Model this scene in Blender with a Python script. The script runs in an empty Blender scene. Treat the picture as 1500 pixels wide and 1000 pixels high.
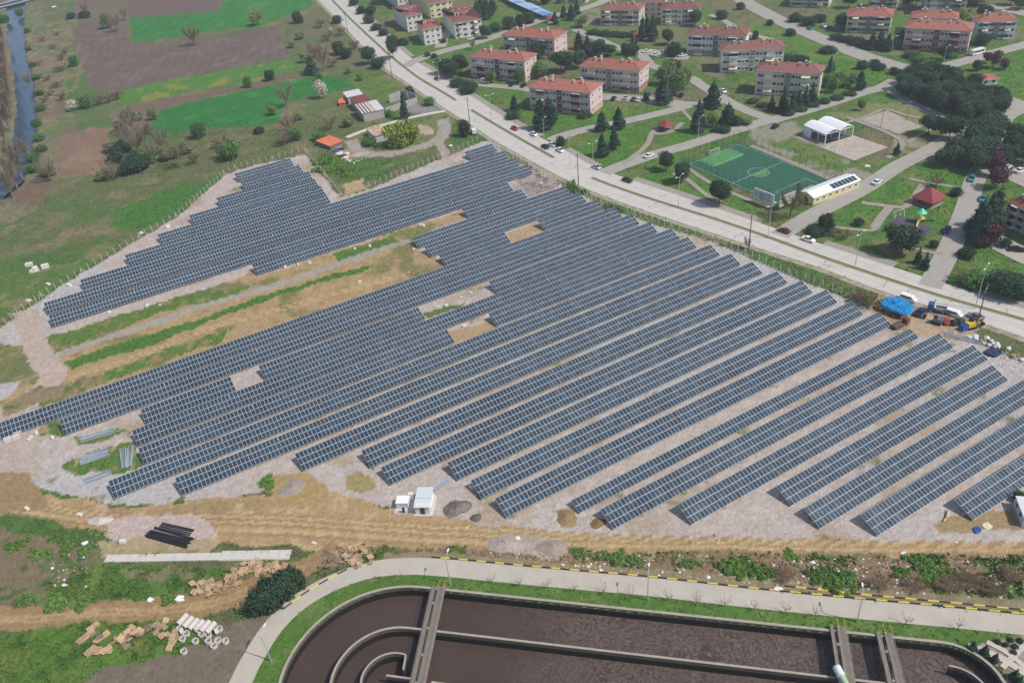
import bpy, math, random
import numpy as np
from mathutils import Vector, Matrix

# ------------------------------------------------------------------ camera, sky, sun, exposure
scene = bpy.context.scene
CAM_H, CAM_PITCH, CAM_ROLL, CAM_F = 141.95, math.radians(35.09), math.radians(5.78), 1230.4

def make_camera():
    cd = bpy.data.cameras.new('camera'); co = bpy.data.objects.new('camera', cd)
    scene.collection.objects.link(co)
    F = Vector((0, math.cos(CAM_PITCH), -math.sin(CAM_PITCH))); R = Vector((1, 0, 0))
    D = Vector((0, -math.sin(CAM_PITCH), -math.cos(CAM_PITCH)))
    c, s = math.cos(CAM_ROLL), math.sin(CAM_ROLL)
    X = c * R + s * D; Y = -(-s * R + c * D); Z = -F
    m = Matrix((X, Y, Z)).transposed().to_4x4(); m.translation = (0, 0, CAM_H)
    co.matrix_world = m
    cd.sensor_width = 36; cd.lens = CAM_F / 1500 * 36
    cd.clip_start = 1; cd.clip_end = 6000
    scene.camera = co
make_camera()

SUN_AZ, SUN_EL = math.radians(-25), math.radians(52)
sun_dir = Vector((math.cos(SUN_EL) * math.cos(SUN_AZ), math.cos(SUN_EL) * math.sin(SUN_AZ), math.sin(SUN_EL)))
world = bpy.data.worlds.new('World'); scene.world = world; world.use_nodes = True
wn = world.node_tree.nodes; wl = world.node_tree.links
wn.clear()
sky = wn.new('ShaderNodeTexSky'); sky.sky_type = 'NISHITA'; sky.sun_disc = False
sky.sun_elevation = SUN_EL; sky.sun_rotation = math.atan2(sun_dir.x, sun_dir.y)
sky.dust_density = 1.5
bg = wn.new('ShaderNodeBackground'); bg.inputs['Strength'].default_value = 0.105
wo = wn.new('ShaderNodeOutputWorld')
wl.new(sky.outputs[0], bg.inputs[0]); wl.new(bg.outputs[0], wo.inputs[0])
sl = bpy.data.lights.new('sun', 'SUN'); sl.energy = 3.0; sl.angle = math.radians(0.6); sl.color = (1.0, 0.955, 0.89)
so = bpy.data.objects.new('sun', sl); scene.collection.objects.link(so)
so.rotation_euler = sun_dir.to_track_quat('Z', 'Y').to_euler(); so.location = (0, 0, 200)
scene.view_settings.view_transform = 'Standard'; scene.view_settings.look = 'None'
scene.view_settings.exposure = 0.18; scene.view_settings.gamma = 1.0
scene.view_settings.use_curve_mapping = False

# ------------------------------------------------------------------ site survey: picture of the site -> metres on the ground
def site(x, y, z=0.0):
    """point at height z (metres) for a point measured on the aerial picture (1500 x 1000)"""
    u = (x - 750) / CAM_F; v = (y - 500) / CAM_F
    c, s = math.cos(CAM_ROLL), math.sin(CAM_ROLL)
    u, v = c * u - s * v, s * u + c * v
    dx, dy, dz = u, math.cos(CAM_PITCH) - v * math.sin(CAM_PITCH), -math.sin(CAM_PITCH) - v * math.cos(CAM_PITCH)
    t = (CAM_H - z) / -dz
    return Vector((dx * t, dy * t))
SHEET = dict(a=(0, 0), b=(380, 0), c=(740, 0), d=(1100, 0), e=(0, 250), f=(380, 200), g=(740, 220), h=(1100, 200),
             i=(0, 480), j=(0, 730), k=(380, 480), l=(380, 730), m=(740, 480), n=(740, 730), o=(1100, 430), q=(1100, 730))
def sh(key, *pts):
    ox, oy = SHEET[key]
    return [(ox + x * 0.27, oy + y * 0.27) for x, y in pts]
def ws(pts): return [site(*p) for p in pts]

rnd = random.Random(7)
rng = np.random.default_rng(11)
C = scene.collection.objects

def S(r, g, b):
    f = lambda c: (c / 255 / 12.92) if c / 255 <= 0.04045 else ((c / 255 + 0.055) / 1.055) ** 2.4
    return (f(r), f(g), f(b))

# ------------------------------------------------------------------ materials
MATS = {}
def mat(name, col, rough=0.85, var=0.0, scale=1.0, metal=0.0, bump=0.0, spec=0.3, coords='Object', detail=4.0, col2=None, attr=None, objrand=0.0, bscale=None, emit=None):
    if name in MATS: return MATS[name]
    m = bpy.data.materials.new(name); m.use_nodes = True
    nt = m.node_tree; N = nt.nodes; L = nt.links
    p = N['Principled BSDF']
    p.inputs['Roughness'].default_value = rough; p.inputs['Metallic'].default_value = metal
    p.inputs['Specular IOR Level'].default_value = spec
    out = None
    rgb = N.new('ShaderNodeRGB'); rgb.outputs[0].default_value = (*col, 1); out = rgb.outputs[0]
    tc = N.new('ShaderNodeTexCoord')
    if coords != 'World': src = tc.outputs[coords]
    else: src = N.new('ShaderNodeNewGeometry').outputs['Position']
    if var > 0 or col2:
        nz = N.new('ShaderNodeTexNoise'); nz.inputs['Scale'].default_value = scale; nz.inputs['Detail'].default_value = detail
        nz.inputs['Roughness'].default_value = 0.65
        L.new(src, nz.inputs['Vector'])
        if col2:
            cr = N.new('ShaderNodeMapRange'); cr.inputs[1].default_value = 0.42; cr.inputs[2].default_value = 0.6
            L.new(nz.outputs[0], cr.inputs[0])
            mx = N.new('ShaderNodeMix'); mx.data_type = 'RGBA'
            L.new(cr.outputs[0], mx.inputs[0]); L.new(out, mx.inputs[6]); mx.inputs[7].default_value = (*col2, 1)
            out = mx.outputs[2]
        if var > 0:
            mr = N.new('ShaderNodeMapRange'); mr.inputs[1].default_value = 0.25; mr.inputs[2].default_value = 0.75
            mr.inputs[3].default_value = 1 - var; mr.inputs[4].default_value = 1 + var
            L.new(nz.outputs[0], mr.inputs[0])
            mm = N.new('ShaderNodeMix'); mm.data_type = 'RGBA'; mm.blend_type = 'MULTIPLY'; mm.inputs[0].default_value = 1
            L.new(out, mm.inputs[6]); L.new(mr.outputs[0], mm.inputs[7]); out = mm.outputs[2]
    if attr:
        at = N.new('ShaderNodeAttribute'); at.attribute_name = attr
        mm = N.new('ShaderNodeMix'); mm.data_type = 'RGBA'; mm.blend_type = 'MULTIPLY'; mm.inputs[0].default_value = 1
        L.new(out, mm.inputs[6]); L.new(at.outputs['Color'], mm.inputs[7]); out = mm.outputs[2]
    if objrand > 0:
        oi = N.new('ShaderNodeObjectInfo')
        mr = N.new('ShaderNodeMapRange'); mr.inputs[3].default_value = 1 - objrand; mr.inputs[4].default_value = 1 + objrand
        L.new(oi.outputs['Random'], mr.inputs[0])
        mm = N.new('ShaderNodeMix'); mm.data_type = 'RGBA'; mm.blend_type = 'MULTIPLY'; mm.inputs[0].default_value = 1
        L.new(out, mm.inputs[6]); L.new(mr.outputs[0], mm.inputs[7]); out = mm.outputs[2]
    L.new(out, p.inputs['Base Color'])
    if bump > 0:
        nb = N.new('ShaderNodeTexNoise'); nb.inputs['Scale'].default_value = bscale or scale * 3; nb.inputs['Detail'].default_value = 5
        L.new(src, nb.inputs['Vector'])
        b = N.new('ShaderNodeBump'); b.inputs['Strength'].default_value = bump; b.inputs['Distance'].default_value = 0.2
        L.new(nb.outputs[0], b.inputs['Height']); L.new(b.outputs[0], p.inputs['Normal'])
    if emit:
        p.inputs['Emission Color'].default_value = (*emit, 1); p.inputs['Emission Strength'].default_value = 1
    MATS[name] = m
    return m

# ------------------------------------------------------------------ mesh builder
class MB:
    def __init__(s): s.v = []; s.f = []; s.m = []
    def face(s, pts, mi=0):
        n = len(s.v); s.v += [tuple(p) for p in pts]; s.f.append(tuple(range(n, n + len(pts)))); s.m.append(mi)
    def box(s, cx, cy, cz, sx, sy, sz, mi=0, rz=0.0, tx=1.0, ty=1.0, top=None):
        """box centred in x, y standing on cz, top scaled by tx, ty"""
        n = len(s.v); c, d = math.cos(rz), math.sin(rz)
        for z, kx, ky in ((0, 1, 1), (sz, tx, ty)):
            for ax, ay in ((-1, -1), (1, -1), (1, 1), (-1, 1)):
                x = ax * sx / 2 * kx; y = ay * sy / 2 * ky
                s.v.append((cx + x * c - y * d, cy + x * d + y * c, cz + z))
        for q in ((0, 3, 2, 1), (0, 1, 5, 4), (1, 2, 6, 5), (2, 3, 7, 6), (3, 0, 4, 7)):
            s.f.append(tuple(n + i for i in q)); s.m.append(mi)
        s.f.append((n + 4, n + 5, n + 6, n + 7)); s.m.append(mi if top is None else top)
        return s
    def tube(s, p0, p1, r0, r1=None, n=6, mi=0, cap=True):
        r1 = r0 if r1 is None else r1
        a, b = Vector(p0), Vector(p1); d = (b - a)
        if d.length < 1e-6: return s
        d.normalize(); u = d.orthogonal().normalized(); w = d.cross(u); k = len(s.v)
        for P, r in ((a, r0), (b, r1)):
            for i in range(n):
                t = 2 * math.pi * i / n; s.v.append(tuple(P + u * (r * math.cos(t)) + w * (r * math.sin(t))))
        for i in range(n):
            j = (i + 1) % n; s.f.append((k + i, k + j, k + n + j, k + n + i)); s.m.append(mi)
        if cap:
            s.f.append(tuple(k + n + i for i in range(n))); s.m.append(mi)
            s.f.append(tuple(k + n - 1 - i for i in range(n))); s.m.append(mi)
        return s
    def prism(s, poly, z0, z1, mi=0, top=None):
        poly = [tuple(p[:2]) for p in poly]
        ar = sum(poly[i][0] * poly[(i + 1) % len(poly)][1] - poly[(i + 1) % len(poly)][0] * poly[i][1] for i in range(len(poly)))
        if ar < 0: poly = poly[::-1]
        k = len(s.v); n = len(poly)
        s.v += [(x, y, z0) for x, y in poly] + [(x, y, z1) for x, y in poly]
        for i in range(n):
            j = (i + 1) % n; s.f.append((k + i, k + j, k + n + j, k + n + i)); s.m.append(mi)
        s.f.append(tuple(k + n + i for i in range(n))); s.m.append(mi if top is None else top)
        s.f.append(tuple(k + n - 1 - i for i in range(n))); s.m.append(mi)
        return s
    def ring(s, r0, r1, z0, z1, n=16, cx=0, cy=0, mi=0):
        """a hollow upright ring (outer radius r1)"""
        k = len(s.v)
        for r, z in ((r1, z0), (r1, z1), (r0, z1), (r0, z0)):
            for i in range(n):
                t = 2 * math.pi * i / n; s.v.append((cx + r * math.cos(t), cy + r * math.sin(t), z))
        for q in range(4):
            a, b = k + q * n, k + ((q + 1) % 4) * n
            for i in range(n):
                j = (i + 1) % n; s.f.append((a + i, a + j, b + j, b + i)); s.m.append(mi)
        return s
    def mesh(s, name, mats):
        me = bpy.data.meshes.new(name); me.from_pydata(s.v, [], s.f)
        for m in mats: me.materials.append(m)
        if len(mats) > 1: me.polygons.foreach_set('material_index', s.m)
        me.update(); return me

def obj(name, me, parent=None, loc=None, rz=0.0, scale=None, kind=None):
    o = bpy.data.objects.new(name, me); C.link(o)
    if parent is not None: o.parent = parent
    if loc is not None: o.location = loc
    if rz: o.rotation_euler = (0, 0, rz)
    if scale is not None: o.scale = scale
    if kind: o['kind'] = kind
    return o
def part(name, mb, mats, parent=None, **k):
    return obj(name, mb.mesh(name, mats if isinstance(mats, (list, tuple)) else [mats]), parent, **k)
def tag(o, label, cat, group=None):
    o['label'] = label; o['category'] = cat
    if group: o['group'] = group
    return o
def thing(name, label, cat, loc=(0, 0, 0), rz=0.0, group=None, scale=None):
    o = bpy.data.objects.new(name, None); C.link(o); o.empty_display_size = 0.5
    o.location = (loc[0], loc[1], loc[2] if len(loc) > 2 else 0); o.rotation_euler = (0, 0, rz)
    if scale is not None: o.scale = scale if not isinstance(scale, (int, float)) else (scale,) * 3
    return tag(o, label, cat, group)
def np_mesh(name, verts, faces, mats, midx=None, colors=None, smooth=False):
    """verts (n,3), faces (m,k) arrays -> mesh; colors (n,3) point colours in attribute 'tint'"""
    verts = np.asarray(verts, dtype=np.float32); faces = np.asarray(faces, dtype=np.int32)
    me = bpy.data.meshes.new(name); n, k = faces.shape
    me.vertices.add(len(verts)); me.vertices.foreach_set('co', verts.ravel())
    me.loops.add(n * k); me.loops.foreach_set('vertex_index', faces.ravel())
    me.polygons.add(n); me.polygons.foreach_set('loop_start', np.arange(0, n * k, k, dtype=np.int32))
    me.polygons.foreach_set('loop_total', np.full(n, k, dtype=np.int32))
    for m in mats: me.materials.append(m)
    if midx is not None: me.polygons.foreach_set('material_index', np.asarray(midx, dtype=np.int32))
    if colors is not None:
        a = me.color_attributes.new('tint', 'FLOAT_COLOR', 'POINT')
        c4 = np.ones((len(verts), 4), dtype=np.float32); c4[:, :3] = colors
        a.data.foreach_set('color', c4.ravel())
    if smooth: me.polygons.foreach_set('use_smooth', np.ones(n, dtype=bool))
    me.update(calc_edges=True); me.validate(); return me

# ------------------------------------------------------------------ noise for the painted ground
_LAT = rng.random((256, 256))
def vnoise(x, y):
    xi = np.floor(x).astype(int); yi = np.floor(y).astype(int); fx = x - xi; fy = y - yi
    fx = fx * fx * (3 - 2 * fx); fy = fy * fy * (3 - 2 * fy)
    g = lambda a, b: _LAT[a & 255, b & 255]
    return (g(xi, yi) * (1 - fx) + g(xi + 1, yi) * fx) * (1 - fy) + (g(xi, yi + 1) * (1 - fx) + g(xi + 1, yi + 1) * fx) * fy
def fbm(x, y, s, o=4):
    r = 0; a = 0.5; t = 0
    for k in range(o):
        r = r + a * vnoise(x / s + 17.3 * k, y / s + 5.1 * k); t += a; a *= 0.5; s *= 0.5
    return r / t
def inpoly(X, Y, poly):
    r = np.zeros(X.shape, dtype=bool); n = len(poly)
    for i in range(n):
        x0, y0 = poly[i][0], poly[i][1]; x1, y1 = poly[(i + 1) % n][0], poly[(i + 1) % n][1]
        if y0 == y1: continue
        c = ((y0 > Y) != (y1 > Y)) & (X < (x1 - x0) * (Y - y0) / (y1 - y0) + x0)
        r ^= c
    return r
def smooth_line(pts, n=8, closed=False):
    """Catmull-Rom through 2-D points"""
    P = [Vector(p) for p in pts]; out = []; m = len(P)
    for i in range(m if closed else m - 1):
        p1, p2 = P[i], P[(i + 1) % m]
        p0 = P[i - 1] if (closed or i > 0) else p1 * 2 - p2
        p3 = P[(i + 2) % m] if (closed or i + 2 < m) else p2 * 2 - p1
        for k in range(n):
            t = k / n
            out.append(0.5 * ((2 * p1) + (p2 - p0) * t + (2 * p0 - 5 * p1 + 4 * p2 - p3) * t * t + (3 * p1 - p0 - 3 * p2 + p3) * t ** 3))
    if not closed: out.append(P[-1])
    return out
def offset_line(P, d):
    out = []
    for i, p in enumerate(P):
        a = P[max(i - 1, 0)]; b = P[min(i + 1, len(P) - 1)]
        t = (b - a); t = t / max(t.length, 1e-6); out.append(p + Vector((-t.y, t.x)) * d)
    return out

# ------------------------------------------------------------------ large water tank outline (used to cut the ground)
TK_C = Vector((-29.4, 95.1)); TK_R = 21.4; TK_A = math.radians(-14.2)
TK_U = Vector((math.cos(TK_A), math.sin(TK_A))); TK_N = Vector((-TK_U.y, TK_U.x))
def tank_loop(r, length=101.0, corner=9.0, n=26):
    """racetrack outline, offset r from the axis of the tank, anticlockwise"""
    P = []
    for i in range(n + 1):
        t = math.pi / 2 + math.pi * i / n
        P.append(TK_C + TK_U * (r * math.cos(t)) + TK_N * (r * math.sin(t)))
    c = min(corner, r * 0.9); L = length - (TK_R - r)
    for ang, sy in ((-math.pi / 2, -1), (0, 1)):
        q = TK_C + TK_U * L + TK_N * (sy * (r - c))
        for i in range(9):
            t = ang + math.pi / 2 * i / 8
            P.append(q + TK_U * (c * math.cos(t)) + TK_N * (c * math.sin(t)))
    return P
TANK_OUT = tank_loop(TK_R)

RIVER = [(15, -60), (10, 0), (8, 20), (9.5, 33), (11, 54), (19, 108), (24, 162), (16, 216), (0, 268), (-40, 330), (-40, 350), (0, 291), (10, 288), (30, 270), (38, 255),
         (49, 205), (53, 178), (51, 150), (47, 121), (37, 80), (34, 32), (36, 18), (37, 0), (45, -60)]

# ------------------------------------------------------------------ ground sheet, coloured by what covers it
class Ground:
    def __init__(s):
        NX, ys, y = 720, [], 62.0
        while y < 1000: ys.append(y); y += 0.0052 * y
        ys = np.array(ys); u = np.linspace(0, 1, NX)
        xl = -112 - 0.50 * (ys - 60); xr = 104 + 0.62 * (ys - 60)
        s.X = xl[:, None] + (xr - xl)[:, None] * u[None, :]; s.Y = np.repeat(ys[:, None], NX, 1)
        s.shape = s.X.shape; X, Y = s.X, s.Y
        s.Z = np.zeros(s.shape)
        s.n1 = fbm(X, Y, 9.0); s.n2 = fbm(X + 300, Y, 2.6, 3); s.n3 = fbm(X - 200, Y + 90, 40.0, 4); s.n4 = rng.random(s.shape)
        s.wx = (fbm(X + 51, Y, 5.0) - 0.5); s.wy = (fbm(X, Y + 77, 5.0) - 0.5)
        s.col = np.zeros(s.shape + (3,)); s.veg = np.zeros(s.shape)
        s.fill(np.ones(s.shape, bool), (101, 110, 70), 1, veg=0.8)
        s.patch(np.ones(s.shape, bool), (128, 120, 90), s.n1, 0.52, 0.2)
        s.patch(np.ones(s.shape, bool), (84, 112, 58), s.n3, 0.5, 0.12)
        s.patch(np.ones(s.shape, bool), (110, 98, 76), s.n2, 0.62, 0.15, 0.6)
    def mask(s, poly, warp=2.0, world=False):
        P = poly if world else ws(poly)
        xs = [p[0] for p in P]; ys = [p[1] for p in P]; m = warp + 1
        r = np.zeros(s.shape, bool)
        sel = (s.X > min(xs) - m) & (s.X < max(xs) + m) & (s.Y > min(ys) - m) & (s.Y < max(ys) + m)
        if not sel.any(): return r
        r[sel] = inpoly(s.X[sel] + s.wx[sel] * warp * 2, s.Y[sel] + s.wy[sel] * warp * 2, P)
        return r
    def fill(s, m, c, a=1.0, veg=None):
        c = np.array(S(*c)); A = np.where(m, a, 0)[..., None]
        s.col[:] = s.col * (1 - A) + c * A
        if veg is not None: s.veg[m] = veg
    def patch(s, m, c, noise, t, soft, a=1.0, veg=None):
        w = np.clip((noise - t) / soft, 0, 1) * a * m
        s.col[:] = s.col * (1 - w[..., None]) + np.array(S(*c)) * w[..., None]
        if veg is not None: s.veg[:] = s.veg * (1 - w) + veg * w
    def area(s, poly, c, warp=2.0, veg=0.0, a=1.0, *spots):
        m = s.mask(poly, warp); s.fill(m, c, a, veg)
        flat = []
        for sp in spots: flat += list(sp) if isinstance(sp[0][0], tuple) else [sp]
        for sp in flat:
            cc, nz, t, soft = sp[:4]; s.patch(m, cc, getattr(s, nz), t, soft, 1.0, sp[4] if len(sp) > 4 else None)
        return m
    def strip(s, pts, width, c, warp=1.0, veg=0.0, a=1.0):
        P = smooth_line(ws(pts), 6); A = offset_line(P, width / 2); B = offset_line(P, -width / 2)
        m = np.zeros(s.shape, bool)
        for i in range(len(P) - 1): m |= s.mask([A[i], A[i + 1], B[i + 1], B[i]], warp, True)
        s.fill(m, c, a, veg); return m
    def lines(s, m, ang, period, amp):
        """furrows / drill rows: real stripes of soil or crop"""
        t = (s.X * math.cos(ang) + s.Y * math.sin(ang)) / period
        k = 1 + amp * np.sin(2 * math.pi * t + 3 * s.n1)
        s.col[m] *= k[m][:, None]

G = Ground()
GRS = ((128, 122, 84), 'n1', 0.58, 0.2, 0.5), ((66, 98, 46), 'n2', 0.55, 0.25)
# the town side of the avenue
G.area([(496, -60), (507, 0), (571, 60), (604, 89), (671, 130), (740, 173), (886, 250), (1026, 298), (1173, 350), (1348, 405), (1500, 451), (1800, 560), (1800, -90), (400, -90)],
       (88, 118, 58), 1, 0.6, 1, ((112, 118, 70), 'n1', 0.52, 0.2), ((118, 112, 84), 'n3', 0.56, 0.12), ((72, 102, 50), 'n2', 0.56, 0.2))
# river banks
G.area([(-90, -60), (60, -60), (62, 30), (75, 100), (110, 180), (120, 260), (60, 300), (-90, 400)], (120, 117, 88), 4, 0.8, 1,
       ((98, 112, 62), 'n1', 0.5, 0.15), ((132, 124, 104), 'n2', 0.55, 0.2), ((118, 100, 82), 'n3', 0.55, 0.1))
G.area(sh('a', (125, 150), (400, 110), (400, 260), (450, 400), (440, 470), (300, 560), (250, 640), (230, 500), (170, 350)), (128, 112, 88), 4, 0.6, 1, ((92, 112, 60), 'n1', 0.48, 0.12), ((140, 130, 106), 'n2', 0.55, 0.2))
# fields
m = G.area(sh('a', (690, -60), (1260, -60), (1220, 0), (1180, 60), (700, 100)), (112, 94, 86), 1); G.lines(m, 1.2, 2.2, 0.05)
m = G.area(sh('a', (400, 0), (690, 0), (700, 180), (560, 150), (500, 100), (400, 105)), (116, 104, 88), 3, 0.4)
m = G.area(sh('a', (400, 150), (520, 110), (540, 150), (700, 180), (705, 235), (860, 235), (1300, 180), (1481, 140)) + sh('b', (110, 145), (170, 315)) +
           sh('a', (1481, 330), (1200, 380), (1000, 420), (640, 490), (520, 505), (480, 470), (450, 380), (400, 250)), (110, 95, 86), 1.5, 0.0, 1, ((120, 106, 95), 'n1', 0.5, 0.2)); G.lines(m, 1.15, 2.4, 0.06)
CR = ((54, 118, 54), 'n1', 0.5, 0.2), ((84, 128, 60), 'n3', 0.55, 0.1)
m = G.area(sh('a', (700, 100), (1190, 60), (1250, -60), (1481, -60)) + sh('b', (250, -60), (290, 20), (220, 70), (60, 112), (0, 150)) + sh('a', (1300, 150), (1000, 190), (720, 235)), (64, 122, 58), 1.5, 0.5, 1, CR); G.lines(m, 1.25, 3.2, 0.05)
m = G.area(sh('a', (560, 545), (640, 495), (900, 440), (1300, 370), (1481, 335)) + sh('b', (170, 320), (235, 380), (0, 430)) + sh('a', (1481, 430), (1100, 480), (850, 540), (700, 555)), (82, 124, 56), 1.5, 0.5, 1, CR + (((128, 132, 60), 'n1', 0.56, 0.1),))
m = G.area(sh('a', (700, 570), (1300, 470), (1481, 430)) + sh('b', (0, 435), (250, 385), (290, 400), (0, 462)) + sh('a', (1481, 460), (1100, 530), (880, 590), (800, 620)), (116, 98, 86), 1.5)
m = G.area(sh('a', (880, 600), (1100, 540), (1481, 460)) + sh('b', (0, 470), (300, 415), (480, 430), (550, 450), (480, 480), (400, 500), (300, 520), (200, 540), (130, 560), (110, 660), (0, 680)) +
           sh('a', (1481, 680), (1200, 690), (1000, 710), (860, 740), (800, 740), (810, 690)), (50, 114, 52), 1.2, 0.5, 1, (((62, 126, 60), 'n1', 0.5, 0.2),)); G.lines(m, 1.28, 3.0, 0.06)
m = G.area(sh('a', (320, 740), (500, 690), (600, 690), (590, 850), (560, 950), (310, 950)), (130, 106, 88), 2, 0.1, 1, ((140, 118, 98), 'n1', 0.5, 0.2)); G.lines(m, 0.25, 1.8, 0.05)
G.area(sh('a', (600, 600), (820, 600), (800, 700), (600, 700)), (122, 108, 96), 3, 0.4)
G.area(sh('b', (100, 120), (330, 60), (440, 150), (560, 300), (560, 380), (300, 400), (180, 330)), (112, 108, 82), 3, 0.8, 1, ((92, 110, 62), 'n1', 0.5, 0.15))
G.area(sh('b', (420, 400), (720, 390), (800, 450), (860, 520), (700, 560), (560, 500)), (98, 118, 58), 2, 0.5, 1, GRS)
G.area(sh('e', (600, 220), (900, 110), (1230, 20), (1000, 210), (880, 290), (700, 320), (620, 300)), (76, 116, 54), 4, 0.9)
G.area(sh('e', (0, 560), (300, 520), (560, 430), (720, 380), (420, 560), (200, 690), (0, 830)), (94, 116, 62), 4, 0.8, 1, ((136, 128, 92), 'n1', 0.5, 0.2))
# solar site: crushed gravel
SITE_POLY = [(-60, 520), (0, 482), (62, 436), (121, 400), (205, 350), (259, 319), (329, 257), (345, 250), (380, 241), (446, 226), (500, 290), (542, 277), (590, 256), (650, 232), (706, 207), (720, 206), (752, 236), (780, 248),
             (797, 262), (830, 272), (880, 302), (929, 318), (983, 337), (1042, 353), (1091, 375), (1154, 403), (1246, 438), (1300, 462), (1424, 497), (1500, 530), (1560, 550), (1640, 600), (1640, 810), (1500, 798), (1400, 803), (1290, 803),
             (1160, 798), (1000, 790), (900, 792), (760, 775), (650, 765), (560, 740), (480, 720), (420, 716), (350, 726), (260, 738), (150, 738), (100, 725), (60, 715), (0, 700), (-60, 690)]
m = G.area(SITE_POLY, (179, 166, 156), 1.2, 0.0, 1, ((168, 150, 130), 'n1', 0.55, 0.15), ((186, 176, 168), 'n2', 0.54, 0.2), ((177, 171, 168), 'n3', 0.55, 0.1))
G.patch(m, (118, 118, 76), G.n1 * 0.5 + G.n2 * 0.5, 0.66, 0.06, 0.8, 0.5)
# the strip between the two fields of panels
m = G.area([(77, 480), (369, 392), (376, 406), (677, 308), (684, 318), (640, 336), (604, 352), (612, 365), (650, 382), (652, 391), (590, 418), (300, 516), (0, 620), (-30, 600), (20, 575), (60, 520)], (168, 143, 106), 1.5, 0.15, 1,
           ((150, 128, 92), 'n2', 0.55, 0.2), ((126, 122, 78), 'n1', 0.57, 0.12, 0.6))
G.area([(80, 478), (369, 392), (360, 403), (260, 438), (150, 472), (66, 493)], (182, 167, 158), 1.5)
G.area([(66, 493), (150, 470), (215, 448), (300, 425), (372, 419), (345, 430), (250, 455), (160, 488), (85, 517), (70, 508)], (92, 118, 58), 2, 0.7, 1, ((140, 128, 86), 'n2', 0.52, 0.2))
G.area([(92, 530), (200, 495), (300, 464), (380, 434), (470, 407), (548, 385), (545, 393), (470, 414), (400, 436), (320, 466), (230, 503), (150, 525), (105, 542)], (82, 118, 50), 1.5, 0.8)
G.area(sh('f', (390, 640), (700, 545), (760, 560), (430, 690)), (84, 118, 54), 2, 0.7)
G.area([(105, 564), (200, 527), (330, 482), (325, 500), (240, 528), (140, 564)], (92, 120, 56), 2, 0.7, 1, ((150, 130, 92), 'n2', 0.5, 0.2))
G.strip([(78, 522), (150, 497), (230, 472), (300, 447), (380, 425), (450, 402), (520, 378), (560, 364), (602, 352)], 3.6, (158, 152, 138), 0.8)
for off in (0, 4): G.strip([(100, 552 + off), (200, 520 + off), (320, 475 + off), (450, 440 + off), (600, 398 + off)], 0.9, (182, 154, 112), 0.6)
# west entrance tracks
G.area([(0, 505), (50, 503), (58, 545), (30, 560), (0, 563), (-60, 560), (-60, 510)], (112, 116, 72), 2, 0.6, 1, ((158, 138, 108), 'n1', 0.5, 0.15, 0.1))
G.strip([(35, 455), (48, 490), (64, 528), (78, 552), (50, 580), (0, 606), (-60, 640)], 8, (180, 162, 148), 1.5)
G.area(sh('i', (0, 420), (200, 330), (330, 300), (520, 260), (500, 330), (300, 400), (130, 470), (0, 500)), (140, 126, 96), 2, 0.5, 1, ((104, 112, 64), 'n2', 0.5, 0.2, 0.7))
for P in ([(395, 600), (620, 560), (700, 560), (560, 620), (420, 640)], [(330, 740), (480, 680), (640, 640), (720, 620), (780, 740), (640, 790), (420, 790), (350, 770)], [(290, 600), (330, 510), (420, 550), (340, 590)], [(0, 600), (330, 500), (420, 545), (300, 575), (100, 600)]):
    G.area(sh('i', *P), (92, 116, 56), 1.5, 0.8, 1, ((160, 140, 108), 'n2', 0.53, 0.15, 0.1))
# panels gaps in the field
for P in (sh('f', (870, 960), (1110, 900), (1090, 925), (920, 985)),): G.area(P, (96, 112, 64), 1, 0.6)
G.area([(655, 487), (722, 468), (732, 484), (668, 506)], (170, 146, 112), 1, 0.1)
G.area([(742, 343), (788, 325), (796, 338), (752, 356)], (172, 146, 116), 1)
G.area([(752, 262), (800, 248), (822, 272), (776, 290)], (168, 150, 142), 1.5, 0, 1, ((120, 112, 108), 'n2', 0.55, 0.1))
# earth haul road along the south of the site
m = G.area([(-60, 700), (0, 688), (60, 722), (160, 742), (350, 728), (480, 720), (560, 742), (700, 768), (900, 792), (1500, 797), (1640, 808), (1640, 826), (1500, 815), (1200, 812), (900, 808), (700, 803), (560, 808), (440, 802), (300, 792), (150, 777), (60, 757), (-60, 752)],
           (170, 143, 104), 2.0, 0.05, 1, ((154, 130, 96), 'n1', 0.56, 0.2), ((182, 160, 126), 'n2', 0.6, 0.2))
for dy, c in ((0, (148, 122, 86)), (3, (192, 166, 124)), (7, (150, 124, 88)), (11, (190, 164, 122)), (15, (146, 120, 84)), (19, (178, 152, 112)), (23, (186, 162, 122)), (28, (150, 126, 90))):
    G.strip([(0, 722 + dy), (150, 752 + dy * .6), (300, 752 + dy), (450, 757 + dy), (560, 765 + dy), (700, 772 + dy), (900, 784 + dy * .7), (1200, 792 + dy * .6), (1500, 796 + dy * .5)], 0.9, c, 0.35, a=0.75)
G.area([(150, 762), (200, 752), (290, 755), (318, 768), (315, 790), (200, 797), (160, 787)], (184, 164, 154), 1.5)
G.area([(60, 590), (60, 700), (0, 690), (-60, 690), (-60, 640)], (176, 162, 150), 2)
G.area([(-60, 690), (40, 690), (62, 720), (75, 745), (30, 752), (-60, 752)], (150, 126, 92), 2)
for P in ([(560, 830), (640, 720), (750, 760), (700, 850)], [(1000, 270), (1060, 250), (1050, 300)]):
    pass
G.area(sh('k', (0, 830), (60, 780), (100, 800), (95, 850), (40, 890)), (84, 114, 54), 1.5, 0.9)
G.area(sh('k', (60, 800), (250, 790), (380, 900), (300, 960), (60, 960)), (164, 140, 96), 2, 0.2)
G.area(sh('k', (470, 790), (560, 760), (640, 860), (560, 900), (460, 880)), (152, 138, 96), 1.5, 0.4)
G.area(sh('n', (270, 60), (380, 60), (400, 130), (300, 160)), (158, 138, 98), 1.5, 0.4)
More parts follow.
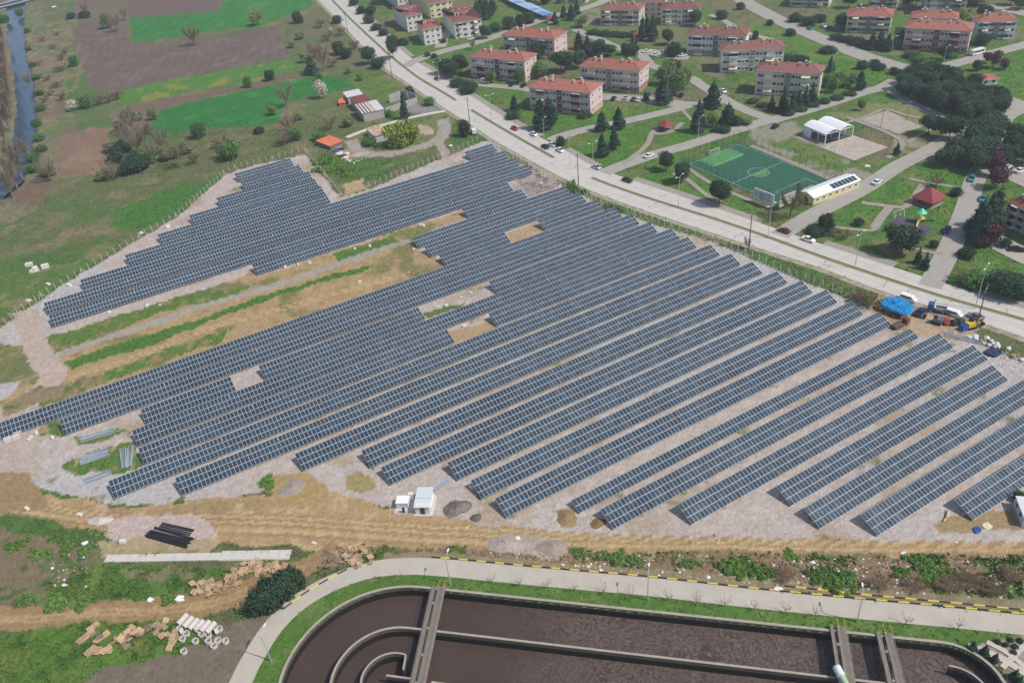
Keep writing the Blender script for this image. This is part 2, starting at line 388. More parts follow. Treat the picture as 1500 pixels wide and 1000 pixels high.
G.area(sh('q', (980, 140), (1060, 90), (1440, 60), (1481, 170), (1200, 180), (1000, 180)), (156, 134, 98), 1.2, 0.2)
# lower left: weeds, tracks, storage yard
m = G.area(sh('j', (-200, 110), (0, 150), (100, 200), (300, 220), (520, 260), (560, 340), (700, 360), (1100, 380), (1480, 400), (1100, 440), (1000, 510), (800, 575), (500, 590), (300, 610), (60, 620), (-200, 640)), (88, 118, 56), 2, 1.0, 1,
           ((100, 122, 62), 'n1', 0.5, 0.15), ((122, 110, 86), 'n3', 0.55, 0.08, 0.4), ((60, 96, 46), 'n2', 0.6, 0.2))
G.area(sh('j', (200, 330), (300, 300), (430, 330), (400, 440), (330, 480), (230, 430)), (126, 114, 94), 3, 0.4, 1, ((90, 110, 60), 'n2', 0.56, 0.15, 0.8))
G.area(sh('j', (640, 370), (1100, 390), (1080, 440), (900, 450), (760, 420)), (128, 118, 92), 3, 0.5, 1, ((92, 112, 60), 'n2', 0.52, 0.15, 0.9))
G.area(sh('j', (520, 230), (1180, 210), (1150, 300), (560, 330)), (166, 148, 116), 2, 0.15, 1, ((140, 132, 92), 'n2', 0.55, 0.15, 0.5))
G.strip([(-60, 905), (0, 905), (60, 905), (135, 897), (230, 893), (300, 885), (350, 870), (400, 850), (450, 830), (500, 800)], 6.0, (150, 124, 90), 1.5)
for dy in (-3, 4): G.strip([(-60, 905 + dy), (0, 905 + dy), (60, 905 + dy), (135, 897 + dy), (230, 893 + dy), (300, 885 + dy), (350, 870 + dy), (400, 850 + dy), (450, 830 + dy)], 0.8, (176, 148, 108), 0.8, a=0.8)
G.area([(-60, 950), (0, 937), (60, 922), (150, 910), (250, 917), (330, 932), (340, 945), (270, 952), (215, 962), (150, 1005), (130, 1040), (-60, 1040)], (92, 120, 56), 2, 0.9, 1, ((112, 122, 62), 'n1', 0.55, 0.2), ((66, 100, 46), 'n2', 0.58, 0.2))
G.area([(105, 1040), (120, 1000), (150, 978), (220, 962), (300, 945), (350, 912), (400, 888), (425, 876), (410, 905), (375, 960), (345, 1040)], (116, 105, 90), 2, 0.1, 1, ((134, 122, 102), 'n1', 0.52, 0.15), ((96, 100, 66), 'n3', 0.58, 0.08, 0.5))
# earth bank between haul road and service road
m = G.area([(470, 806), (560, 806), (760, 800), (900, 812), (1500, 818), (1640, 828), (1640, 905), (1500, 893), (1200, 868), (960, 848), (800, 835), (650, 823), (560, 824), (500, 832)], (132, 112, 86), 2, 0.6, 1,
           ((92, 112, 58), 'n1', 0.5, 0.1, 1.0), ((150, 132, 108), 'n2', 0.56, 0.15), ((80, 108, 48), 'n3', 0.55, 0.06, 1.0))
G.area(sh('n', (-60, 210), (60, 200), (320, 220), (330, 310), (200, 330), (-60, 300)), (168, 152, 138), 2, 0.1)
G.strip([(560, 817), (650, 819), (800, 830), (960, 842), (1200, 862), (1500, 887), (1640, 899)], 3.0, (140, 128, 100), 0.7, 0.2)
# grass between service road and tank
m = G.area([(330, 1040), (365, 975), (400, 920), (450, 880), (530, 850), (620, 838), (800, 852), (1100, 890), (1500, 926), (1500, 960), (1300, 945), (1100, 930), (780, 890), (620, 875), (500, 890), (430, 960), (410, 1040)], (84, 114, 52), 0.6, 0.45, 1, ((100, 122, 64), 'n2', 0.54, 0.2),)
G.area([(1420, 946), (1450, 938), (1500, 930), (1640, 930), (1640, 1060), (1490, 1060), (1470, 985)], (158, 140, 128), 0.6, 0.0, 1, ((132, 116, 104), 'n2', 0.5, 0.2))
# sheds north of the field
G.area([(505, 203), (530, 190), (600, 172), (650, 160), (665, 175), (655, 205), (620, 222), (560, 232), (520, 222)], (118, 122, 78), 2, 0.6, 1, GRS)
G.strip([(514, 206), (523, 219), (546, 227), (578, 224), (616, 215), (641, 205), (651, 193), (647, 174)], 6, (162, 152, 142), 1)
G.strip([(641, 205), (648, 218), (652, 234)], 4, (164, 152, 142), 1)
G.area([(612, 183), (628, 184), (638, 194), (622, 199), (612, 193)], (176, 160, 138), 0.8)
G.area([(595, 150), (612, 152), (645, 158), (640, 167), (612, 166), (595, 165)], (140, 134, 134), 1.0)
G.area([(455, 232), (500, 222), (560, 236), (600, 232), (560, 262), (510, 272), (480, 255)], (84, 114, 58), 2, 0.9, 1, GRS)
G.area([(500, 272), (532, 262), (538, 276), (505, 288)], (172, 150, 112), 2)
# verge of the avenue
G.area([(1285, 432), (1343, 446), (1408, 466), (1436, 480), (1428, 494), (1400, 500), (1340, 492), (1300, 472), (1272, 456)], (176, 154, 126), 1, 0.1, 1, ((146, 126, 98), 'n1', 0.5, 0.2))
G.area([(1425, 482), (1470, 492), (1560, 520), (1560, 540), (1480, 518), (1440, 500)], (96, 104, 66), 1, 0.5, 1, ((130, 110, 84), 'n1', 0.55, 0.1))
G.area([(770, 238), (800, 243), (845, 272), (826, 268), (796, 256)], (166, 156, 142), 1)
# worn ground in the town
for P, c in ((sh('d', (0, 690), (300, 650), (280, 700), (240, 750), (400, 800), (520, 880), (600, 1000), (480, 1000), (200, 860), (0, 760)), (150, 142, 128)),
             (sh('d', (400, 610), (560, 600), (620, 560), (900, 560), (1050, 640), (930, 720), (780, 720), (640, 660), (480, 640)), (132, 130, 90)),
             (sh('d', (780, 720), (960, 780), (900, 850), (760, 800)), (150, 138, 124)), (sh('d', (540, 900), (700, 960), (640, 1000), (580, 1000)), (150, 142, 130)),
             (sh('d', (440, 180), (820, 190), (820, 300), (640, 280)), (126, 120, 96)), (sh('c', (370, 60), (520, 40), (520, 130), (420, 150)), (140, 132, 112)),
             (sh('c', (480, 130), (1000, 140), (960, 280), (820, 260), (560, 200)), (116, 116, 80)), (sh('c', (1000, 300), (1160, 320), (1200, 440), (1060, 400)), (128, 118, 96)),
             (sh('h', (340, 560), (560, 600), (860, 700), (760, 690), (620, 640)), (140, 132, 104)), (sh('h', (660, 560), (1000, 600), (960, 740), (740, 680)), (120, 116, 84))):
    G.area(P, c, 2, 0.3, 0.85, ((96, 116, 62), 'n1', 0.55, 0.15))
for P in (sh('c', (300, 800), (640, 700), (800, 700), (700, 820), (640, 880), (540, 900), (440, 860)), sh('c', (140, 560), (500, 560), (980, 590), (640, 650), (420, 700), (120, 700)), sh('c', (0, 490), (130, 490), (140, 640), (60, 640), (0, 590)),
          sh('c', (830, 720), (1010, 590), (1240, 560), (1400, 640), (1200, 700), (900, 790)), sh('h', (640, 350), (880, 240), (930, 250), (830, 380)), sh('h', (430, 460), (600, 370), (720, 390), (600, 490)), sh('h', (840, 420), (1000, 270), (1150, 250), (1060, 470), (980, 480)),
          sh('d', (90, 780), (200, 760), (540, 900), (500, 940), (400, 900)), sh('d', (660, 900), (820, 830), (880, 850), (720, 940)), sh('d', (860, 960), (1000, 870), (1190, 900), (1150, 1000), (880, 1000)), sh('d', (0, 100), (250, 200), (800, 390), (760, 430), (640, 470), (400, 380), (160, 200), (0, 180)),
          sh('d', (1340, 690), (1481, 600), (1481, 780)), sh('d', (1280, 380), (1481, 340), (1481, 520), (1340, 480)), sh('h', (1090, 700), (1200, 620), (1380, 680), (1481, 800), (1300, 830), (1080, 780)), sh('g', (640, 160), (830, 90), (1000, 80), (1240, 220), (1340, 300), (1481, 400), (1300, 350), (900, 220))):
    G.area(P, (84, 122, 52), 1.5, 0.7, 0.85, ((110, 124, 64), 'n1', 0.54, 0.15),)

def build_ground():
    g = G; X, Y = g.X, g.Y; ny, nx = g.shape
    riv = g.mask(RIVER, 1.5); tank = inpoly(X, Y, [(p.x, p.y) for p in TANK_OUT])
    g.Z[riv] = -2.2; g.fill(riv, (70, 66, 56)); g.veg[riv | tank] = 0
    fine = 0.88 + 0.24 * g.n4
    col = np.clip(g.col * fine[..., None], 0, 1)
    idx = np.arange(ny * nx).reshape(ny, nx)
    f = np.stack([idx[:-1, :-1], idx[:-1, 1:], idx[1:, 1:], idx[1:, :-1]], -1).reshape(-1, 4)
    keep = ~(tank[:-1, :-1] & tank[:-1, 1:] & tank[1:, 1:] & tank[1:, :-1]).reshape(-1)
    m = bpy.data.materials.new('earth_and_grass'); m.use_nodes = True
    N = m.node_tree.nodes; L = m.node_tree.links; p = N['Principled BSDF']
    p.inputs['Roughness'].default_value = 0.95; p.inputs['Specular IOR Level'].default_value = 0.1
    at = N.new('ShaderNodeAttribute'); at.attribute_name = 'tint'
    ge = N.new('ShaderNodeNewGeometry')
    cur = at.outputs['Color']
    for sc, lo, hi in ((2.6, 0.7, 1.3), (0.8, 0.86, 1.14), (0.2, 0.9, 1.1)):
        nz = N.new('ShaderNodeTexNoise'); nz.inputs['Scale'].default_value = sc; nz.inputs['Detail'].default_value = 5; nz.inputs['Roughness'].default_value = 0.75
        L.new(ge.outputs['Position'], nz.inputs['Vector'])
        mr = N.new('ShaderNodeMapRange'); mr.inputs[1].default_value = 0.3; mr.inputs[2].default_value = 0.7; mr.inputs[3].default_value = lo; mr.inputs[4].default_value = hi
        L.new(nz.outputs[0], mr.inputs[0])
        mm = N.new('ShaderNodeMix'); mm.data_type = 'RGBA'; mm.blend_type = 'MULTIPLY'; mm.inputs[0].default_value = 1
        L.new(cur, mm.inputs[6]); L.new(mr.outputs[0], mm.inputs[7]); cur = mm.outputs[2]
    L.new(cur, p.inputs['Base Color'])
    nb = N.new('ShaderNodeTexNoise'); nb.inputs['Scale'].default_value = 1.1; nb.inputs['Detail'].default_value = 6
    L.new(ge.outputs['Position'], nb.inputs['Vector'])
    b = N.new('ShaderNodeBump'); b.inputs['Strength'].default_value = 0.25; b.inputs['Distance'].default_value = 0.25
    L.new(nb.outputs[0], b.inputs['Height']); L.new(b.outputs[0], p.inputs['Normal'])
    me = np_mesh('ground', np.stack([X, Y, g.Z], -1).reshape(-1, 3), f[keep], [m], colors=col.reshape(-1, 3))
    o = obj('ground', me, kind='structure')
    # far land all round, out to the horizon
    bm = MB(); x0, x1, x2, x3 = X[0, 0], X[0, -1], X[-1, 0], X[-1, -1]; y0, y1 = Y[0, 0], Y[-1, 0]; B = 4000
    for q in (((-B, -B), (B, -B), (x1, y0), (x0, y0)), ((x1, y0), (B, -B), (B, B), (x3, y1)), ((x2, y1), (x3, y1), (B, B), (-B, B)), ((-B, -B), (x0, y0), (x2, y1), (-B, B))):
        bm.face([(a, c, -0.02) for a, c in q])
    part('terrain', bm, mat('far_land', S(102, 112, 70), 0.95, 0.25, 0.02, coords='World', bump=0.0), kind='structure')
build_ground()

SLAB = [(150, 824), (425, 820), (425, 808), (150, 815)]
def build_weeds():
    bare(ws(SLAB))
    grow_weeds()
def grow_weeds():
    """short weeds and grass tufts growing over the open ground: one mass nobody could count"""
    g = G; w = (g.veg * (g.n2 > 0.38)).reshape(-1); dist = np.clip(g.Y.reshape(-1), 60, 420)
    prob = w * w * np.where(g.Y.reshape(-1) < 420, 1, 0) * np.where(dist < 150, 2.2, 1) * dist
    prob = prob / prob.sum(); n = 130000
    i = rng.choice(len(prob), n, p=prob)
    x = g.X.reshape(-1)[i] + rng.normal(0, .3, n); y = g.Y.reshape(-1)[i] + rng.normal(0, .3, n); v = g.veg.reshape(-1)[i]
    c = g.col.reshape(-1, 3)[i] * (0.95 + 0.6 * rng.random((n, 1)))
    h = v * (0.12 + 0.33 * rng.random(n) ** 2); r = 0.18 + 0.4 * rng.random(n)
    V = np.zeros((n, 6, 3)); F = np.arange(n * 6).reshape(-1, 3)
    for k in range(2):
        a = rng.random(n) * 6.28
        for j, (s, z) in enumerate(((-1, 0), (1, 0), (0.2, 1))):
            V[:, k * 3 + j, 0] = x + np.cos(a) * r * s; V[:, k * 3 + j, 1] = y + np.sin(a) * r * s; V[:, k * 3 + j, 2] = z * h - 0.02 * (1 - z)
    me = np_mesh('weeds', V.reshape(-1, 3), F, [mat('weed_leaves', (1, 1, 1), 0.9, attr='tint', spec=0.1)], colors=np.repeat(c, 6, 0))
    o = obj('grass', me, kind='stuff'); o['label'] = 'short rough grass and weeds over the open ground'; o['category'] = 'grass'

# ------------------------------------------------------------------ river
def sheet(name, pts, z, m, kind='structure', thick=0.0, parent=None):
    bm = MB()
    P = [tuple(p[:2]) for p in pts]
    ar = sum(P[i][0] * P[(i + 1) % len(P)][1] - P[(i + 1) % len(P)][0] * P[i][1] for i in range(len(P)))
    if ar < 0: P = P[::-1]
    if thick: bm.prism(P, z - thick, z)
    else: bm.face([(x, y, z) for x, y in P])
    return part(name, bm, m, parent, kind=kind)
wm = mat('river_water', (0.05, 0.085, 0.14), 0.12, spec=0.5, bump=0.05, bscale=0.6, coords='World')
rp = ws(RIVER); cc = sum(rp, Vector((0, 0))) / len(rp)
half = len(rp) // 2
bm = MB()
L_, R_ = rp[:half], rp[half:][::-1]
n_ = min(len(L_), len(R_))
def resample(P, n):
    d = [0]
    for i in range(1, len(P)): d.append(d[-1] + (P[i] - P[i - 1]).length)
    out = []
    for k in range(n):
        s = d[-1] * k / (n - 1); j = 0
        while j < len(P) - 2 and d[j + 1] < s: j += 1
        t = (s - d[j]) / max(d[j + 1] - d[j], 1e-6); out.append(P[j].lerp(P[j + 1], t))
    return out
LL, RR = resample(L_, 40), resample(R_, 40)
for i in range(39):
    c0 = (LL[i] + RR[i]) / 2; c1 = (LL[i + 1] + RR[i + 1]) / 2; e = 1.15
    q = [c0 + (LL[i] - c0) * e, c0 + (RR[i] - c0) * e, c1 + (RR[i + 1] - c1) * e, c1 + (LL[i + 1] - c1) * e]
    bm.face([(p.x, p.y, -0.7) for p in q])
part('river', bm, wm, kind='structure')

# ------------------------------------------------------------------ roads
def bare(poly):
    xs = [p[0] for p in poly]; ys = [p[1] for p in poly]
    sel = (G.X > min(xs)) & (G.X < max(xs)) & (G.Y > min(ys)) & (G.Y < max(ys))
    v = G.veg[sel]; v[inpoly(G.X[sel], G.Y[sel], poly)] = 0; G.veg[sel] = v
ASPH = mat('pale_concrete_road', S(198, 192, 183), 0.9, 0.10, 0.25, coords='World', bump=0.03, detail=8, spec=0.2)
STRT = mat('worn_street', S(166, 160, 151), 0.9, 0.12, 0.3, coords='World', bump=0.03, detail=8, spec=0.2)
SERV = mat('service_road_concrete', S(186, 178, 164), 0.9, 0.10, 0.3, coords='World', bump=0.03, detail=8, spec=0.2)
PAVE = mat('pavement_slabs', S(160, 150, 140), 0.9, 0.14, 0.8, coords='World', spec=0.2)
KERB = mat('kerb_stone', S(178, 172, 162), 0.85, 0.1, 2.0, coords='World')
PATH = mat('footpath_paving', S(158, 148, 136), 0.9, 0.12, 0.6, coords='World')
def ribbon(name, A, B, z, m, kind='structure', parent=None):
    bm = MB(); bare(list(A) + list(B)[::-1])
    for i in range(len(A) - 1): bm.face([(A[i].x, A[i].y, z), (B[i].x, B[i].y, z), (B[i + 1].x, B[i + 1].y, z), (A[i + 1].x, A[i + 1].y, z)])
    return part(name, bm, m, parent, kind=kind)
def kerb_line(P, parent, w=0.25, h=0.12, name='kerb', m=None):
    A = offset_line(P, w / 2); B = offset_line(P, -w / 2); bm = MB()
    for i in range(len(P) - 1): bm.prism([A[i], B[i], B[i + 1], A[i + 1]], -0.05, h)
    return part(name, bm, m or KERB, parent)
def fix(o, A, B):  # keep faces upward
    return o
def track(name, pts, width, m, z=0.03, px=True, kerb=False, n=6):
    P = smooth_line(ws(pts) if px else pts, n); A = offset_line(P, width / 2); B = offset_line(P, -width / 2)
    o = ribbon(name, A, B, z, m)
    if kerb:
        kerb_line(offset_line(P, width / 2 + 0.1), o); kerb_line(offset_line(P, -width / 2 - 0.1), o)
    return o, P

near = [(440, -30), (466, 0), (509, 44), (540, 78), (566, 102), (596, 121), (615, 134), (650, 158), (693, 185), (731, 210), (780, 237), (826, 262), (859, 277), (891, 290), (940, 307), (999, 327), (1058, 346), (1097, 359), (1140, 373), (1167, 380), (1235, 404), (1289, 427), (1343, 443), (1408, 462), (1432, 472), (1500, 493), (1580, 520)]
far = [(485, -30), (507, 0), (539, 27), (556, 43), (572, 60), (604, 87), (639, 108), (672, 129), (701, 148), (731, 167), (758, 184), (794, 203), (829, 220), (856, 237), (886, 251), (913, 260), (967, 277), (1026, 297), (1091, 319), (1140, 336), (1173, 348), (1230, 366), (1289, 385), (1348, 404), (1386, 416), (1451, 437), (1500, 452), (1580, 478)]
med = [(465, -30), (486, 0), (515, 30), (542, 55), (569, 80), (585, 93), (615, 116), (650, 136), (672, 150), (688, 160), (731, 186), (780, 214), (813, 232), (834, 245), (861, 259), (929, 284), (999, 306), (1064, 326), (1100, 339), (1140, 352), (1181, 369), (1262, 396), (1343, 423), (1424, 448), (1500, 467), (1580, 494)]
def along(pts, N=140):
    P = np.array([tuple(p) for p in ws(pts)]); d = np.array(site(1580, 494)) - np.array(site(465, -30)); d /= np.linalg.norm(d); q = np.array([-d[1], d[0]])
    s = P @ d; t = P @ q; ss = np.linspace(max(s.min(), AV0), min(s.max(), AV1), N)
    ss = np.linspace(AV0, AV1, N); tt = np.interp(ss, s, t)
    k = np.ones(5) / 5; tp = np.pad(tt, 2, mode='edge'); tt = np.convolve(tp, k, 'valid')
    return [Vector((a * d[0] + b * q[0], a * d[1] + b * q[1])) for a, b in zip(ss, tt)]
_d = np.array(site(1580, 494)) - np.array(site(465, -30)); _d /= np.linalg.norm(_d)
AV0 = max(np.array(site(*p[0])) @ _d for p in (near, far, med)) + 1; AV1 = min(np.array(site(*p[-1])) @ _d for p in (near, far, med)) - 1
An, Af, Am = along(near), along(far), along(med)
MW = 1.3
mid_s = [m_ + (n_ - m_).normalized() * MW / 2 for m_, n_ in zip(Am, An)]
mid_n = [m_ + (f_ - m_).normalized() * MW / 2 for m_, f_ in zip(Am, Af)]
road = ribbon('road', An, Af, 0.04, ASPH)
OPEN = []   # gaps in the central reservation
for (x, y), r in (((680, 155), 7), ((846, 251), 5), ((824, 239), 4)): OPEN.append((site(x, y), r))
runs, cur = [], []
for i, m_ in enumerate(Am):
    if any((m_ - c).length < r for c, r in OPEN):
        if len(cur) > 1: runs.append(cur)
        cur = []
    else: cur.append(i)
if len(cur) > 1: runs.append(cur)
GRASSM = mat('median_grass', S(112, 116, 66), 0.95, 0.35, 1.2, coords='World', bump=0.4)
for r_ in runs:
    bmk = MB(); bmg = MB()
    for a, b in zip(r_[:-1], r_[1:]):
        bmg.prism([mid_s[a], mid_s[b], mid_n[b], mid_n[a]], 0.0, 0.16)
        for side in (mid_s, mid_n):
            o_ = [(p - m_).normalized() for p, m_ in ((side[a], Am[a]), (side[b], Am[b]))]
            bmk.prism([side[a] + o_[0] * 0.01, side[b] + o_[1] * 0.01, side[b] + o_[1] * 0.2, side[a] + o_[0] * 0.2], 0.0, 0.18)
    cr = part('central_reservation', bmg, GRASSM, kind='structure'); part('kerb', bmk, KERB, cr)
kerb_line(offset_line(An, -0.12), road)
# lane expansion joints and cracks in the concrete
bm = MB()
for i in range(3, len(An) - 3, 2):
    for A_, B_ in ((An, mid_s), (mid_n, Af)):
        p, q = A_[i], B_[i]; t = (An[i + 1] - An[i]).normalized() * 0.06
        bm.face([(*(p - t), 0.048), (*(q - t), 0.048), (*(q + t), 0.048), (*(p + t), 0.048)])
for A_, B_ in ((An, mid_s), (mid_n, Af)):
    C_ = [a.lerp(b, 0.5) for a, b in zip(A_, B_)]; C0, C1 = offset_line(C_, 0.05), offset_line(C_, -0.05)
    for i in range(len(C_) - 1): bm.face([(*C0[i], 0.046), (*C1[i], 0.046), (*C1[i + 1], 0.046), (*C0[i + 1], 0.046)])
part('expansion_joint', bm, mat('joint_bitumen', S(150, 144, 136), 0.9), road)
bm = MB()
for (x, y, dx, dy) in ((1388, 437, 5, -6), (1392, 436, 4, 4), (1464, 461, 6, -7), (1300, 408, -6, 8), (1150, 352, 7, 6), (1215, 388, -5, 5), (1046, 317, 6, 5), (1330, 428, 7, -4)):
    p = site(x, y)
    for k in range(5):
        q = p + (site(x + dx, y + dy) - site(x, y)) * 0.3 + Vector((rnd.uniform(-.5, .5), rnd.uniform(-.5, .5)))
        t = (q - p).normalized(); nrm = Vector((-t.y, t.x)) * 0.09
        bm.face([(*(p - nrm), 0.05), (*(q - nrm), 0.05), (*(q + nrm), 0.05), (*(p + nrm), 0.05)]); p = q
part('crack', bm, mat('crack_seal', S(120, 114, 108), 0.9), road)
MOUTH = [(site(600, 90), 8), (site(812, 209), 9), (site(899, 254), 9), (site(1155, 343), 11), (site(1367, 410), 11)]
def split_runs(P, holes):
    out, cur = [], []
    for i, p in enumerate(P):
        if any((p - c).length < r for c, r in holes):
            if len(cur) > 2: out.append(cur)
            cur = []
        else: cur.append(i)
    if len(cur) > 2: out.append(cur)
    return out
Afd = resample(Af, 420)
for r_ in split_runs(Afd, MOUTH):
    seg = [Afd[i] for i in r_]
    pv = ribbon('pavement', offset_line(seg, 0.25), offset_line(seg, 2.9), 0.13, PAVE); kerb_line(offset_line(seg, 3.0), pv); kerb_line(offset_line(seg, 0.12), pv)
for y0, seg in (('n', [i for i in range(len(An))]),):
    ribbon('road_shoulder', offset_line(An, -2.2), offset_line(An, -0.25), 0.02, mat('dusty_shoulder', S(176, 168, 150), 0.95, 0.2, 0.5, coords='World', col2=S(128, 124, 88)))

z_ = 0.052
def street(pts, w, m=STRT, name='street', kerb=True):
    global z_
    z_ += 0.004
    return track(name, pts, w, m, z_, kerb=kerb)
street([(594, 98), (609, 89), (650, 75), (690, 65), (739, 49), (780, 34), (800, 27), (850, 14), (880, 4), (900, -8)], 7)
street([(806, 206), (830, 197), (875, 186), (929, 175), (983, 162), (1013, 154), (1050, 150), (1064, 147)], 5.6)
street([(870, 141), (886, 142), (920, 144), (956, 147), (990, 152), (1013, 154)], 8)
street([(680, 121), (712, 125), (760, 129), (780, 133)], 5)
street([(885, 254), (900, 247), (950, 229), (1010, 212), (1064, 195), (1110, 181), (1143, 173), (1208, 154), (1262, 136), (1290, 129), (1312, 118)], 6.2)
street([(842, 43), (875, 57), (907, 71), (935, 78), (948, 90), (956, 97), (1010, 114), (1026, 124), (1064, 147), (1091, 161), (1126, 174), (1143, 177)], 5.6)
street([(1080, -6), (1100, 8), (1154, 36), (1208, 59), (1262, 81), (1316, 98), (1343, 106), (1392, 119), (1451, 140), (1500, 157), (1580, 184)], 10.5)
street([(1343, 106), (1397, 94), (1451, 79), (1500, 66), (1580, 44)], 7)
street([(1500, 160), (1478, 168), (1460, 188), (1462, 203), (1446, 235), (1429, 262), (1420, 290), (1410, 320), (1392, 362), (1368, 409), (1362, 420)], 6.2)
street([(1142, 345), (1154, 337), (1194, 313), (1262, 278), (1316, 243), (1370, 216), (1410, 188), (1430, 180)], 6.4)
street([(1300, 128), (1332, 150), (1381, 172), (1410, 187)], 4.5)
street([(1440, 10), (1470, 12), (1500, 20), (1580, 40)], 8, STRT)
street([(930, 80), (950, 76), (985, 83), (1010, 84)], 9, kerb=False)
street([(645, 70), (650, 55), (662, 40), (668, 22)], 7, kerb=False)
street([(1462, 240), (1480, 248), (1500, 258), (1560, 285)], 14, kerb=False)
street([(1425, 345), (1450, 350), (1500, 375), (1560, 400)], 9, mat('yard_concrete', S(176, 168, 156), 0.9, 0.1, 0.4, coords='World'), kerb=False)
street([(1040, 22), (1060, 30), (1085, 45), (1140, 62)], 4, kerb=False)
def path(pts, w=2.4, m=PATH):
    global z_
    z_ += 0.004
    return track('footpath', pts, w, m, z_)
path([(913, 240), (930, 228), (948, 212), (956, 194), (968, 188)]); path([(1000, 180), (985, 192), (970, 196), (955, 196)])
path([(1000, 162), (1012, 175), (1020, 180)], 1.6); path([(1055, 195), (1063, 188)], 1.6)
path([(985, 255), (1005, 262), (1035, 286), (1055, 296)], 2); path([(1262, 297), (1284, 300), (1326, 303), (1345, 280), (1352, 270)], 2.4)
path([(1280, 335), (1290, 320), (1303, 304)], 3); path([(1220, 333), (1270, 338), (1284, 335)], 1.8); path([(1332, 262), (1358, 268), (1405, 275)], 1.8)
path([(1330, 360), (1352, 368), (1380, 372)], 1.8); path([(1240, 180), (1262, 174), (1296, 161), (1330, 170), (1381, 180), (1350, 196), (1330, 210)], 1.8)
path([(1240, 172), (1300, 195), (1322, 212), (1300, 232)], 2.2); path([(1100, 214), (1130, 226), (1180, 247), (1232, 270)], 2.6); path([(1003, 243), (1040, 268), (1100, 295)], 2.0)
path([(508, 202), (536, 191), (571, 181), (597, 174), (625, 168), (652, 163)], 3.2, mat('pale_drive', S(206, 198, 184), 0.9, 0.1, 0.5, coords='World'))
# service road round the tank
svc, SP = track('service_road', [(320, 1060), (352, 1000), (368, 968), (400, 918), (440, 880), (490, 852), (545, 834), (600, 829), (660, 832), (740, 840), (860, 851), (960, 860), (1100, 876), (1250, 891), (1400, 905), (1500, 915), (1620, 928)], 4.6, SERV, 0.05)
KX = mat('kerb_dark', S(58, 54, 46), 0.8); KYL = mat('kerb_yellow', S(222, 200, 90), 0.7)
def chequer(P, start=0):
    Q = resample(P, int(sum((P[i + 1] - P[i]).length for i in range(len(P) - 1)) / 1.0)); bm = MB()
    A, B = offset_line(Q, 0.14), offset_line(Q, -0.14)
    for i in range(len(Q) - 1): bm.prism([A[i], B[i], B[i + 1], A[i + 1]], 0.0, 0.16 + 0.001 * (i % 2), (i // 2 + start) % 2)
    return part('kerb', bm, [KX, KYL], svc)
chequer(resample(smooth_line(ws([(415, 892), (450, 866), (492, 842), (508, 834)]), 6), 30))
chequer(offset_line(SP, 2.6)[len(SP) * 8 // 17:])
chequer(smooth_line(ws([(1150, 858), (1250, 869), (1400, 883), (1500, 893), (1600, 903)]), 6))
build_weeds()

# ------------------------------------------------------------------ solar field
E_A = math.radians(27.17); E_U = Vector((math.cos(E_A), math.sin(E_A))); E_N = Vector((-E_U.y, E_U.x))
COLW, LOWZ = 1.04, 0.6
MOD_C, MOD_S = 1.6917, 0.6483          # run and rise of one module up the slope
MOD_L = math.hypot(MOD_C, MOD_S); TILT = math.atan2(MOD_S, MOD_C)
# (distance across the rows, modules high, [start, end along the row] ...)
ROWS = [(62.7, 3, (137.4, 212)), (70.9, 3, (118, 205)), (79.0, 3, (109.8, 196)), (87.1, 3, (109.7, 184.5)), (95.3, 3, (88.4, 187.8)), (103.9, 3, (73.6, 186)), (112.1, 2, (70.2, 182.8)),
        (120.4, 3, (55.9, 181.6)), (128.7, 3, (54.0, 180)), (137.4, 3, (52.2, 178.6)), (145.5, 3, (38.1, 177.3)), (153.9, 3, (36.4, 176)), (162.8, 3, (22.0, 174.1)), ((172.1, 170.9), 3, (-5.8, 171.9)), ((180.9, 179.5), 3, (-20.3, 171)),
        ((189.4, 188.1), 3, (-11.6, 77.5), (92.2, 169.3)), ((197.9, 196.3), 3, (-11.7, 167.9)), ((206.1, 204.6), 3, (-8.0, 17.4), (25.3, 75.8), (101.5, 166.2)), ((215.0, 213.5), 3, (-28.1, 164.8)), ((223.9, 221.9), 3, (-62, 162.9)),
        (231.2, 3, (96.4, 122.2), (136.3, 162.5)), (240.0, 3, (95, 160.3)), (248.6, 3, (94.3, 159.8)), (257.6, 3, (119.2, 145.5)), ((267.6, 266.6), 3, (41, 144.3)), ((277.3, 275.9), 3, (-24.7, 158.3)), ((287.2, 285.4), 3, (-25.3, 158)),
        ((296.4, 294.8), 3, (-12.5, 157.6)), (305.3, 3, (4.2, 82.2), (145.6, 159)), (314.6, 3, (17.8, 83)), (323.4, 3, (31.8, 83.9)), (332.4, 3, (44.9, 83.9)), (341.8, 3, (57.5, 83.5)), (352.4, 3, (57.8, 83.1))]
ORD = ['first', 'second', 'third', 'fourth', 'fifth', 'sixth', 'seventh', 'eighth', 'ninth', 'tenth', 'eleventh', 'twelfth', 'thirteenth', 'fourteenth', 'fifteenth', 'sixteenth', 'seventeenth', 'eighteenth', 'nineteenth', 'twentieth',
       'twenty-first', 'twenty-second', 'twenty-third', 'twenty-fourth', 'twenty-fifth', 'twenty-sixth', 'twenty-seventh', 'twenty-eighth', 'twenty-ninth', 'thirtieth', 'thirty-first', 'thirty-second', 'thirty-third', 'last']
FRAME_M = mat('aluminium_frame', S(226, 230, 232), 0.45, spec=0.5)
STEEL_M = mat('galvanised_steel', S(150, 154, 156), 0.5, 0.1, 3.0, metal=0.3)
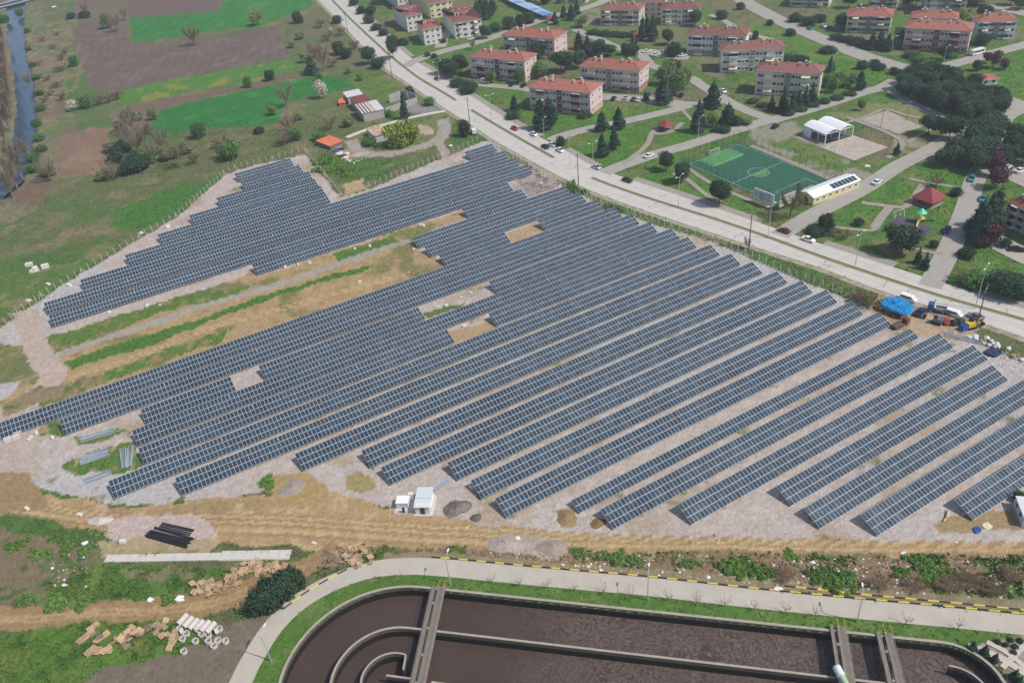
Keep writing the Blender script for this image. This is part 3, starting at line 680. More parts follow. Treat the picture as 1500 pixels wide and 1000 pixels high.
def glass_material():
    m = bpy.data.materials.new('solar_glass'); m.use_nodes = True; N = m.node_tree.nodes; L = m.node_tree.links; p = N['Principled BSDF']
    ge = N.new('ShaderNodeNewGeometry'); mp = N.new('ShaderNodeMapping'); mp.inputs['Rotation'].default_value = (0, 0, -E_A)
    L.new(ge.outputs['Position'], mp.inputs['Vector'])
    # one tone per module: snap the position to the module grid
    dv = N.new('ShaderNodeVectorMath'); dv.operation = 'DIVIDE'; dv.inputs[1].default_value = (COLW, MOD_C, 1000)
    fl = N.new('ShaderNodeVectorMath'); fl.operation = 'FLOOR'; wn_ = N.new('ShaderNodeTexWhiteNoise')
    L.new(mp.outputs[0], dv.inputs[0]); L.new(dv.outputs[0], fl.inputs[0]); L.new(fl.outputs[0], wn_.inputs['Vector'])
    nz = N.new('ShaderNodeTexNoise'); nz.inputs['Scale'].default_value = 0.05; nz.inputs['Detail'].default_value = 3; L.new(ge.outputs['Position'], nz.inputs['Vector'])
    ad = N.new('ShaderNodeMath'); ad.operation = 'MULTIPLY_ADD'; ad.inputs[1].default_value = 0.28; L.new(wn_.outputs[0], ad.inputs[0]); L.new(nz.outputs[0], ad.inputs[2])
    cr = N.new('ShaderNodeValToRGB'); L.new(ad.outputs[0], cr.inputs[0])
    e = cr.color_ramp.elements; e[0].position = 0.3; e[0].color = (0.022, 0.039, 0.058, 1); e[1].position = 0.95; e[1].color = (0.046, 0.073, 0.100, 1)
    n3 = e.new(0.62); n3.color = (0.033, 0.055, 0.079, 1)
    L.new(cr.outputs[0], p.inputs['Base Color'])
    p.inputs['Roughness'].default_value = 0.18; p.inputs['Specular IOR Level'].default_value = 0.55
    rr = N.new('ShaderNodeMapRange'); rr.inputs[3].default_value = 0.1; rr.inputs[4].default_value = 0.32; L.new(wn_.outputs[0], rr.inputs[0]); L.new(rr.outputs[0], p.inputs['Roughness'])
    return m
GLASS_M = glass_material()
# one module in local row axes: x along the row, slope rising along y
ct, st = math.cos(TILT), math.sin(TILT)
def slope_pt(x, s, h): return (x, s * ct - h * st, s * st + h * ct)
def module_data():
    w, l, t = COLW - 0.03, MOD_L - 0.05, 0.04; bx, by = 0.030, 0.045
    V = [slope_pt(x, s, h) for h in (0, -t) for x, s in ((0, 0), (w, 0), (w, l), (0, l))]
    V += [slope_pt(x, s, 0) for x, s in ((bx, by), (w - bx, by), (w - bx, l - by), (bx, l - by))]
    F = [(8, 9, 10, 11), (0, 1, 9, 8), (1, 2, 10, 9), (2, 3, 11, 10), (3, 0, 8, 11), (0, 4, 5, 1), (1, 5, 6, 2), (2, 6, 7, 3), (3, 7, 4, 0), (4, 7, 6, 5)]
    return np.array(V), np.array(F), [0] + [1] * 9
MV, MF, MM = module_data()
MODULE = np_mesh('solar_panel', MV, MF, [GLASS_M, FRAME_M], MM)
def solar_row(n, high, seg, label, near):
    e0, e1 = seg; skew = 0.0
    if isinstance(n, tuple): skew = (n[1] - n[0]) / 175.0; n = n[0] + skew * (e0 + 10)
    base = E_U * e0 + E_N * n
    root = thing('solar_row', label, 'solar panels', (base.x, base.y, 0), E_A + skew, 'rows of the solar field')
    length = e1 - e0; ncol = int(round(length / COLW)); tabl = max(1, round(ncol / 26))
    pos = []
    jit = [rnd.uniform(-0.03, 0.03) for _ in range(tabl + 1)]
    for c in range(ncol):
        k = min(c * tabl // ncol, tabl - 1)
        x = c * COLW + (k * 0.14 if tabl > 1 else 0) * (length / (length + 0.14 * tabl))
        for r in range(high): pos.append((x, r, jit[k]))
    pos.sort(key=lambda q: (base + E_U * q[0] - Vector((0, 60))).length) if near else None
    single = pos[:300] if near else []
    rest = pos[300:] if near else pos
    for x, r, j in single:
        o = bpy.data.objects.new('solar_panel', MODULE); C.link(o); o.parent = root
        p = slope_pt(x, r * MOD_L, 0); o.location = (p[0], p[1], p[2] + LOWZ + j)
    if rest:
        off = np.array([slope_pt(x, r * MOD_L, 0) for x, r, j in rest]); off[:, 2] += LOWZ + np.array([j for _, _, j in rest])
        V = (off[:, None, :] + MV[None]).reshape(-1, 3); F = (np.arange(len(rest))[:, None, None] * len(MV) + MF[None]).reshape(-1, 4)
        obj('panel_array', np_mesh('panel_array', V, F, [GLASS_M, FRAME_M], MM * len(rest)), root, kind='stuff')
    bm = MB(); W = high * MOD_L; L = ncol * COLW + 0.14 * tabl
    for r in range(high):
        for s in (r * MOD_L + 0.35, (r + 1) * MOD_L - 0.35):
            a = slope_pt(0, s, -0.09); bm.box(L / 2, a[1], a[2] + LOWZ - 0.05, L, 0.07, 0.08)
    x = 0.6
    while x < L:
        for s in (W * 0.2, W * 0.8):
            a = slope_pt(x, s, -0.12); bm.box(x, a[1], -0.05, 0.12, 0.12, a[2] + LOWZ)
        a, b = slope_pt(x, 0.1, -0.13), slope_pt(x, W - 0.1, -0.13)
        bm.tube((x, a[1], a[2] + LOWZ), (x, b[1], b[2] + LOWZ), 0.06, n=4)
        x += 3.6
    part('support_frame', bm, STEEL_M, root)
    return root
for i, r in enumerate(ROWS):
    segs = r[2:]
    for k, sg in enumerate(segs):
        w = ORD[i] if i < len(ROWS) - 1 else 'farthest'
        lab = f'tilted row of dark blue solar panels, {w} row counted from the bottom right corner'
        if r[1] == 2: lab = 'narrow solar row only two panels high beside the widest aisle'
        if len(segs) == 2: lab = f'{("left", "right")[k]} piece of the {w} solar row from the bottom right corner'
        if len(segs) == 3: lab = f'{("left", "middle", "right")[k]} piece of the broken {w} solar row from the bottom right'
        solar_row(r[0], r[1], sg, lab, i <= 14)

# ------------------------------------------------------------------ perimeter fence: white concrete posts with bent tops
POSTM = mat('white_concrete_post', S(214, 208, 196), 0.8, 0.1, 2.0)
bm = MB(); bm.box(0, 0, -0.1, 0.13, 0.13, 2.3); bm.tube((0, 0, 2.15), (0.0, 0.42, 2.62), 0.07, 0.06, 4)
POST = bm.mesh('post', [POSTM])
bm = MB(); bm.box(0, 0, -0.1, 0.13, 0.13, 2.3); bm.tube((0, 0, 2.15), (0.0, 0.42, 2.62), 0.07, 0.06, 4); bm.tube((1.3, 0, 0), (0.05, 0, 1.8), 0.07, n=4); bm.tube((-1.3, 0, 0), (-0.05, 0, 1.8), 0.07, n=4)
POSTB = bm.mesh('post', [POSTM])
WIRE = mat('fence_wire', S(150, 148, 140), 0.6, metal=0.3)
def fence(label, pts, step=2.9, out=1):
    P = ws(pts); root = thing('wire_fence', label, 'fence', (P[0].x, P[0].y, 0)); o0 = P[0]; wires = MB()
    tops = []
    for a, b in zip(P[:-1], P[1:]):
        L = (b - a).length; n = max(1, round(L / step)); ang = math.atan2((b - a).y, (b - a).x)
        for k in range(n):
            p = a.lerp(b, k / n); brace = (k == 0)
            q = obj('post', POSTB if brace else POST, root, (p.x - o0.x + rnd.uniform(-.05, .05), p.y - o0.y + rnd.uniform(-.05, .05), rnd.uniform(-0.08, 0.02)), ang if out > 0 else ang + math.pi)
            q.rotation_euler = (rnd.uniform(-.04, .04), rnd.uniform(-.04, .04), q.rotation_euler[2]); tops.append(p - o0)
    tops.append(P[-1] - o0)
    for a, b in zip(tops[:-1], tops[1:]):
        for z in (0.15, 0.6, 1.05, 1.5, 1.95): wires.tube((a.x, a.y, z), (b.x, b.y, z), 0.016, n=3, cap=False)
    part('wire', wires, WIRE, root)
fence('white post fence climbing beside the stepped left edge of the panels', [(-40, 505), (0, 482), (62, 436), (121, 400), (205, 350), (259, 319), (329, 257), (345, 248)])
fence('white post fence behind the topmost solar rows by the meadow', [(345, 248), (400, 235), (447, 222)])
fence('white post fence beside the bare earth wedge between two panel blocks', [(447, 222), (475, 256), (502, 289)])
fence('white post fence between the panels and the scrapyard track', [(502, 289), (542, 275), (590, 255), (650, 230), (707, 205)])
fence('white post fence following the avenue verge along the right ends of the rows', [(712, 204), (752, 233), (780, 246), (797, 260), (830, 270), (880, 300), (929, 316), (983, 335), (1042, 351), (1091, 373), (1154, 401), (1246, 436), (1278, 448)], out=-1)
fence('short white post fence at the far right behind the heaped bags', [(1395, 490), (1440, 502), (1489, 526), (1560, 556)], out=-1)

# ------------------------------------------------------------------ apartment houses
ROOFM = mat('red_clay_tiles', S(160, 102, 88), 0.85, 0.22, 0.5, bump=0.2, detail=6, objrand=0.12)
ROOFB = mat('weathered_clay_tiles', S(136, 92, 84), 0.85, 0.22, 0.5, bump=0.2, detail=6, objrand=0.12)
WHITE = mat('white_render', S(226, 222, 214), 0.85, 0.06, 0.4); CREAM = mat('cream_render', S(216, 208, 188), 0.85, 0.06, 0.4)
PINK = mat('pink_render', S(214, 178, 170), 0.85, 0.07, 0.4); PINKD = mat('rose_render', S(186, 128, 120), 0.85, 0.07, 0.4); WINE = mat('wine_red_panel', S(132, 62, 66), 0.8, 0.08, 0.6)
PALEP = mat('pale_lilac_render', S(216, 194, 190), 0.85, 0.06, 0.4); GREYW = mat('grey_render', S(176, 172, 168), 0.85, 0.08, 0.4); BLUEW = mat('pale_blue_render', S(196, 208, 222), 0.85, 0.06, 0.4)
BEIGE = mat('beige_render', S(206, 194, 172), 0.85, 0.06, 0.4); OLIVE = mat('olive_panel', S(150, 150, 126), 0.85, 0.08, 0.4); YELW = mat('pale_yellow_render', S(228, 214, 160), 0.85, 0.06, 0.4); DGREY = mat('dark_grey_render', S(120, 118, 122), 0.85, 0.08, 0.4)
FRMW = mat('window_frame_white', S(232, 232, 228), 0.6); PANE = mat('window_glass', (0.02, 0.025, 0.032), 0.08, spec=0.6)
CHIM = mat('chimney_render', S(214, 204, 190), 0.85, 0.1, 1.0); AWN = mat('cream_awning', S(228, 214, 186), 0.85); METALR = mat('balcony_rail', S(210, 208, 204), 0.6)

def win_mesh(w, h, name='window'):
    bm = MB(); bm.box(0, 0, 0, w + 0.16, 0.12, h + 0.16, 0)                     # frame, standing proud of the wall
    for x in ((-w / 4, w / 4) if w > 0.9 else (0,)):
        pw = (w / 2 - 0.06) if w > 0.9 else w - 0.06
        bm.face([(x - pw / 2, -0.065, 0.1), (x + pw / 2, -0.065, 0.1), (x + pw / 2, -0.065, h + 0.06), (x - pw / 2, -0.065, h + 0.06)], 1)
    bm.box(0, -0.1, -0.05, w + 0.3, 0.16, 0.06, 0)
    return bm.mesh(name, [FRMW, PANE])
WIN_A, WIN_B, WIN_S = win_mesh(1.5, 1.35), win_mesh(1.1, 1.2), win_mesh(0.7, 0.9)
DOOR = win_mesh(1.4, 2.1, 'door')
def balcony_mesh(w, enclosed, body, awning):
    bm = MB(); bm.box(0, -0.65, 0, w, 1.3, 0.14, 0); bm.box(0, -1.26, 0.14, w, 0.08, 0.9, 1)
    for s in (-1, 1): bm.box(s * (w / 2 - 0.04), -0.6, 0.14, 0.08, 1.22, 0.9, 1)
    if enclosed:
        bm.box(0, -1.2, 1.04, w - 0.1, 0.06, 1.45, 2); bm.box(0, -0.6, 2.5, w, 1.3, 0.08, 0)
    if awning:
        n = len(bm.v); bm.v += [(-w / 2, -0.02, 2.5), (w / 2, -0.02, 2.5), (w / 2, -1.7, 1.75), (-w / 2, -1.7, 1.75), (-w / 2, -1.7, 1.5), (w / 2, -1.7, 1.5)]
        bm.f += [(n, n + 3, n + 2, n + 1), (n + 3, n + 4, n + 5, n + 2)]; bm.m += [3, 3]
    return bm.mesh('balcony', [WHITE, body, PANE, AWN])
def hip_roof(L, W, z, oh, rise, m, parent):
    bm = MB(); x0, x1, y0, y1 = -oh, L + oh, -oh, W + oh; r = (W / 2 + oh) * 0.92; ym = W / 2
    a, b = (x0 + r, ym, z + rise), (x1 - r, ym, z + rise); e = [(x0, y0, z), (x1, y0, z), (x1, y1, z), (x0, y1, z)]; d = [(x, y, z - 0.18) for x, y, _ in e]
    bm.face([e[0], e[1], b, a]); bm.face([e[2], e[3], a, b]); bm.face([e[1], e[2], b]); bm.face([e[3], e[0], a])
    for i in range(4): bm.face([d[i], d[(i + 1) % 4], e[(i + 1) % 4], e[i]], 1)
    bm.face([d[3], d[2], d[1], d[0]], 1)
    for p, q in ((a, b), (e[0], a), (e[3], a), (e[1], b), (e[2], b)): bm.tube((p[0], p[1], p[2] + 0.02), (q[0], q[1], q[2] + 0.02), 0.13, n=4)
    rf = part('roof', bm, [m, WHITE], parent)
    return rf, lambda x, y: z + rise * min(1, min((y - y0), (y1 - y)) / (ym - y0), min(x - x0, x1 - x) / r)
CH = MB(); CH.box(0, 0, 0, 0.8, 0.8, 1.9); CH.box(0, 0, 1.9, 1.05, 1.05, 0.16); CHM = CH.mesh('chimney', [CHIM])
DM = MB()
for k in range(9):
    a0, a1 = 2 * math.pi * k / 9, 2 * math.pi * (k + 1) / 9
    DM.face([(0, 0.18, 0), (0.45 * math.cos(a0), 0, 0.45 * math.sin(a0)), (0.45 * math.cos(a1), 0, 0.45 * math.sin(a1))])
    DM.face([(0, 0.2, 0), (0.45 * math.cos(a1), 0.02, 0.45 * math.sin(a1)), (0.45 * math.cos(a0), 0.02, 0.45 * math.sin(a0))])
DM.tube((0, 0.19, 0), (0, 0.35, -0.6), 0.04, n=4)
DISH = DM.mesh('satellite_dish', [WHITE])
def house(label, A, B, D, wall, base, roof=ROOFM, eaves=11.0, floors=3, panel=WINE, bal=None, chims=6, side_wins=1, group='apartment blocks of the housing estate', rise=2.7, depth=None, front_open=True, left_side=True):
    a, b, d = site(*A), site(*B), site(*D)
    L = (b - a).length; u = (b - a) / L; ang = math.atan2(u.y, u.x)
    W = depth or (0.74 if D[0] > A[0] else 1.0) * abs((d - a).dot(Vector((-u.y, u.x))))
    root = thing('apartment_building', label, 'building', (a.x, a.y, 0), ang, group)
    bm = MB(); bh = eaves / floors * 0.82
    bm.prism([(-.03, -.03), (L + .03, -.03), (L + .03, W + .03), (-.03, W + .03)], -0.3, bh, 0); part('ground_storey_wall', bm, base, root)
    bm = MB(); bm.prism([(0, 0), (L, 0), (L, W), (0, W)], bh, eaves - 0.1, 0); part('wall', bm, wall, root)
    fh = (eaves - 0.4) / floors
    for k in range(1, floors):
        bm = MB(); z = 0.3 + fh * k - 0.1
        for (x0, y0, x1, y1) in ((0, -.08, L, -.0), (0, W, L, W + .08), (-.08, -.08, -.0, W + .08), (L, -.08, L + .08, W + .08)): bm.prism([(x0, y0), (x1, y0), (x1, y1), (x0, y1)], z, z + 0.22)
        part('string_course', bm, WHITE, root)
    rf, rz = hip_roof(L, W, eaves, 0.6, rise, roof, root)
    cs = [(0.2, 0.36), (0.32, 0.34), (0.66, 0.36), (0.8, 0.38), (0.26, 0.62), (0.74, 0.62), (0.5, 0.6), (0.4, 0.4)][:chims]
    for fx, fy in cs:
        x, y = L * fx + rnd.uniform(-.4, .4), W * fy; obj('chimney', CHM, rf, (x, y, rz(x, y) - 0.5), scale=(1, 1, rnd.uniform(.75, 1.05)))
    for k in range(4):
        x, y = L * rnd.uniform(.15, .85), W * rnd.uniform(.3, .45); obj('satellite_dish', DISH, rf, (x, y, rz(x, y) + 0.65), rnd.uniform(-.3, .3) - 0.3)
    bw = min(4.2, L * 0.14); bs = [L * 0.2, L * 0.78] if L > 14 else []
    if bs and bal:
        sets = [balcony_mesh(bw, en, bd, aw) for en, bd, aw in ((True, bal, False), (False, bal, True), (False, WHITE, False), (True, WHITE, False))]
        for bi, x in enumerate(bs):
            for k in range(floors): obj('balcony', sets[(rnd.randrange(4) if True else 0)], root, (x, 0, 0.35 + fh * k))
    if L > 14 and panel:
        bm = MB(); bm.box(L / 2, -0.06, 0.1, 2.6, 0.2, eaves - 0.5); part('stair_panel', bm, panel, root)
        for k in range(floors): obj('window', WIN_B if k else DOOR, root, (L / 2, -0.2, 0.9 + fh * k if k else 0.15))
    for k in range(floors):
        z = 1.1 + fh * k
        xs = [0.06, 0.11, 0.3, 0.36, 0.42, 0.58, 0.64, 0.70, 0.88, 0.94] if L > 22 else ([0.08, 0.33, 0.4, 0.6, 0.67, 0.92] if L > 14 else [0.2, 0.5, 0.8])
        for j, f in enumerate(xs): obj('window', (WIN_A, WIN_B)[(j + (j > 4)) % 2], root, (L * f, -0.02, z))
        for j in range(side_wins + 1):
            y = W * (0.22 + 0.56 * j / max(1, side_wins))
            obj('window', WIN_B, root, (L + 0.02, y, z), math.pi / 2)
            if left_side: obj('window', WIN_B, root, (-0.02, y, z), -math.pi / 2)
        for f in (0.12, 0.3, 0.7, 0.88): obj('window', WIN_B, root, (L * f, W + 0.02, z), math.pi)
    return root
H = house
H('pink apartment block nearest the avenue behind two tall grey-green conifers', (777, 160), (865, 170), (794, 140), PALEP, PINK, bal=PINKD, panel=WINE)
H('pink apartment block with a row of cars parked in front', (850, 129), (936, 137), (866, 112), PALEP, PINKD, bal=PINKD, panel=OLIVE)
H('pink block with wine-red stairwell behind parked dark cars beside the avenue', (691, 113), (770, 121), (706, 97), PALEP, PINK, bal=WINE, panel=WINE)
H('pale apartment block with an orange hipped roof by the blue-edged lane', (738, 80), (813, 87), (752, 64), PALEP, PINK, bal=PINK, panel=DGREY)
H('cream apartment block fronted by a line of cypresses above the white hall', (1105, 138), (1198, 143), (1117, 122), CREAM, CREAM, ROOFB, bal=WHITE, panel=OLIVE)
H('white block with beige awnings and grey stair strip right of the parking court', (1055, 107), (1146, 104), (1064, 91), WHITE, PALEP, ROOFB, bal=BEIGE, panel=GREYW)
H('white block half hidden behind its awninged neighbour, brown roof', (1005, 81), (1090, 84), (1015, 68), WHITE, GREYW, ROOFB, bal=BEIGE, panel=DGREY)
H('beige block with wine roof at the top, left of the dark conifers', (880, 37), (936, 38), (888, 24), BEIGE, BEIGE, ROOFB, bal=WHITE, panel=OLIVE, eaves=9)
H('cream block with wine roof at the top beside a round dark tree', (968, 37), (1023, 36), (976, 24), BEIGE, CREAM, ROOFB, bal=WHITE, panel=WHITE, eaves=9)
H('small pale block squeezed between two wine-roofed blocks at the top', (940, 26), (972, 26), (944, 14), PALEP, PALEP, ROOFB, bal=None, panel=PINKD, eaves=9, chims=3)
H('beige block with red roof above a hedge beside the diagonal road', (1238, 48), (1302, 50), (1247, 33), BEIGE, GREYW, bal=BEIGE, panel=DGREY, eaves=9)
H('big pink block with wine-red stairwell at the bend of the upper road', (1321, 73), (1415, 79), (1332, 58), PINK, PINKD, bal=WINE, panel=WINE)
H('block showing only its red roof behind the big pink block', (1331, 50), (1398, 52), (1340, 38), PALEP, PALEP, bal=BEIGE, panel=None, eaves=8.5)
H('pale blue and white block at the upper right', (1427, 59), (1484, 58), (1435, 44), BLUEW, WHITE, bal=BLUEW, panel=DGREY, eaves=9)
H('cream block cut by the top edge beside the diagonal road', (1157, 10), (1213, 12), (1165, -2), CREAM, BEIGE, bal=BEIGE, panel=OLIVE, eaves=8)
H('pink block cut by the top edge behind the beige block', (1270, 17), (1312, 18), (1277, 4), PINK, PINK, bal=PINKD, panel=WINE, eaves=8)
H('tall grey block cut by the top edge above the big pink block', (1352, 22), (1413, 22), (1360, 6), GREYW, DGREY, bal=DGREY, panel=DGREY, eaves=12, floors=4)
H('white corner block with red hipped roof nearest the avenue junction', (623, 67), (649, 62.6), (606, 56), WHITE, WHITE, ROOFM, bal=None, panel=None, chims=4, eaves=9.5)
H('wide white block with black string courses beside a parking lane', (668, 57.4), (707, 51), (650, 37), WHITE, WHITE, ROOFB, bal=GREYW, panel=None, chims=7, eaves=9.5)
H('white block directly behind the corner block by the avenue', (598, 47), (621, 42.5), (583, 32), WHITE, WHITE, ROOFB, bal=None, panel=None, chims=4, eaves=9.5)
H('pale yellow block between the white blocks at the top', (632, 28), (664, 22), (618, 8), YELW, YELW, ROOFB, bal=None, panel=None, chims=5, eaves=9.5)
H('white block at the very top beside the avenue', (584, 14), (606, 10), (568, -4), WHITE, WHITE, ROOFB, bal=None, panel=None, chims=3, eaves=9.5)
H('brown-roofed block in the topmost left corner of the white blocks', (640, 4), (668, 0), (628, -14), GREYW, WHITE, ROOFB, bal=None, panel=None, chims=3, eaves=8)
H('greyish pink block cut by the right edge behind dark conifers', (1467, 328), (1530, 360), (1489, 312), GREYW, PALEP, ROOFM, bal=PALEP, panel=None, eaves=8.2, chims=4, group=None)
H('pale block peeping over the trees at the top centre', (822, 6), (858, 6), (828, -8), WHITE, PINK, ROOFB, bal=None, panel=PINKD, eaves=7, chims=3)

# ------------------------------------------------------------------ white sports hall with two bays
def sports_hall():
    a, b, d = site(1208, 212), site(1248, 200), site(1174, 199)
    L = (b - a).length; u = (b - a) / L; W = abs((d - a).dot(Vector((-u.y, u.x)))); ang = math.atan2(u.y, u.x)
    root = thing('sports_hall', 'white open-sided sports hall with two shallow gabled bays', 'hall', (a.x, a.y, 0), ang)
    wm_ = mat('white_hall_membrane', S(238, 240, 242), 0.6, 0.02, 0.3); fm = mat('white_hall_steel', S(228, 230, 230), 0.5)
    h, r = 4.4, 1.3; nb = 2
    for k in range(nb):
        x0, x1 = L * k / nb, L * (k + 1) / nb; xm = (x0 + x1) / 2; o = 0.3 if k == 0 else 0.0; o2 = 0.3 if k == nb - 1 else 0.0
        bm = MB(); pr = [(x0 - o, h), (x0 + (xm - x0) * .45, h + r * .62), (xm, h + r), (x1 - (x1 - xm) * .45, h + r * .62), (x1 + o2, h)]
        for (p, q) in zip(pr[:-1], pr[1:]):
            bm.face([(p[0], -.3, p[1]), (q[0], -.3, q[1]), (q[0], W + .3, q[1]), (p[0], W + .3, p[1])])
            bm.face([(p[0], -.3, p[1] - .12), (p[0], W + .3, p[1] - .12), (q[0], W + .3, q[1] - .12), (q[0], -.3, q[1] - .12)])
        part('roof_bay', bm, wm_, root)
        bm = MB(); bm.tube((x0, 0, h - .1), (x1, 0, h - .1), .14, n=4)
        for p, q in zip(pr[:-1], pr[1:]): bm.tube((p[0], 0, p[1] - .15), (q[0], 0, q[1] - .15), .14, n=4)
        for f in (.25, .5, .75): bm.tube((x0 + (x1 - x0) * f, 0, h - .1), (x0 + (x1 - x0) * f, 0, h + r * (1 - abs(f - .5) * 1.5) - .2), .08, n=4)
        part('gable_truss', bm, fm, root)
    for x in (0, L / 2, L):
        for y in (0, W / 3, 2 * W / 3, W):
            bm = MB(); bm.box(x, y, 0, .3, .3, h); part('column', bm, fm, root)
    bm = MB(); bm.box(-.05, W * .82, 0.0, .12, W * .34, h - .2); bm.box(L / 2, W - .05, 0, L - .4, .12, h - .2); part('end_wall', bm, wm_, root)
    bm = MB(); bm.box(-.02, W * .32, h - .9, .08, W * .62, .8); part('fascia', bm, fm, root)
    bm = MB(); bm.box(L / 2, W / 2, -.1, L - .6, W - .6, .16); part('floor', bm, mat('hall_floor', S(96, 100, 108), .7), root)
    bm = MB()
    for y in np.linspace(.3, W * .62, 9): bm.box(-.1, y, 0, .06, .06, 3.4)
    for z in (.9, 1.8, 2.7): bm.tube((-.1, .3, z), (-.1, W * .62, z), .03, n=4)
    part('side_mesh', bm, mat('grey_mesh', S(120, 124, 130), .6), root)
sports_hall()
sheet('hall_forecourt', ws(sh('d', (330, 780), (400, 770), (555, 735), (745, 800), (560, 872))), 0.06, mat('forecourt_concrete', S(182, 170, 158), 0.9, 0.2, 0.25, coords='World', detail=8))
sheet('hall_plinth', ws(sh('d', (232, 748), (280, 735), (420, 790), (395, 800))), 0.07, PAVE)
sheet('sports_court', ws(sh('d', (590, 652), (740, 600), (930, 690), (800, 728))), 0.05, mat('old_court_concrete', S(172, 160, 148), 0.9, 0.2, 0.3, coords='World', detail=8))

def clubhouse():
    a, b = site(1191, 301), site(1258, 275); L = (b - a).length; u = (b - a) / L; W = 6.5; ang = math.atan2(u.y, u.x)
    root = thing('clubhouse', 'long yellow-walled clubhouse with white roof beside the football pitch', 'clubhouse', (a.x, a.y, 0), ang)
    bm = MB(); bm.prism([(0, 0), (L, 0), (L, W), (0, W)], -.1, 3.0); part('wall', bm, mat('yellow_render', S(224, 212, 156), .85, .06, .5), root)
    bm = MB(); bm.face([(-.4, -.4, 3.0), (L + .4, -.4, 3.0), (L + .4, W / 2, 4.2), (-.4, W / 2, 4.2)]); bm.face([(-.4, W / 2, 4.2), (L + .4, W / 2, 4.2), (L + .4, W + .4, 3.0), (-.4, W + .4, 3.0)])
    bm.face([(-.01, 0, 3.0), (-.01, W, 3.0), (-.01, W / 2, 4.15)]); bm.face([(L + .01, 0, 3), (L + .01, W / 2, 4.15), (L + .01, W, 3)])
    bm.face([(-.4, -.4, 2.95), (-.4, W / 2, 4.12), (L + .4, W / 2, 4.12), (L + .4, -.4, 2.95)])
    rf = part('roof', bm, mat('white_roof_sheet', S(240, 242, 242), .55, .03, 1.0), root)
    me = win_mesh(1.2, .9)
    for f in (.08, .22, .36, .5, .64, .78, .92): obj('window', me, root, (L * f, -.02, 1.2))
    obj('door', DOOR, root, (-.02, W / 2, .05), -math.pi / 2)
    pm = MB(); pm.box(0, 0, 0, 1.6, 2.6, .06, 1); pm.face([(-.74, -1.24, .065), (.74, -1.24, .065), (.74, 1.24, .065), (-.74, 1.24, .065)], 0); pme = pm.mesh('roof_solar_panel', [GLASS_M, FRAME_M])
    for k in range(7):
        o = obj('roof_solar_panel', pme, root, (L * .47 + k * 1.75, W * .25 - .1, 3.72)); o.rotation_euler = (math.atan2(1.2, W / 2 + .4), 0, 0)
clubhouse()

def pyramid_shelter(label, px, w, h, m, dark=False):
    p = site(*px); root = thing('gazebo', label, 'gazebo', (p.x, p.y, 0), 0.55)
    tm = mat('gazebo_timber', S(120, 84, 62), .8, .15, 2)
    for sx in (-1, 1):
        for sy in (-1, 1):
            bm = MB(); bm.box(sx * w * .38, sy * w * .38, 0, .22, .22, 2.5); part('post', bm, tm, root)
    bm = MB(); c = [(-w / 2, -w / 2, 2.4), (w / 2, -w / 2, 2.4), (w / 2, w / 2, 2.4), (-w / 2, w / 2, 2.4)]
    for i in range(4): bm.face([c[i], c[(i + 1) % 4], (0, 0, 2.4 + h)])
    bm.face(c[::-1]); part('roof', bm, m, root)
    bm = MB(); bm.box(0, w * .3, .1, w * .6, .45, .42); bm.box(-w * .3, 0, .1, .45, w * .5, .42); part('bench', bm, tm, root)
    bm = MB(); bm.box(0, 0, 0.02, w * .9, w * .9, .12); part('floor_slab', bm, PAVE, root)
GZM = mat('dark_red_shingles', S(150, 72, 76), .85, .15, 1.5)
pyramid_shelter('small red pyramid-roofed gazebo on the lawn by the side street', (975, 190), 6.2, 2.3, GZM)
pyramid_shelter('large wine-red pyramid gazebo above the playground', (1359, 297), 8.5, 3.6, GZM)

def kiosk():
    p = site(1441, 126); root = thing('kiosk', 'small white kiosk with a red hipped roof beside the upper road', 'kiosk', (p.x - 5, p.y, 0), 0.0)
    bm = MB(); bm.prism([(0, 0), (11, 0), (11, 6), (0, 6)], 0, 2.9); part('wall', bm, WHITE, root)
    hip_roof(11, 6, 2.9, .7, 1.5, ROOFM, root)
    for f in (2, 5.5, 9): obj('window', WIN_A, root, (f, -.02, 1.0))
kiosk()

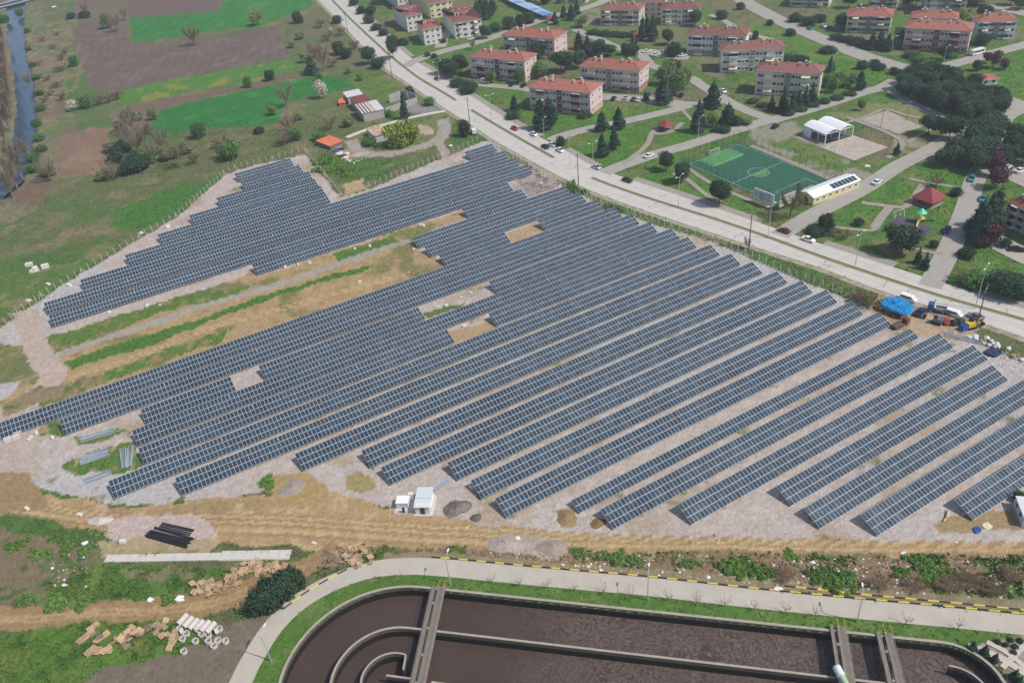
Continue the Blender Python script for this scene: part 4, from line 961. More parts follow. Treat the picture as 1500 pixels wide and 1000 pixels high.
# ------------------------------------------------------------------ football pitch
def pitch():
    Np, Wp, Ep = site(1082, 210), site(1004, 241), site(1226, 265); Sp = Wp + Ep - Np
    turf = sheet('football_pitch', [Np, Wp, Sp, Ep], 0.06, mat('artificial_turf', S(50, 98, 78), .95, .10, .5, coords='World', bump=.1))
    bare([Np, Wp, Sp, Ep])
    A = Wp; U = (Np - Wp); w = U.length; U = U / w; V = (Sp - Wp); l = V.length; V = V / l
    P = lambda x, y: A + U * x + V * y
    lm = mat('white_line_paint', S(176, 194, 184), .8); bm = MB()
    def ln(p, q, t=.09):
        d = (q - p).normalized(); n = Vector((-d.y, d.x)) * t; bm.face([(*(p - n), .07), (*(q - n), .07), (*(q + n), .07), (*(p + n), .07)])
    m = 1.0
    for a, b in (((m, m), (w - m, m)), ((m, l - m), (w - m, l - m)), ((m, m), (m, l - m)), ((w - m, m), (w - m, l - m)), ((m, l / 2), (w - m, l / 2))): ln(P(*a), P(*b))
    for y0, y1 in ((m, m + 8), (l - m, l - m - 8)):
        for a, b in (((w * .22, y0), (w * .22, y1)), ((w * .78, y0), (w * .78, y1)), ((w * .22, y1), (w * .78, y1))): ln(P(*a), P(*b))
    for k in range(28):
        t0, t1 = 2 * math.pi * k / 28, 2 * math.pi * (k + 1) / 28; ln(P(w / 2 + 4 * math.cos(t0), l / 2 + 4 * math.sin(t0)), P(w / 2 + 4 * math.cos(t1), l / 2 + 4 * math.sin(t1)))
    part('line_marking', bm, lm, turf)
    q = [P(w * .24, m + .2), P(w * .76, m + .2), P(w * .76, m + 9), P(w * .24, m + 9)]
    bm = MB(); bm.face([(*p, .066) for p in (q if (q[1] - q[0]).cross(q[2] - q[1]) > 0 else q[::-1])])
    bm2 = [P(w / 2 + 3.4 * math.cos(k * math.pi / 14), l / 2 + 3.4 * math.sin(k * math.pi / 14)) for k in range(15)]
    bm.face([(*p, .066) for p in bm2]); part('paler_turf', bm, mat('worn_turf', S(84, 142, 84), .95, .15, .6, coords='World'), turf)
    gm = mat('goal_white', S(230, 232, 230), .5)
    for y, s, lab in ((m, -1, 'white football goal at the far end of the pitch'), (l - m, 1, 'white football goal at the clubhouse end of the pitch')):
        c = P(w / 2, y); root = thing('football_goal', lab, 'goal', (c.x, c.y, .06), math.atan2(U.y, U.x), 'goals of the football pitch')
        for x in (-2.6, 2.6):
            b_ = MB(); b_.tube((x, 0, 0), (x, 0, 2.2), .1, n=5); part('post', b_, gm, root)
        b_ = MB(); b_.tube((-2.6, 0, 2.15), (2.6, 0, 2.15), .1, n=5); part('crossbar', b_, gm, root)
        b_ = MB()
        for x in np.linspace(-2.6, 2.6, 9): b_.tube((x, 0, 2.15), (x, s * 1.3, 0), .02, n=3)
        for z in (.5, 1, 1.5): b_.tube((-2.6, s * 1.3 * (1 - z / 2.15), z), (2.6, s * 1.3 * (1 - z / 2.15), z), .02, n=3)
        part('net', b_, gm, root)
    root = thing('ball_fence', 'tall dark steel mesh fence enclosing the football pitch', 'fence', (A.x, A.y, 0))
    nm = mat('dark_green_steel', S(66, 84, 78), .6); wires = MB(); cs = [P(-.8, -.8), P(w + .8, -.8), P(w + .8, l + .8), P(-.8, l + .8)]
    pm = MB(); pm.box(0, 0, 0, .1, .1, 5.5); pme = pm.mesh('post', [nm])
    for i in range(4):
        a, b = cs[i], cs[(i + 1) % 4]; n = round((b - a).length / 3.2)
        for k in range(n):
            p = a.lerp(b, k / n) - A; obj('post', pme, root, (p.x, p.y, 0))
        for z in (.1, 1.0, 2.0, 3.0, 4.0, 5.0, 5.4): wires.tube((*(a - A), z), (*(b - A), z), .015, n=3)
        t = np.linspace(0, 1, int((b - a).length / .55))
        for f in t: p = a.lerp(b, f) - A; wires.tube((p.x, p.y, .05), (p.x, p.y, 5.4), .007, n=3, cap=False)
    part('mesh', wires, nm, root)
pitch()

# ------------------------------------------------------------------ billboards
def billboard(label, p0, p1, z0, h, marks):
    a, b = site(*p0, z0), site(*p1, z0); L = (b - a).length; ang = math.atan2((b - a).y, (b - a).x)
    root = thing('billboard', label, 'billboard', (a.x, a.y, 0), ang, 'billboards by the pitch')
    bm = MB(); bm.box(L / 2, 0, z0, L, .3, h); bd = part('board', bm, mat('billboard_white', S(222, 222, 220), .6, .04, 1), root)
    bm = MB()
    for x0, x1, y0, y1, mi in marks: bm.face([(L * x0, -.156, z0 + h * y0), (L * x1, -.156, z0 + h * y0), (L * x1, -.156, z0 + h * y1), (L * x0, -.156, z0 + h * y1)], mi)
    part('print', bm, [mat('print_rose', S(170, 120, 126), .7), mat('print_blue', S(150, 176, 206), .7), mat('print_dark', S(112, 104, 116), .7), mat('print_olive', S(150, 150, 130), .7)], bd)
    for f in (.15, .5, .85):
        bm = MB(); bm.box(L * f, .3, 0, .25, .25, z0 + h - .2); part('post', bm, STEEL_M, root)
rows_ = lambda x0, x1, ys, mi, n: [(x0 + (x1 - x0) * (k + .1) / n, x0 + (x1 - x0) * (k + .78) / n, y, y + .1, mi) for y in ys for k in range(n)]
billboard('white billboard with rose and blue print beside the football pitch', (1104, 290), (1133, 301.5), 1.4, 4.2, [(.28, .52, .12, .8, 1)] + rows_(.05, .26, (.35, .52, .7), 0, 3) + rows_(.54, .84, (.25, .42, .6, .75), 2, 4))
billboard('cream billboard with faded print half behind a bare tree', (1141, 304), (1164, 295), 1.4, 4.2, rows_(.08, .4, (.3, .5, .7), 3, 3) + rows_(.5, .9, (.2, .45, .65), 3, 3))

# ------------------------------------------------------------------ playground
def playground():
    sheet('play_mat', ws(sh('h', (800, 428), (992, 500), (940, 537), (745, 470))), 0.06, mat('purple_rubber', S(92, 82, 104), .95, .12, .8, coords='World'))
    p = site(1347, 325); root = thing('climbing_tower', 'colourful play tower with green cone roof and slides', 'playground', (p.x, p.y, .06), .4)
    org = mat('orange_steel', S(214, 150, 90), .5); grn = mat('turquoise_plastic', S(96, 214, 176), .4); pur = mat('lilac_slide', S(178, 140, 196), .4); ylw = mat('yellow_plastic', S(226, 206, 130), .5)
    for x in (-1.1, 1.1):
        for y in (-1.1, 1.1):
            bm = MB(); bm.tube((x, y, 0), (x, y, 3.6), .12, n=6); part('post', bm, org, root)
    bm = MB(); bm.box(0, 0, 1.5, 2.6, 2.6, .15); part('deck', bm, ylw, root)
    bm = MB()
    for k in range(8):
        a0, a1 = k * math.pi / 4, (k + 1) * math.pi / 4; bm.face([(1.8 * math.cos(a0), 1.8 * math.sin(a0), 3.5), (1.8 * math.cos(a1), 1.8 * math.sin(a1), 3.5), (0, 0, 5.2)])
    part('roof', bm, grn, root)
    for (dx, dy, m_, ln_) in ((1, -.5, pur, 3.6), (-1, -.6, ylw, 3.4)):
        bm = MB(); d = Vector((dx, dy)).normalized(); n = Vector((-d.y, d.x)) * .35; q = [d * 1.2, d * (1.2 + ln_ * .8), d * (1.2 + ln_)]
        for i, (z0, z1) in enumerate(((1.6, .35), (.35, .25))):
            for s in (-1, 1): bm.face([(*(q[i] + n * s), z0), (*(q[i + 1] + n * s), z1), (*(q[i + 1] + n * s), z1 + .3), (*(q[i] + n * s), z0 + .3)]); bm.face([(*(q[i] + n * s), z0 + .3), (*(q[i + 1] + n * s), z1 + .3), (*(q[i + 1] + n * s), z1), (*(q[i] + n * s), z0)])
            bm.face([(*(q[i] - n), z0), (*(q[i + 1] - n), z1), (*(q[i + 1] + n), z1), (*(q[i] + n), z0)])
        part('slide', bm, m_, root)
    p = site(1315, 318); root = thing('swing_frame', 'white swing frame on the purple mat beside the round pine', 'swing', (p.x, p.y, .06), .3)
    bm = MB()
    for x in (-2, 2):
        for y in (-1, 1): bm.tube((x, y, 0), (x, 0, 2.6), .07, n=4)
    bm.tube((-2, 0, 2.6), (2, 0, 2.6), .07, n=4); part('frame', bm, FRMW, root)
    for x in (-.9, .9):
        bm = MB(); bm.tube((x - .25, 0, 2.6), (x - .25, 0, .6), .02, n=3); bm.tube((x + .25, 0, 2.6), (x + .25, 0, .6), .02, n=3); bm.box(x, 0, .55, .6, .25, .05); part('swing_seat', bm, FRMW, root)
playground()

# ------------------------------------------------------------------ sheds and small houses north of the field
SHEET_M = mat('grey_corrugated', S(150, 152, 154), .6, .12, 1.5, metal=.2); RUST = mat('rusty_sheet', S(178, 138, 112), .85, .0, .5, col2=S(206, 188, 160)); ORG = mat('orange_tarp_roof', S(214, 122, 86), .8, .08, 1); REDS = mat('dark_red_sheet', S(128, 70, 66), .7, .12, 1)
def shed(label, A, B, D, h, wall, roof, rise=.8, name='shed', ridge_front=False, strips=None):
    a, b, d = site(*A), site(*B), site(*D); L = (b - a).length; u = (b - a) / L; W = abs((d - a).dot(Vector((-u.y, u.x)))); ang = math.atan2(u.y, u.x)
    root = thing(name, label, 'shed', (a.x, a.y, 0), ang)
    bm = MB(); bm.prism([(0, 0), (L, 0), (L, W), (0, W)], -.1, h); part('wall', bm, wall, root)
    ms = strips or [roof]; n = len(ms); 
    for k, m_ in enumerate(ms):
        x0, x1 = -.3 + (L + .6) * k / n, -.3 + (L + .6) * (k + 1) / n
        bm = MB()
        if ridge_front:
            for (y0, z0), (y1, z1) in (((-.3, h), (W / 2, h + rise)), ((W / 2, h + rise), (W + .3, h))):
                bm.prism([(x0, y0), (x1, y0), (x1, y1), (x0, y1)], h - .02, h + .06) if False else bm.face([(x0, y0, z0 + .03), (x1, y0, z0 + .03), (x1, y1, z1 + .03), (x0, y1, z1 + .03)])
        else: bm.face([(x0, -.3, h + .03), (x1, -.3, h + .03), (x1, W + .3, h + rise), (x0, W + .3, h + rise)]); bm.face([(x0, -.3, h - .05), (x0, W + .3, h + rise - .08), (x1, W + .3, h + rise - .08), (x1, -.3, h - .05)])
        part('roof', bm, m_, root)
    if ridge_front:
        bm = MB(); bm.face([(0, 0, h), (0, W, h), (0, W / 2, h + rise)][::-1]); bm.face([(L, 0, h), (L, W, h), (L, W / 2, h + rise)]); part('gable', bm, wall, root)
    return root, L, W
STR = [REDS if k in (1, 3, 5) else (RUST if k in (7, 8) else mat('pale_roof_sheet', S(206, 206, 204), .6, .1, 1)) for k in range(14)]
shed('grey block-walled shed with red and white striped sheet roof', (534, 179), (564, 172), (523, 168), 4.2, GREYW, None, .9, strips=STR)
shed('low annex with pale sheet roof behind the striped shed', (511, 153), (533, 148), (508, 146), 3.6, GREYW, mat('pale_roof_sheet', S(206, 206, 204)), .5)
shed('dark red roofed lean-to between the striped shed and the annex', (524, 164), (545, 159), (519, 155), 3.9, GREYW, REDS, .6)
shed('small blue-walled house with a rusty flat roof beside the willow', (551, 209), (570, 204), (537, 198), 3.0, mat('faded_blue_wall', S(184, 202, 206), .85, .15, .6), RUST, .3, name='cottage')
shed('low shed with an orange roof above the rubbish heap', (485, 220), (504, 212), (476, 208), 1.9, DGREY, ORG, .3)
shed('tiny orange-roofed hut left of the striped shed', (497, 156), (506, 155), (493, 150), 1.6, ORG, ORG, .3, name='hut')
def ruin():
    a, b = site(566, 167), site(612, 151); root = thing('ruined_wall', 'roofless grey block walls of an unfinished yard beside the shed', 'wall', (a.x, a.y, 0), math.atan2((b - a).y, (b - a).x)); L = (b - a).length
    bm = MB(); bm.prism([(0, 0), (L, 0), (L, .3), (0, .3)], 0, 3.0); part('block_wall', bm, GREYW, root)
    bm = MB(); bm.prism([(L - .3, .3), (L, .3), (L, 12), (L - .3, 12)], 0, 4.4); part('block_wall', bm, GREYW, root)
    bm = MB(); bm.prism([(L - 9, 12), (L, 12), (L, 12.3), (L - 9, 12.3)], 0, 4.2); part('block_wall', bm, GREYW, root)
    for k in range(3):
        bm = MB(); bm.box(L - 8 + k * 3.2, 6, 0, .35, .35, 4.6); part('column', bm, GREYW, root)
ruin()

# ------------------------------------------------------------------ trees and shrubs
BARK = mat('bark', S(96, 82, 68), .95, .2, 3); BARKG = mat('grey_bark', S(132, 120, 106), .95, .2, 3)
def leafm(name, c, rand=.18): return mat(name, S(*c), .9, attr='tint', objrand=rand, spec=.12)
LM = dict(pine=leafm('pine_needles', (60, 82, 60)), conifer=leafm('conifer_needles', (64, 88, 72)), cypress=leafm('cypress_needles', (54, 80, 62)), broad=leafm('broad_leaves', (104, 128, 74)), green=leafm('shrub_leaves', (88, 122, 66)),
          weed=leafm('weed_mound_leaves', (108, 142, 70), .12), pale=leafm('young_leaves', (136, 142, 84)), willow=leafm('willow_leaves', (142, 158, 70), .05), plum=leafm('plum_leaves', (96, 62, 70)), bare=leafm('twigs', (140, 126, 108), .12), blossom=leafm('blossom', (206, 198, 182), .08), brown=leafm('dry_twigs', (122, 104, 84), .12), olive=leafm('olive_leaves', (126, 132, 94)))
def leaves(name, blobs, n, size, m, seed, droop=0.0, up=0.35, inner=0.35):
    r = np.random.default_rng(seed); B = np.array(blobs, float); wts = (B[:, 3] * B[:, 5]) ** 1.0; wts = wts / wts.sum()
    k = r.choice(len(B), n, p=wts); d = r.normal(size=(n, 3)); d /= np.linalg.norm(d, axis=1)[:, None]
    rad = (inner + (1 - inner) * r.random(n) ** .45) * (0.9 + .22 * r.random(n)); c = B[k, :3] + d * B[k, 3:6] * rad[:, None]
    c[:, 2] = np.maximum(c[:, 2], 0.12)
    nr = d + r.normal(size=(n, 3)) * .7; nr[:, 2] += up; nr /= np.linalg.norm(nr, axis=1)[:, None]
    t = np.cross(nr, r.normal(size=(n, 3))); t /= np.linalg.norm(t, axis=1)[:, None]; b = np.cross(nr, t)
    s = size * (.6 + .8 * r.random((n, 1))); s2 = s * (.5 + .5 * r.random((n, 1)))
    V = np.stack([c - t * s, c - b * s2, c + t * s, c + b * s2], 1)
    if droop: V[:, 2, 2] -= droop * r.random(n); V[:, 0, 2] += droop * .3 * r.random(n)
    bt = .78 + .44 * r.random(len(B)); col = (bt[k] * (.72 + .56 * r.random(n)))[:, None] * np.array([1, 1, 1]) * (1 + .1 * r.normal(size=(n, 3)))
    return np_mesh(name, V.reshape(-1, 3), np.arange(n * 4).reshape(-1, 4), [m], colors=np.clip(np.repeat(col, 4, 0), .2, 2))
def trunk(h, r, lean=.1, fork=3, m=BARK, seed=0, top=.5):
    q = random.Random(seed); bm = MB(); p = Vector((0, 0, -.1)); d = Vector((q.uniform(-lean, lean), q.uniform(-lean, lean), 1)); k = 3
    for i in range(k):
        e = p + d * (h * top / k); bm.tube(p, e, r * (1 - .18 * i), r * (1 - .18 * (i + 1)), 6); p = e; d = d + Vector((q.uniform(-lean, lean), q.uniform(-lean, lean), 0))
    for i in range(fork):
        a = 6.28 * i / fork + q.random(); e = p + Vector((math.cos(a) * h * .18, math.sin(a) * h * .18, h * .25)); bm.tube(p, e, r * .5, r * .2, 4)
    return bm.mesh('trunk', [m])
def twig_mesh(name, h, w, seed, m, narrow=False, n=1700, barkm=BARKG):
    """bare crown: limbs, branches and fine twigs"""
    q = random.Random(seed); lb = MB(); V, F, Cc = [], [], []
    tops = []
    lb.tube((0, 0, -.1), (0, 0, h * .3), h * .022, h * .017, 6)
    nl = 7
    for i in range(nl):
        a = 6.28 * i / nl + q.random(); z0 = h * q.uniform(.2, .42); sp = w * .5 * q.uniform(.5, .95) * (.4 if narrow else 1); z1 = h * q.uniform(.68, .98)
        p0 = Vector((0, 0, z0)); p2 = Vector((math.cos(a) * sp, math.sin(a) * sp, z1)); p1 = p0.lerp(p2, .5) + Vector((math.cos(a) * sp * .18, math.sin(a) * sp * .18, -h * .03))
        lb.tube(p0, p1, h * .011, h * .007, 4); lb.tube(p1, p2, h * .007, h * .003, 4)
        for t in (.25, .45, .6, .75, .88, 1.0):
            tops.append((p0.lerp(p1, t * 2) if t < .5 else p1.lerp(p2, t * 2 - 1), a))
    for i in range(n):
        p, a = q.choice(tops); a2 = a + q.gauss(0, 1.1); el = q.uniform(.1, 1.3); L = h * q.uniform(.07, .2); d = Vector((math.cos(a2) * math.cos(el), math.sin(a2) * math.cos(el), math.sin(el)))
        if narrow: d = Vector((d.x * .4, d.y * .4, abs(d.z) + .6)).normalized()
        e = p + d * L; s = d.cross(Vector((q.gauss(0, 1), q.gauss(0, 1), q.gauss(0, 1)))).normalized() * (.02 + h * .0014); k = len(V)
        V += [p - s, p + s, e]; F.append((k, k + 1, k + 2)); c = q.uniform(.75, 1.25); Cc += [(c, c, c)] * 3
    if n > 500:      # swelling buds and fine twig ends
        for i in range(4200):
            dd = Vector((q.gauss(0, 1), q.gauss(0, 1), q.gauss(0, 1))).normalized() * (q.random() ** .4); rw = w * (.24 if narrow else .47) * (1 + .15 * math.sin(7 * dd.x + seed)); c0 = Vector((dd.x * rw, dd.y * rw, h * .62 + dd.z * h * .37)); s = .03 + .1 * q.random(); k = len(V)
            d1 = Vector((q.gauss(0, 1), q.gauss(0, 1), q.gauss(0, 1))).normalized() * s; d2 = Vector((q.gauss(0, 1), q.gauss(0, 1), q.gauss(0, 1))).normalized() * s * 1.6
            V += [c0 - d1, c0 + d1, c0 + d2]; F.append((k, k + 1, k + 2)); c = q.uniform(.85, 1.3); Cc += [(c, c * 1.02, c * .9)] * 3
    cr = np_mesh(name, np.array([tuple(v) for v in V]), np.array(F), [m], colors=np.array(Cc))
    return cr, lb.mesh('trunk', [barkm])
KINDS = {}
def proto(kind, fn, n=3): KINDS[kind] = [fn(i) for i in range(n)]
def blobset(seed, h, w, z0, lobes, flat=.5, tip=False):
    q = random.Random(seed); out = []
    for i in range(lobes):
        a = q.uniform(0, 6.28); rr = w * .5 * math.sqrt(q.random()) * .62; z = z0 + (h - z0) * q.uniform(.25, .78); s = w * q.uniform(.2, .3)
        out.append((math.cos(a) * rr, math.sin(a) * rr, z, s, s, min(s * (.6 + flat * .6), (h - z) * 1.0)))
    out.append((0, 0, z0 + (h - z0) * .55, w * .34, w * .34, (h - z0) * .44)); return out
def cone_blobs(h, w, z0, lv, seed):
    q = random.Random(seed); out = []
    for i in range(lv):
        t = i / (lv - 1); z = z0 + (h - z0) * (t * .93 + .04); r = w * .5 * (1 - t) ** .8 + .25
        for k in range(4 if r > .9 else 1):
            a = q.uniform(0, 6.28); o = r * .42 if r > .9 else 0; out.append((math.cos(a) * o, math.sin(a) * o, z, r * .68, r * .68, (h - z0) / lv * .8))
    return out
# prototypes are 10 m tall, 8 m wide unless said otherwise
proto('pine', lambda i: (leaves('crown', blobset(10 + i, 10, 8.6, 2.4, 18, .7), 5200, .3, LM['pine'], i), trunk(10, .28, .08, 4, BARK, i, .4)), 4)
proto('conifer', lambda i: (leaves('crown', cone_blobs(12, 6.2, 1.2, 11, i), 4600, .28, LM['conifer'], 20 + i, droop=.25), trunk(12, .24, .02, 0, BARK, i, .8)))
proto('cypress', lambda i: (leaves('crown', cone_blobs(10, 2.6, .3, 9, i), 1300, .3, LM['cypress'], 30 + i, up=.8), trunk(10, .16, .02, 0, BARK, i, .5)))
proto('broad', lambda i: (leaves('crown', blobset(40 + i, 9, 8, 1.4, 17, .8), 3600, .28, LM['broad'], 40 + i, inner=.2), trunk(9, .22, .1, 4, BARK, i, .35)))
proto('bush', lambda i: (leaves('crown', blobset(50 + i, 4, 6, .1, 16, .8), 2400, .2, LM['green'], 50 + i), trunk(4, .12, .1, 4, BARK, i, .3)))
proto('darkbush', lambda i: (leaves('crown', blobset(55 + i, 4, 6, .1, 16, .8), 2400, .22, LM['pine'], 55 + i), trunk(4, .12, .1, 4, BARK, i, .3)))
proto('weedmound', lambda i: (leaves('crown', [(random.Random(i * 9 + k).gauss(0, 1.5), random.Random(i * 7 + k + 50).gauss(0, 1.05), .12, .65, .65, .25 + .5 * random.Random(k + i).random()) for k in range(24)], 3000, .14, LM['weed'], 57 + i, inner=.3), trunk(.6, .03, .1, 3, BARK, i, .3)), 4)
proto('olive', lambda i: (leaves('crown', blobset(60 + i, 7, 6, .8, 11, .8), 1500, .3, LM['olive'], 60 + i, inner=.15), trunk(7, .18, .1, 4, BARK, i, .35)))
proto('pale', lambda i: (leaves('crown', blobset(65 + i, 10, 9, 1.8, 15, .8), 1900, .34, LM['pale'], 65 + i, inner=.15), trunk(10, .24, .1, 5, BARK, i, .35)))
proto('plum', lambda i: (leaves('crown', blobset(70 + i, 7, 6.5, 1.6, 11, .8), 1600, .32, LM['plum'], 70 + i), trunk(7, .18, .1, 4, BARK, i, .35)), 2)
proto('blossom', lambda i: (leaves('crown', blobset(75 + i, 6, 6.5, 1, 11, .8), 1100, .25, LM['blossom'], 75 + i, inner=.1), trunk(6, .18, .1, 5, BARKG, i, .35)), 1)
proto('willow', lambda i: (leaves('crown', blobset(80, 9.5, 13, .6, 18, 1.2), 5200, .4, LM['willow'], 80, droop=1.6), trunk(9, .4, .1, 5, BARK, i, .4)), 1)
proto('bare', lambda i: twig_mesh('crown', 12, 9, 90 + i, LM['bare']), 4)
proto('brownbare', lambda i: twig_mesh('crown', 10, 9, 96 + i, LM['brown'], barkm=BARK), 2)
proto('poplar', lambda i: twig_mesh('crown', 14, 8, 100 + i, LM['bare'], True, 1700), 3)
proto('sapling', lambda i: twig_mesh('crown', 3, 2, 110 + i, LM['brown'], False, 60), 2)
SIZE = dict(pine=(10, 8.6), conifer=(12, 6.2), cypress=(10, 2.6), broad=(9, 8), bush=(4, 6), darkbush=(4, 6), weedmound=(1.1, 6), olive=(7, 6), pale=(10, 9), plum=(7, 6.5), blossom=(6, 6.5), willow=(9.5, 13), bare=(12, 9), brownbare=(10, 9), poplar=(14, 6), sapling=(3, 2))
NAME = dict(pine='pine_tree', conifer='conifer_tree', cypress='cypress_tree', broad='leafy_tree', bush='shrub', darkbush='shrub', weedmound='weed_mound', olive='olive_tree', pale='leafy_tree', plum='plum_tree', blossom='blossom_tree', willow='willow_tree', bare='bare_tree', brownbare='bare_tree', poplar='poplar_tree', sapling='sapling')
CATG = dict(weedmound='weeds', bush='shrub', darkbush='shrub', sapling='sapling')
TEXT = dict(pine='dark green round-headed pine', conifer='dark pointed conifer', cypress='slim dark cypress', broad='leafy green tree', bush='bushy green shrub', darkbush='dark evergreen shrub', weedmound='low green mound of weeds', olive='grey-olive bushy tree', pale='pale yellow-green leafy tree', plum='purple-leaved plum tree', blossom='whitish blossoming tree',
            willow='large yellow-green weeping willow', bare='leafless grey tree', brownbare='leafless brown tree', poplar='tall leafless grey poplar', sapling='thin leafless sapling')
tcount = {}
def fit_words(kind, where):
    w = f'{kind} {where}'
    return w if len(w.split()) <= 16 else f'{kind.split()[-1]} {where}'
def tree(kind, px, h, w, where, group=None):
    p = site(*px); i = tcount.get(kind, 0); tcount[kind] = i + 1; cr, tk = KINDS[kind][i % len(KINDS[kind])]; H0, W0 = SIZE[kind]
    root = thing(NAME[kind], fit_words(TEXT[kind], where), CATG.get(kind, 'tree'), (p.x, p.y, 0), rnd.uniform(0, 6.28), group, (w / W0, w / W0 * rnd.uniform(.9, 1.1), h / H0))
    obj('crown', cr, root); obj('trunk', tk, root)
NTH = ['leftmost', 'second from left', 'third from left', 'fourth from left', 'fifth from left', 'sixth from left', 'seventh from left', 'eighth from left', 'ninth from left', 'tenth from left', 'eleventh from left', 'twelfth from left', 'thirteenth from left', 'fourteenth from left', 'fifteenth from left', 'sixteenth from left']
def trees(kind, where, lst, group=None):
    for i, t in enumerate(sorted(lst)): tree(kind, t[:2], t[2], t[3], where + ', ' + (NTH[i] if i < len(lst) - 1 else 'rightmost'), group)
T = tree
# ---- along the river and the fields
G1 = 'leafless trees on the river banks'
trees('poplar', 'on the left bank of the river', [(6, 64, 13, 12), (9, 90, 14, 13), (11, 112, 15, 13), (14, 132, 15, 13), (17, 152, 14, 13), (18, 172, 15, 13), (15, 192, 15, 13), (10, 212, 15, 13), (4, 122, 14, 13), (6, 162, 14, 13), (3, 196, 15, 13), (2, 236, 15, 13)], G1)
trees('poplar', 'leaning over the lower right bank of the river', [(33, 262, 17, 12), (26, 276, 15, 10), (44, 238, 12, 8), (20, 290, 13, 9)], G1)
T('bare', (44, 128), 9, 7, 'at the bend of the right river bank'); T('bush', (50, 252), 4, 8, 'beside the poplars low on the right river bank'); T('bush', (5, 34), 6, 11, 'at the top left corner by the bridge'); T('bush', (31, 24), 6, 8, 'on the right bank just below the bridge')
T('bush', (55, 185), 4, 6, 'on the right river bank opposite the brown plot'); T('bare', (76, 266), 11, 8, 'at the left corner of the small brown plot')
trees('brownbare', 'in the scrub between the river and the ploughed field', [(62, 60, 3, 6), (78, 72, 3, 7), (70, 118, 3, 7), (84, 128, 3.5, 8), (74, 140, 3, 7), (66, 150, 3, 6), (96, 78, 3, 6), (84, 52, 2.5, 6), (58, 96, 3, 6), (92, 146, 4, 8)], 'brown scrub by the river')
trees('bush', 'in the green fringe of the right river bank', [(40, 48, 3, 6), (42, 74, 3, 6), (48, 98, 3, 6), (54, 116, 3, 7), (58, 140, 3, 6), (60, 162, 3, 7), (57, 206, 3.5, 7), (60, 222, 3, 7), (52, 236, 3.5, 8)], 'green fringe of the river')
trees('olive', 'in the tangled hedge below the ploughed fields', [(186, 172, 5, 6), (205, 176, 5, 6), (178, 192, 6, 7), (222, 196, 6, 6), (256, 232, 6, 7), (276, 226, 5, 6), (164, 222, 5, 7)], 'tangled hedge below the fields')
trees('pale', 'in the bushy corner between emerald field and avenue', [(446, 92, 6, 6), (428, 70, 5, 6), (470, 118, 5, 5), (512, 108, 4, 5), (528, 118, 4, 5), (402, 168, 5, 6), (440, 176, 5, 6)], 'bushy corner by the avenue')
T('broad', (158, 42), 11, 10, 'at the corner of the upper ploughed field'); T('bare', (173, 46), 11, 11, 'beside the leafy tree at the upper ploughed field'); T('bare', (185, 30), 10, 8, 'at the edge of the top green field')
T('bare', (126, 22), 10, 8, 'above the leafy tree near the river'); T('darkbush', (105, 27), 4, 9, 'left of the topmost brown field'); T('darkbush', (125, 26), 5, 10, 'against the left end of the top brown field')
T('pale', (378, 37), 10, 10, 'standing alone in the top green field'); T('brownbare', (285, 67), 12, 11, 'standing alone in the big ploughed field'); T('bush', (111, 97), 7, 7, 'at the left edge of the big ploughed field')
T('brownbare', (92, 88), 4, 8, 'in the scrub left of the big ploughed field'); T('brownbare', (90, 105), 4, 9, 'in the rough plot near the river')
T('bush', (128, 158), 7, 8, 'at the lower left corner of the big ploughed field'); T('blossom', (107, 162), 6, 8, 'left of the green shrub below the ploughed field')
trees('brownbare', 'in the thicket below the big ploughed field', [(145, 154, 5, 8), (160, 150, 5, 9), (174, 146, 5, 8)], 'thicket below the ploughed field')
T('bush', (364, 128), 6, 5, 'on the thin brown strip between two green fields'); T('darkbush', (396, 118), 6, 6, 'at the right end of the thin brown strip'); T('bush', (294, 202), 8, 8, 'under the edge of the emerald green field'); T('pale', (226, 176), 7, 6, 'at the left tip of the emerald green field')
trees('bare', 'in the tall thicket left of the emerald field', [(196, 196, 12, 11), (205, 228, 14, 12), (186, 215, 11, 9), (215, 210, 12, 9), (228, 240, 11, 9), (242, 225, 12, 9)], 'leafless thicket by the emerald field')
T('bare', (266, 246), 14, 9, 'right of the dark thicket above the fence'); trees('darkbush', 'under the leafless thicket above the fence', [(172, 236, 7, 9), (195, 252, 7, 12), (212, 246, 6, 9), (182, 222, 6, 8)], 'dark undergrowth of the thicket')
T('olive', (245, 235), 7, 7, 'at the right end of the leafless thicket'); T('brownbare', (286, 240), 5, 8, 'at the right foot of the thicket'); T('bush', (337, 233), 8, 12, 'above the stepped left edge of the panels'); T('brownbare', (325, 215), 5, 9, 'behind the round shrub above the panels')
T('olive', (151, 264), 5, 7, 'below the small brown plot'); T('bare', (168, 263), 8, 9, 'beside the olive bush below the brown plot'); T('bush', (70, 258), 4, 8, 'left of the small brown plot'); T('darkbush', (380, 195), 3, 6, 'on the meadow under the emerald field')
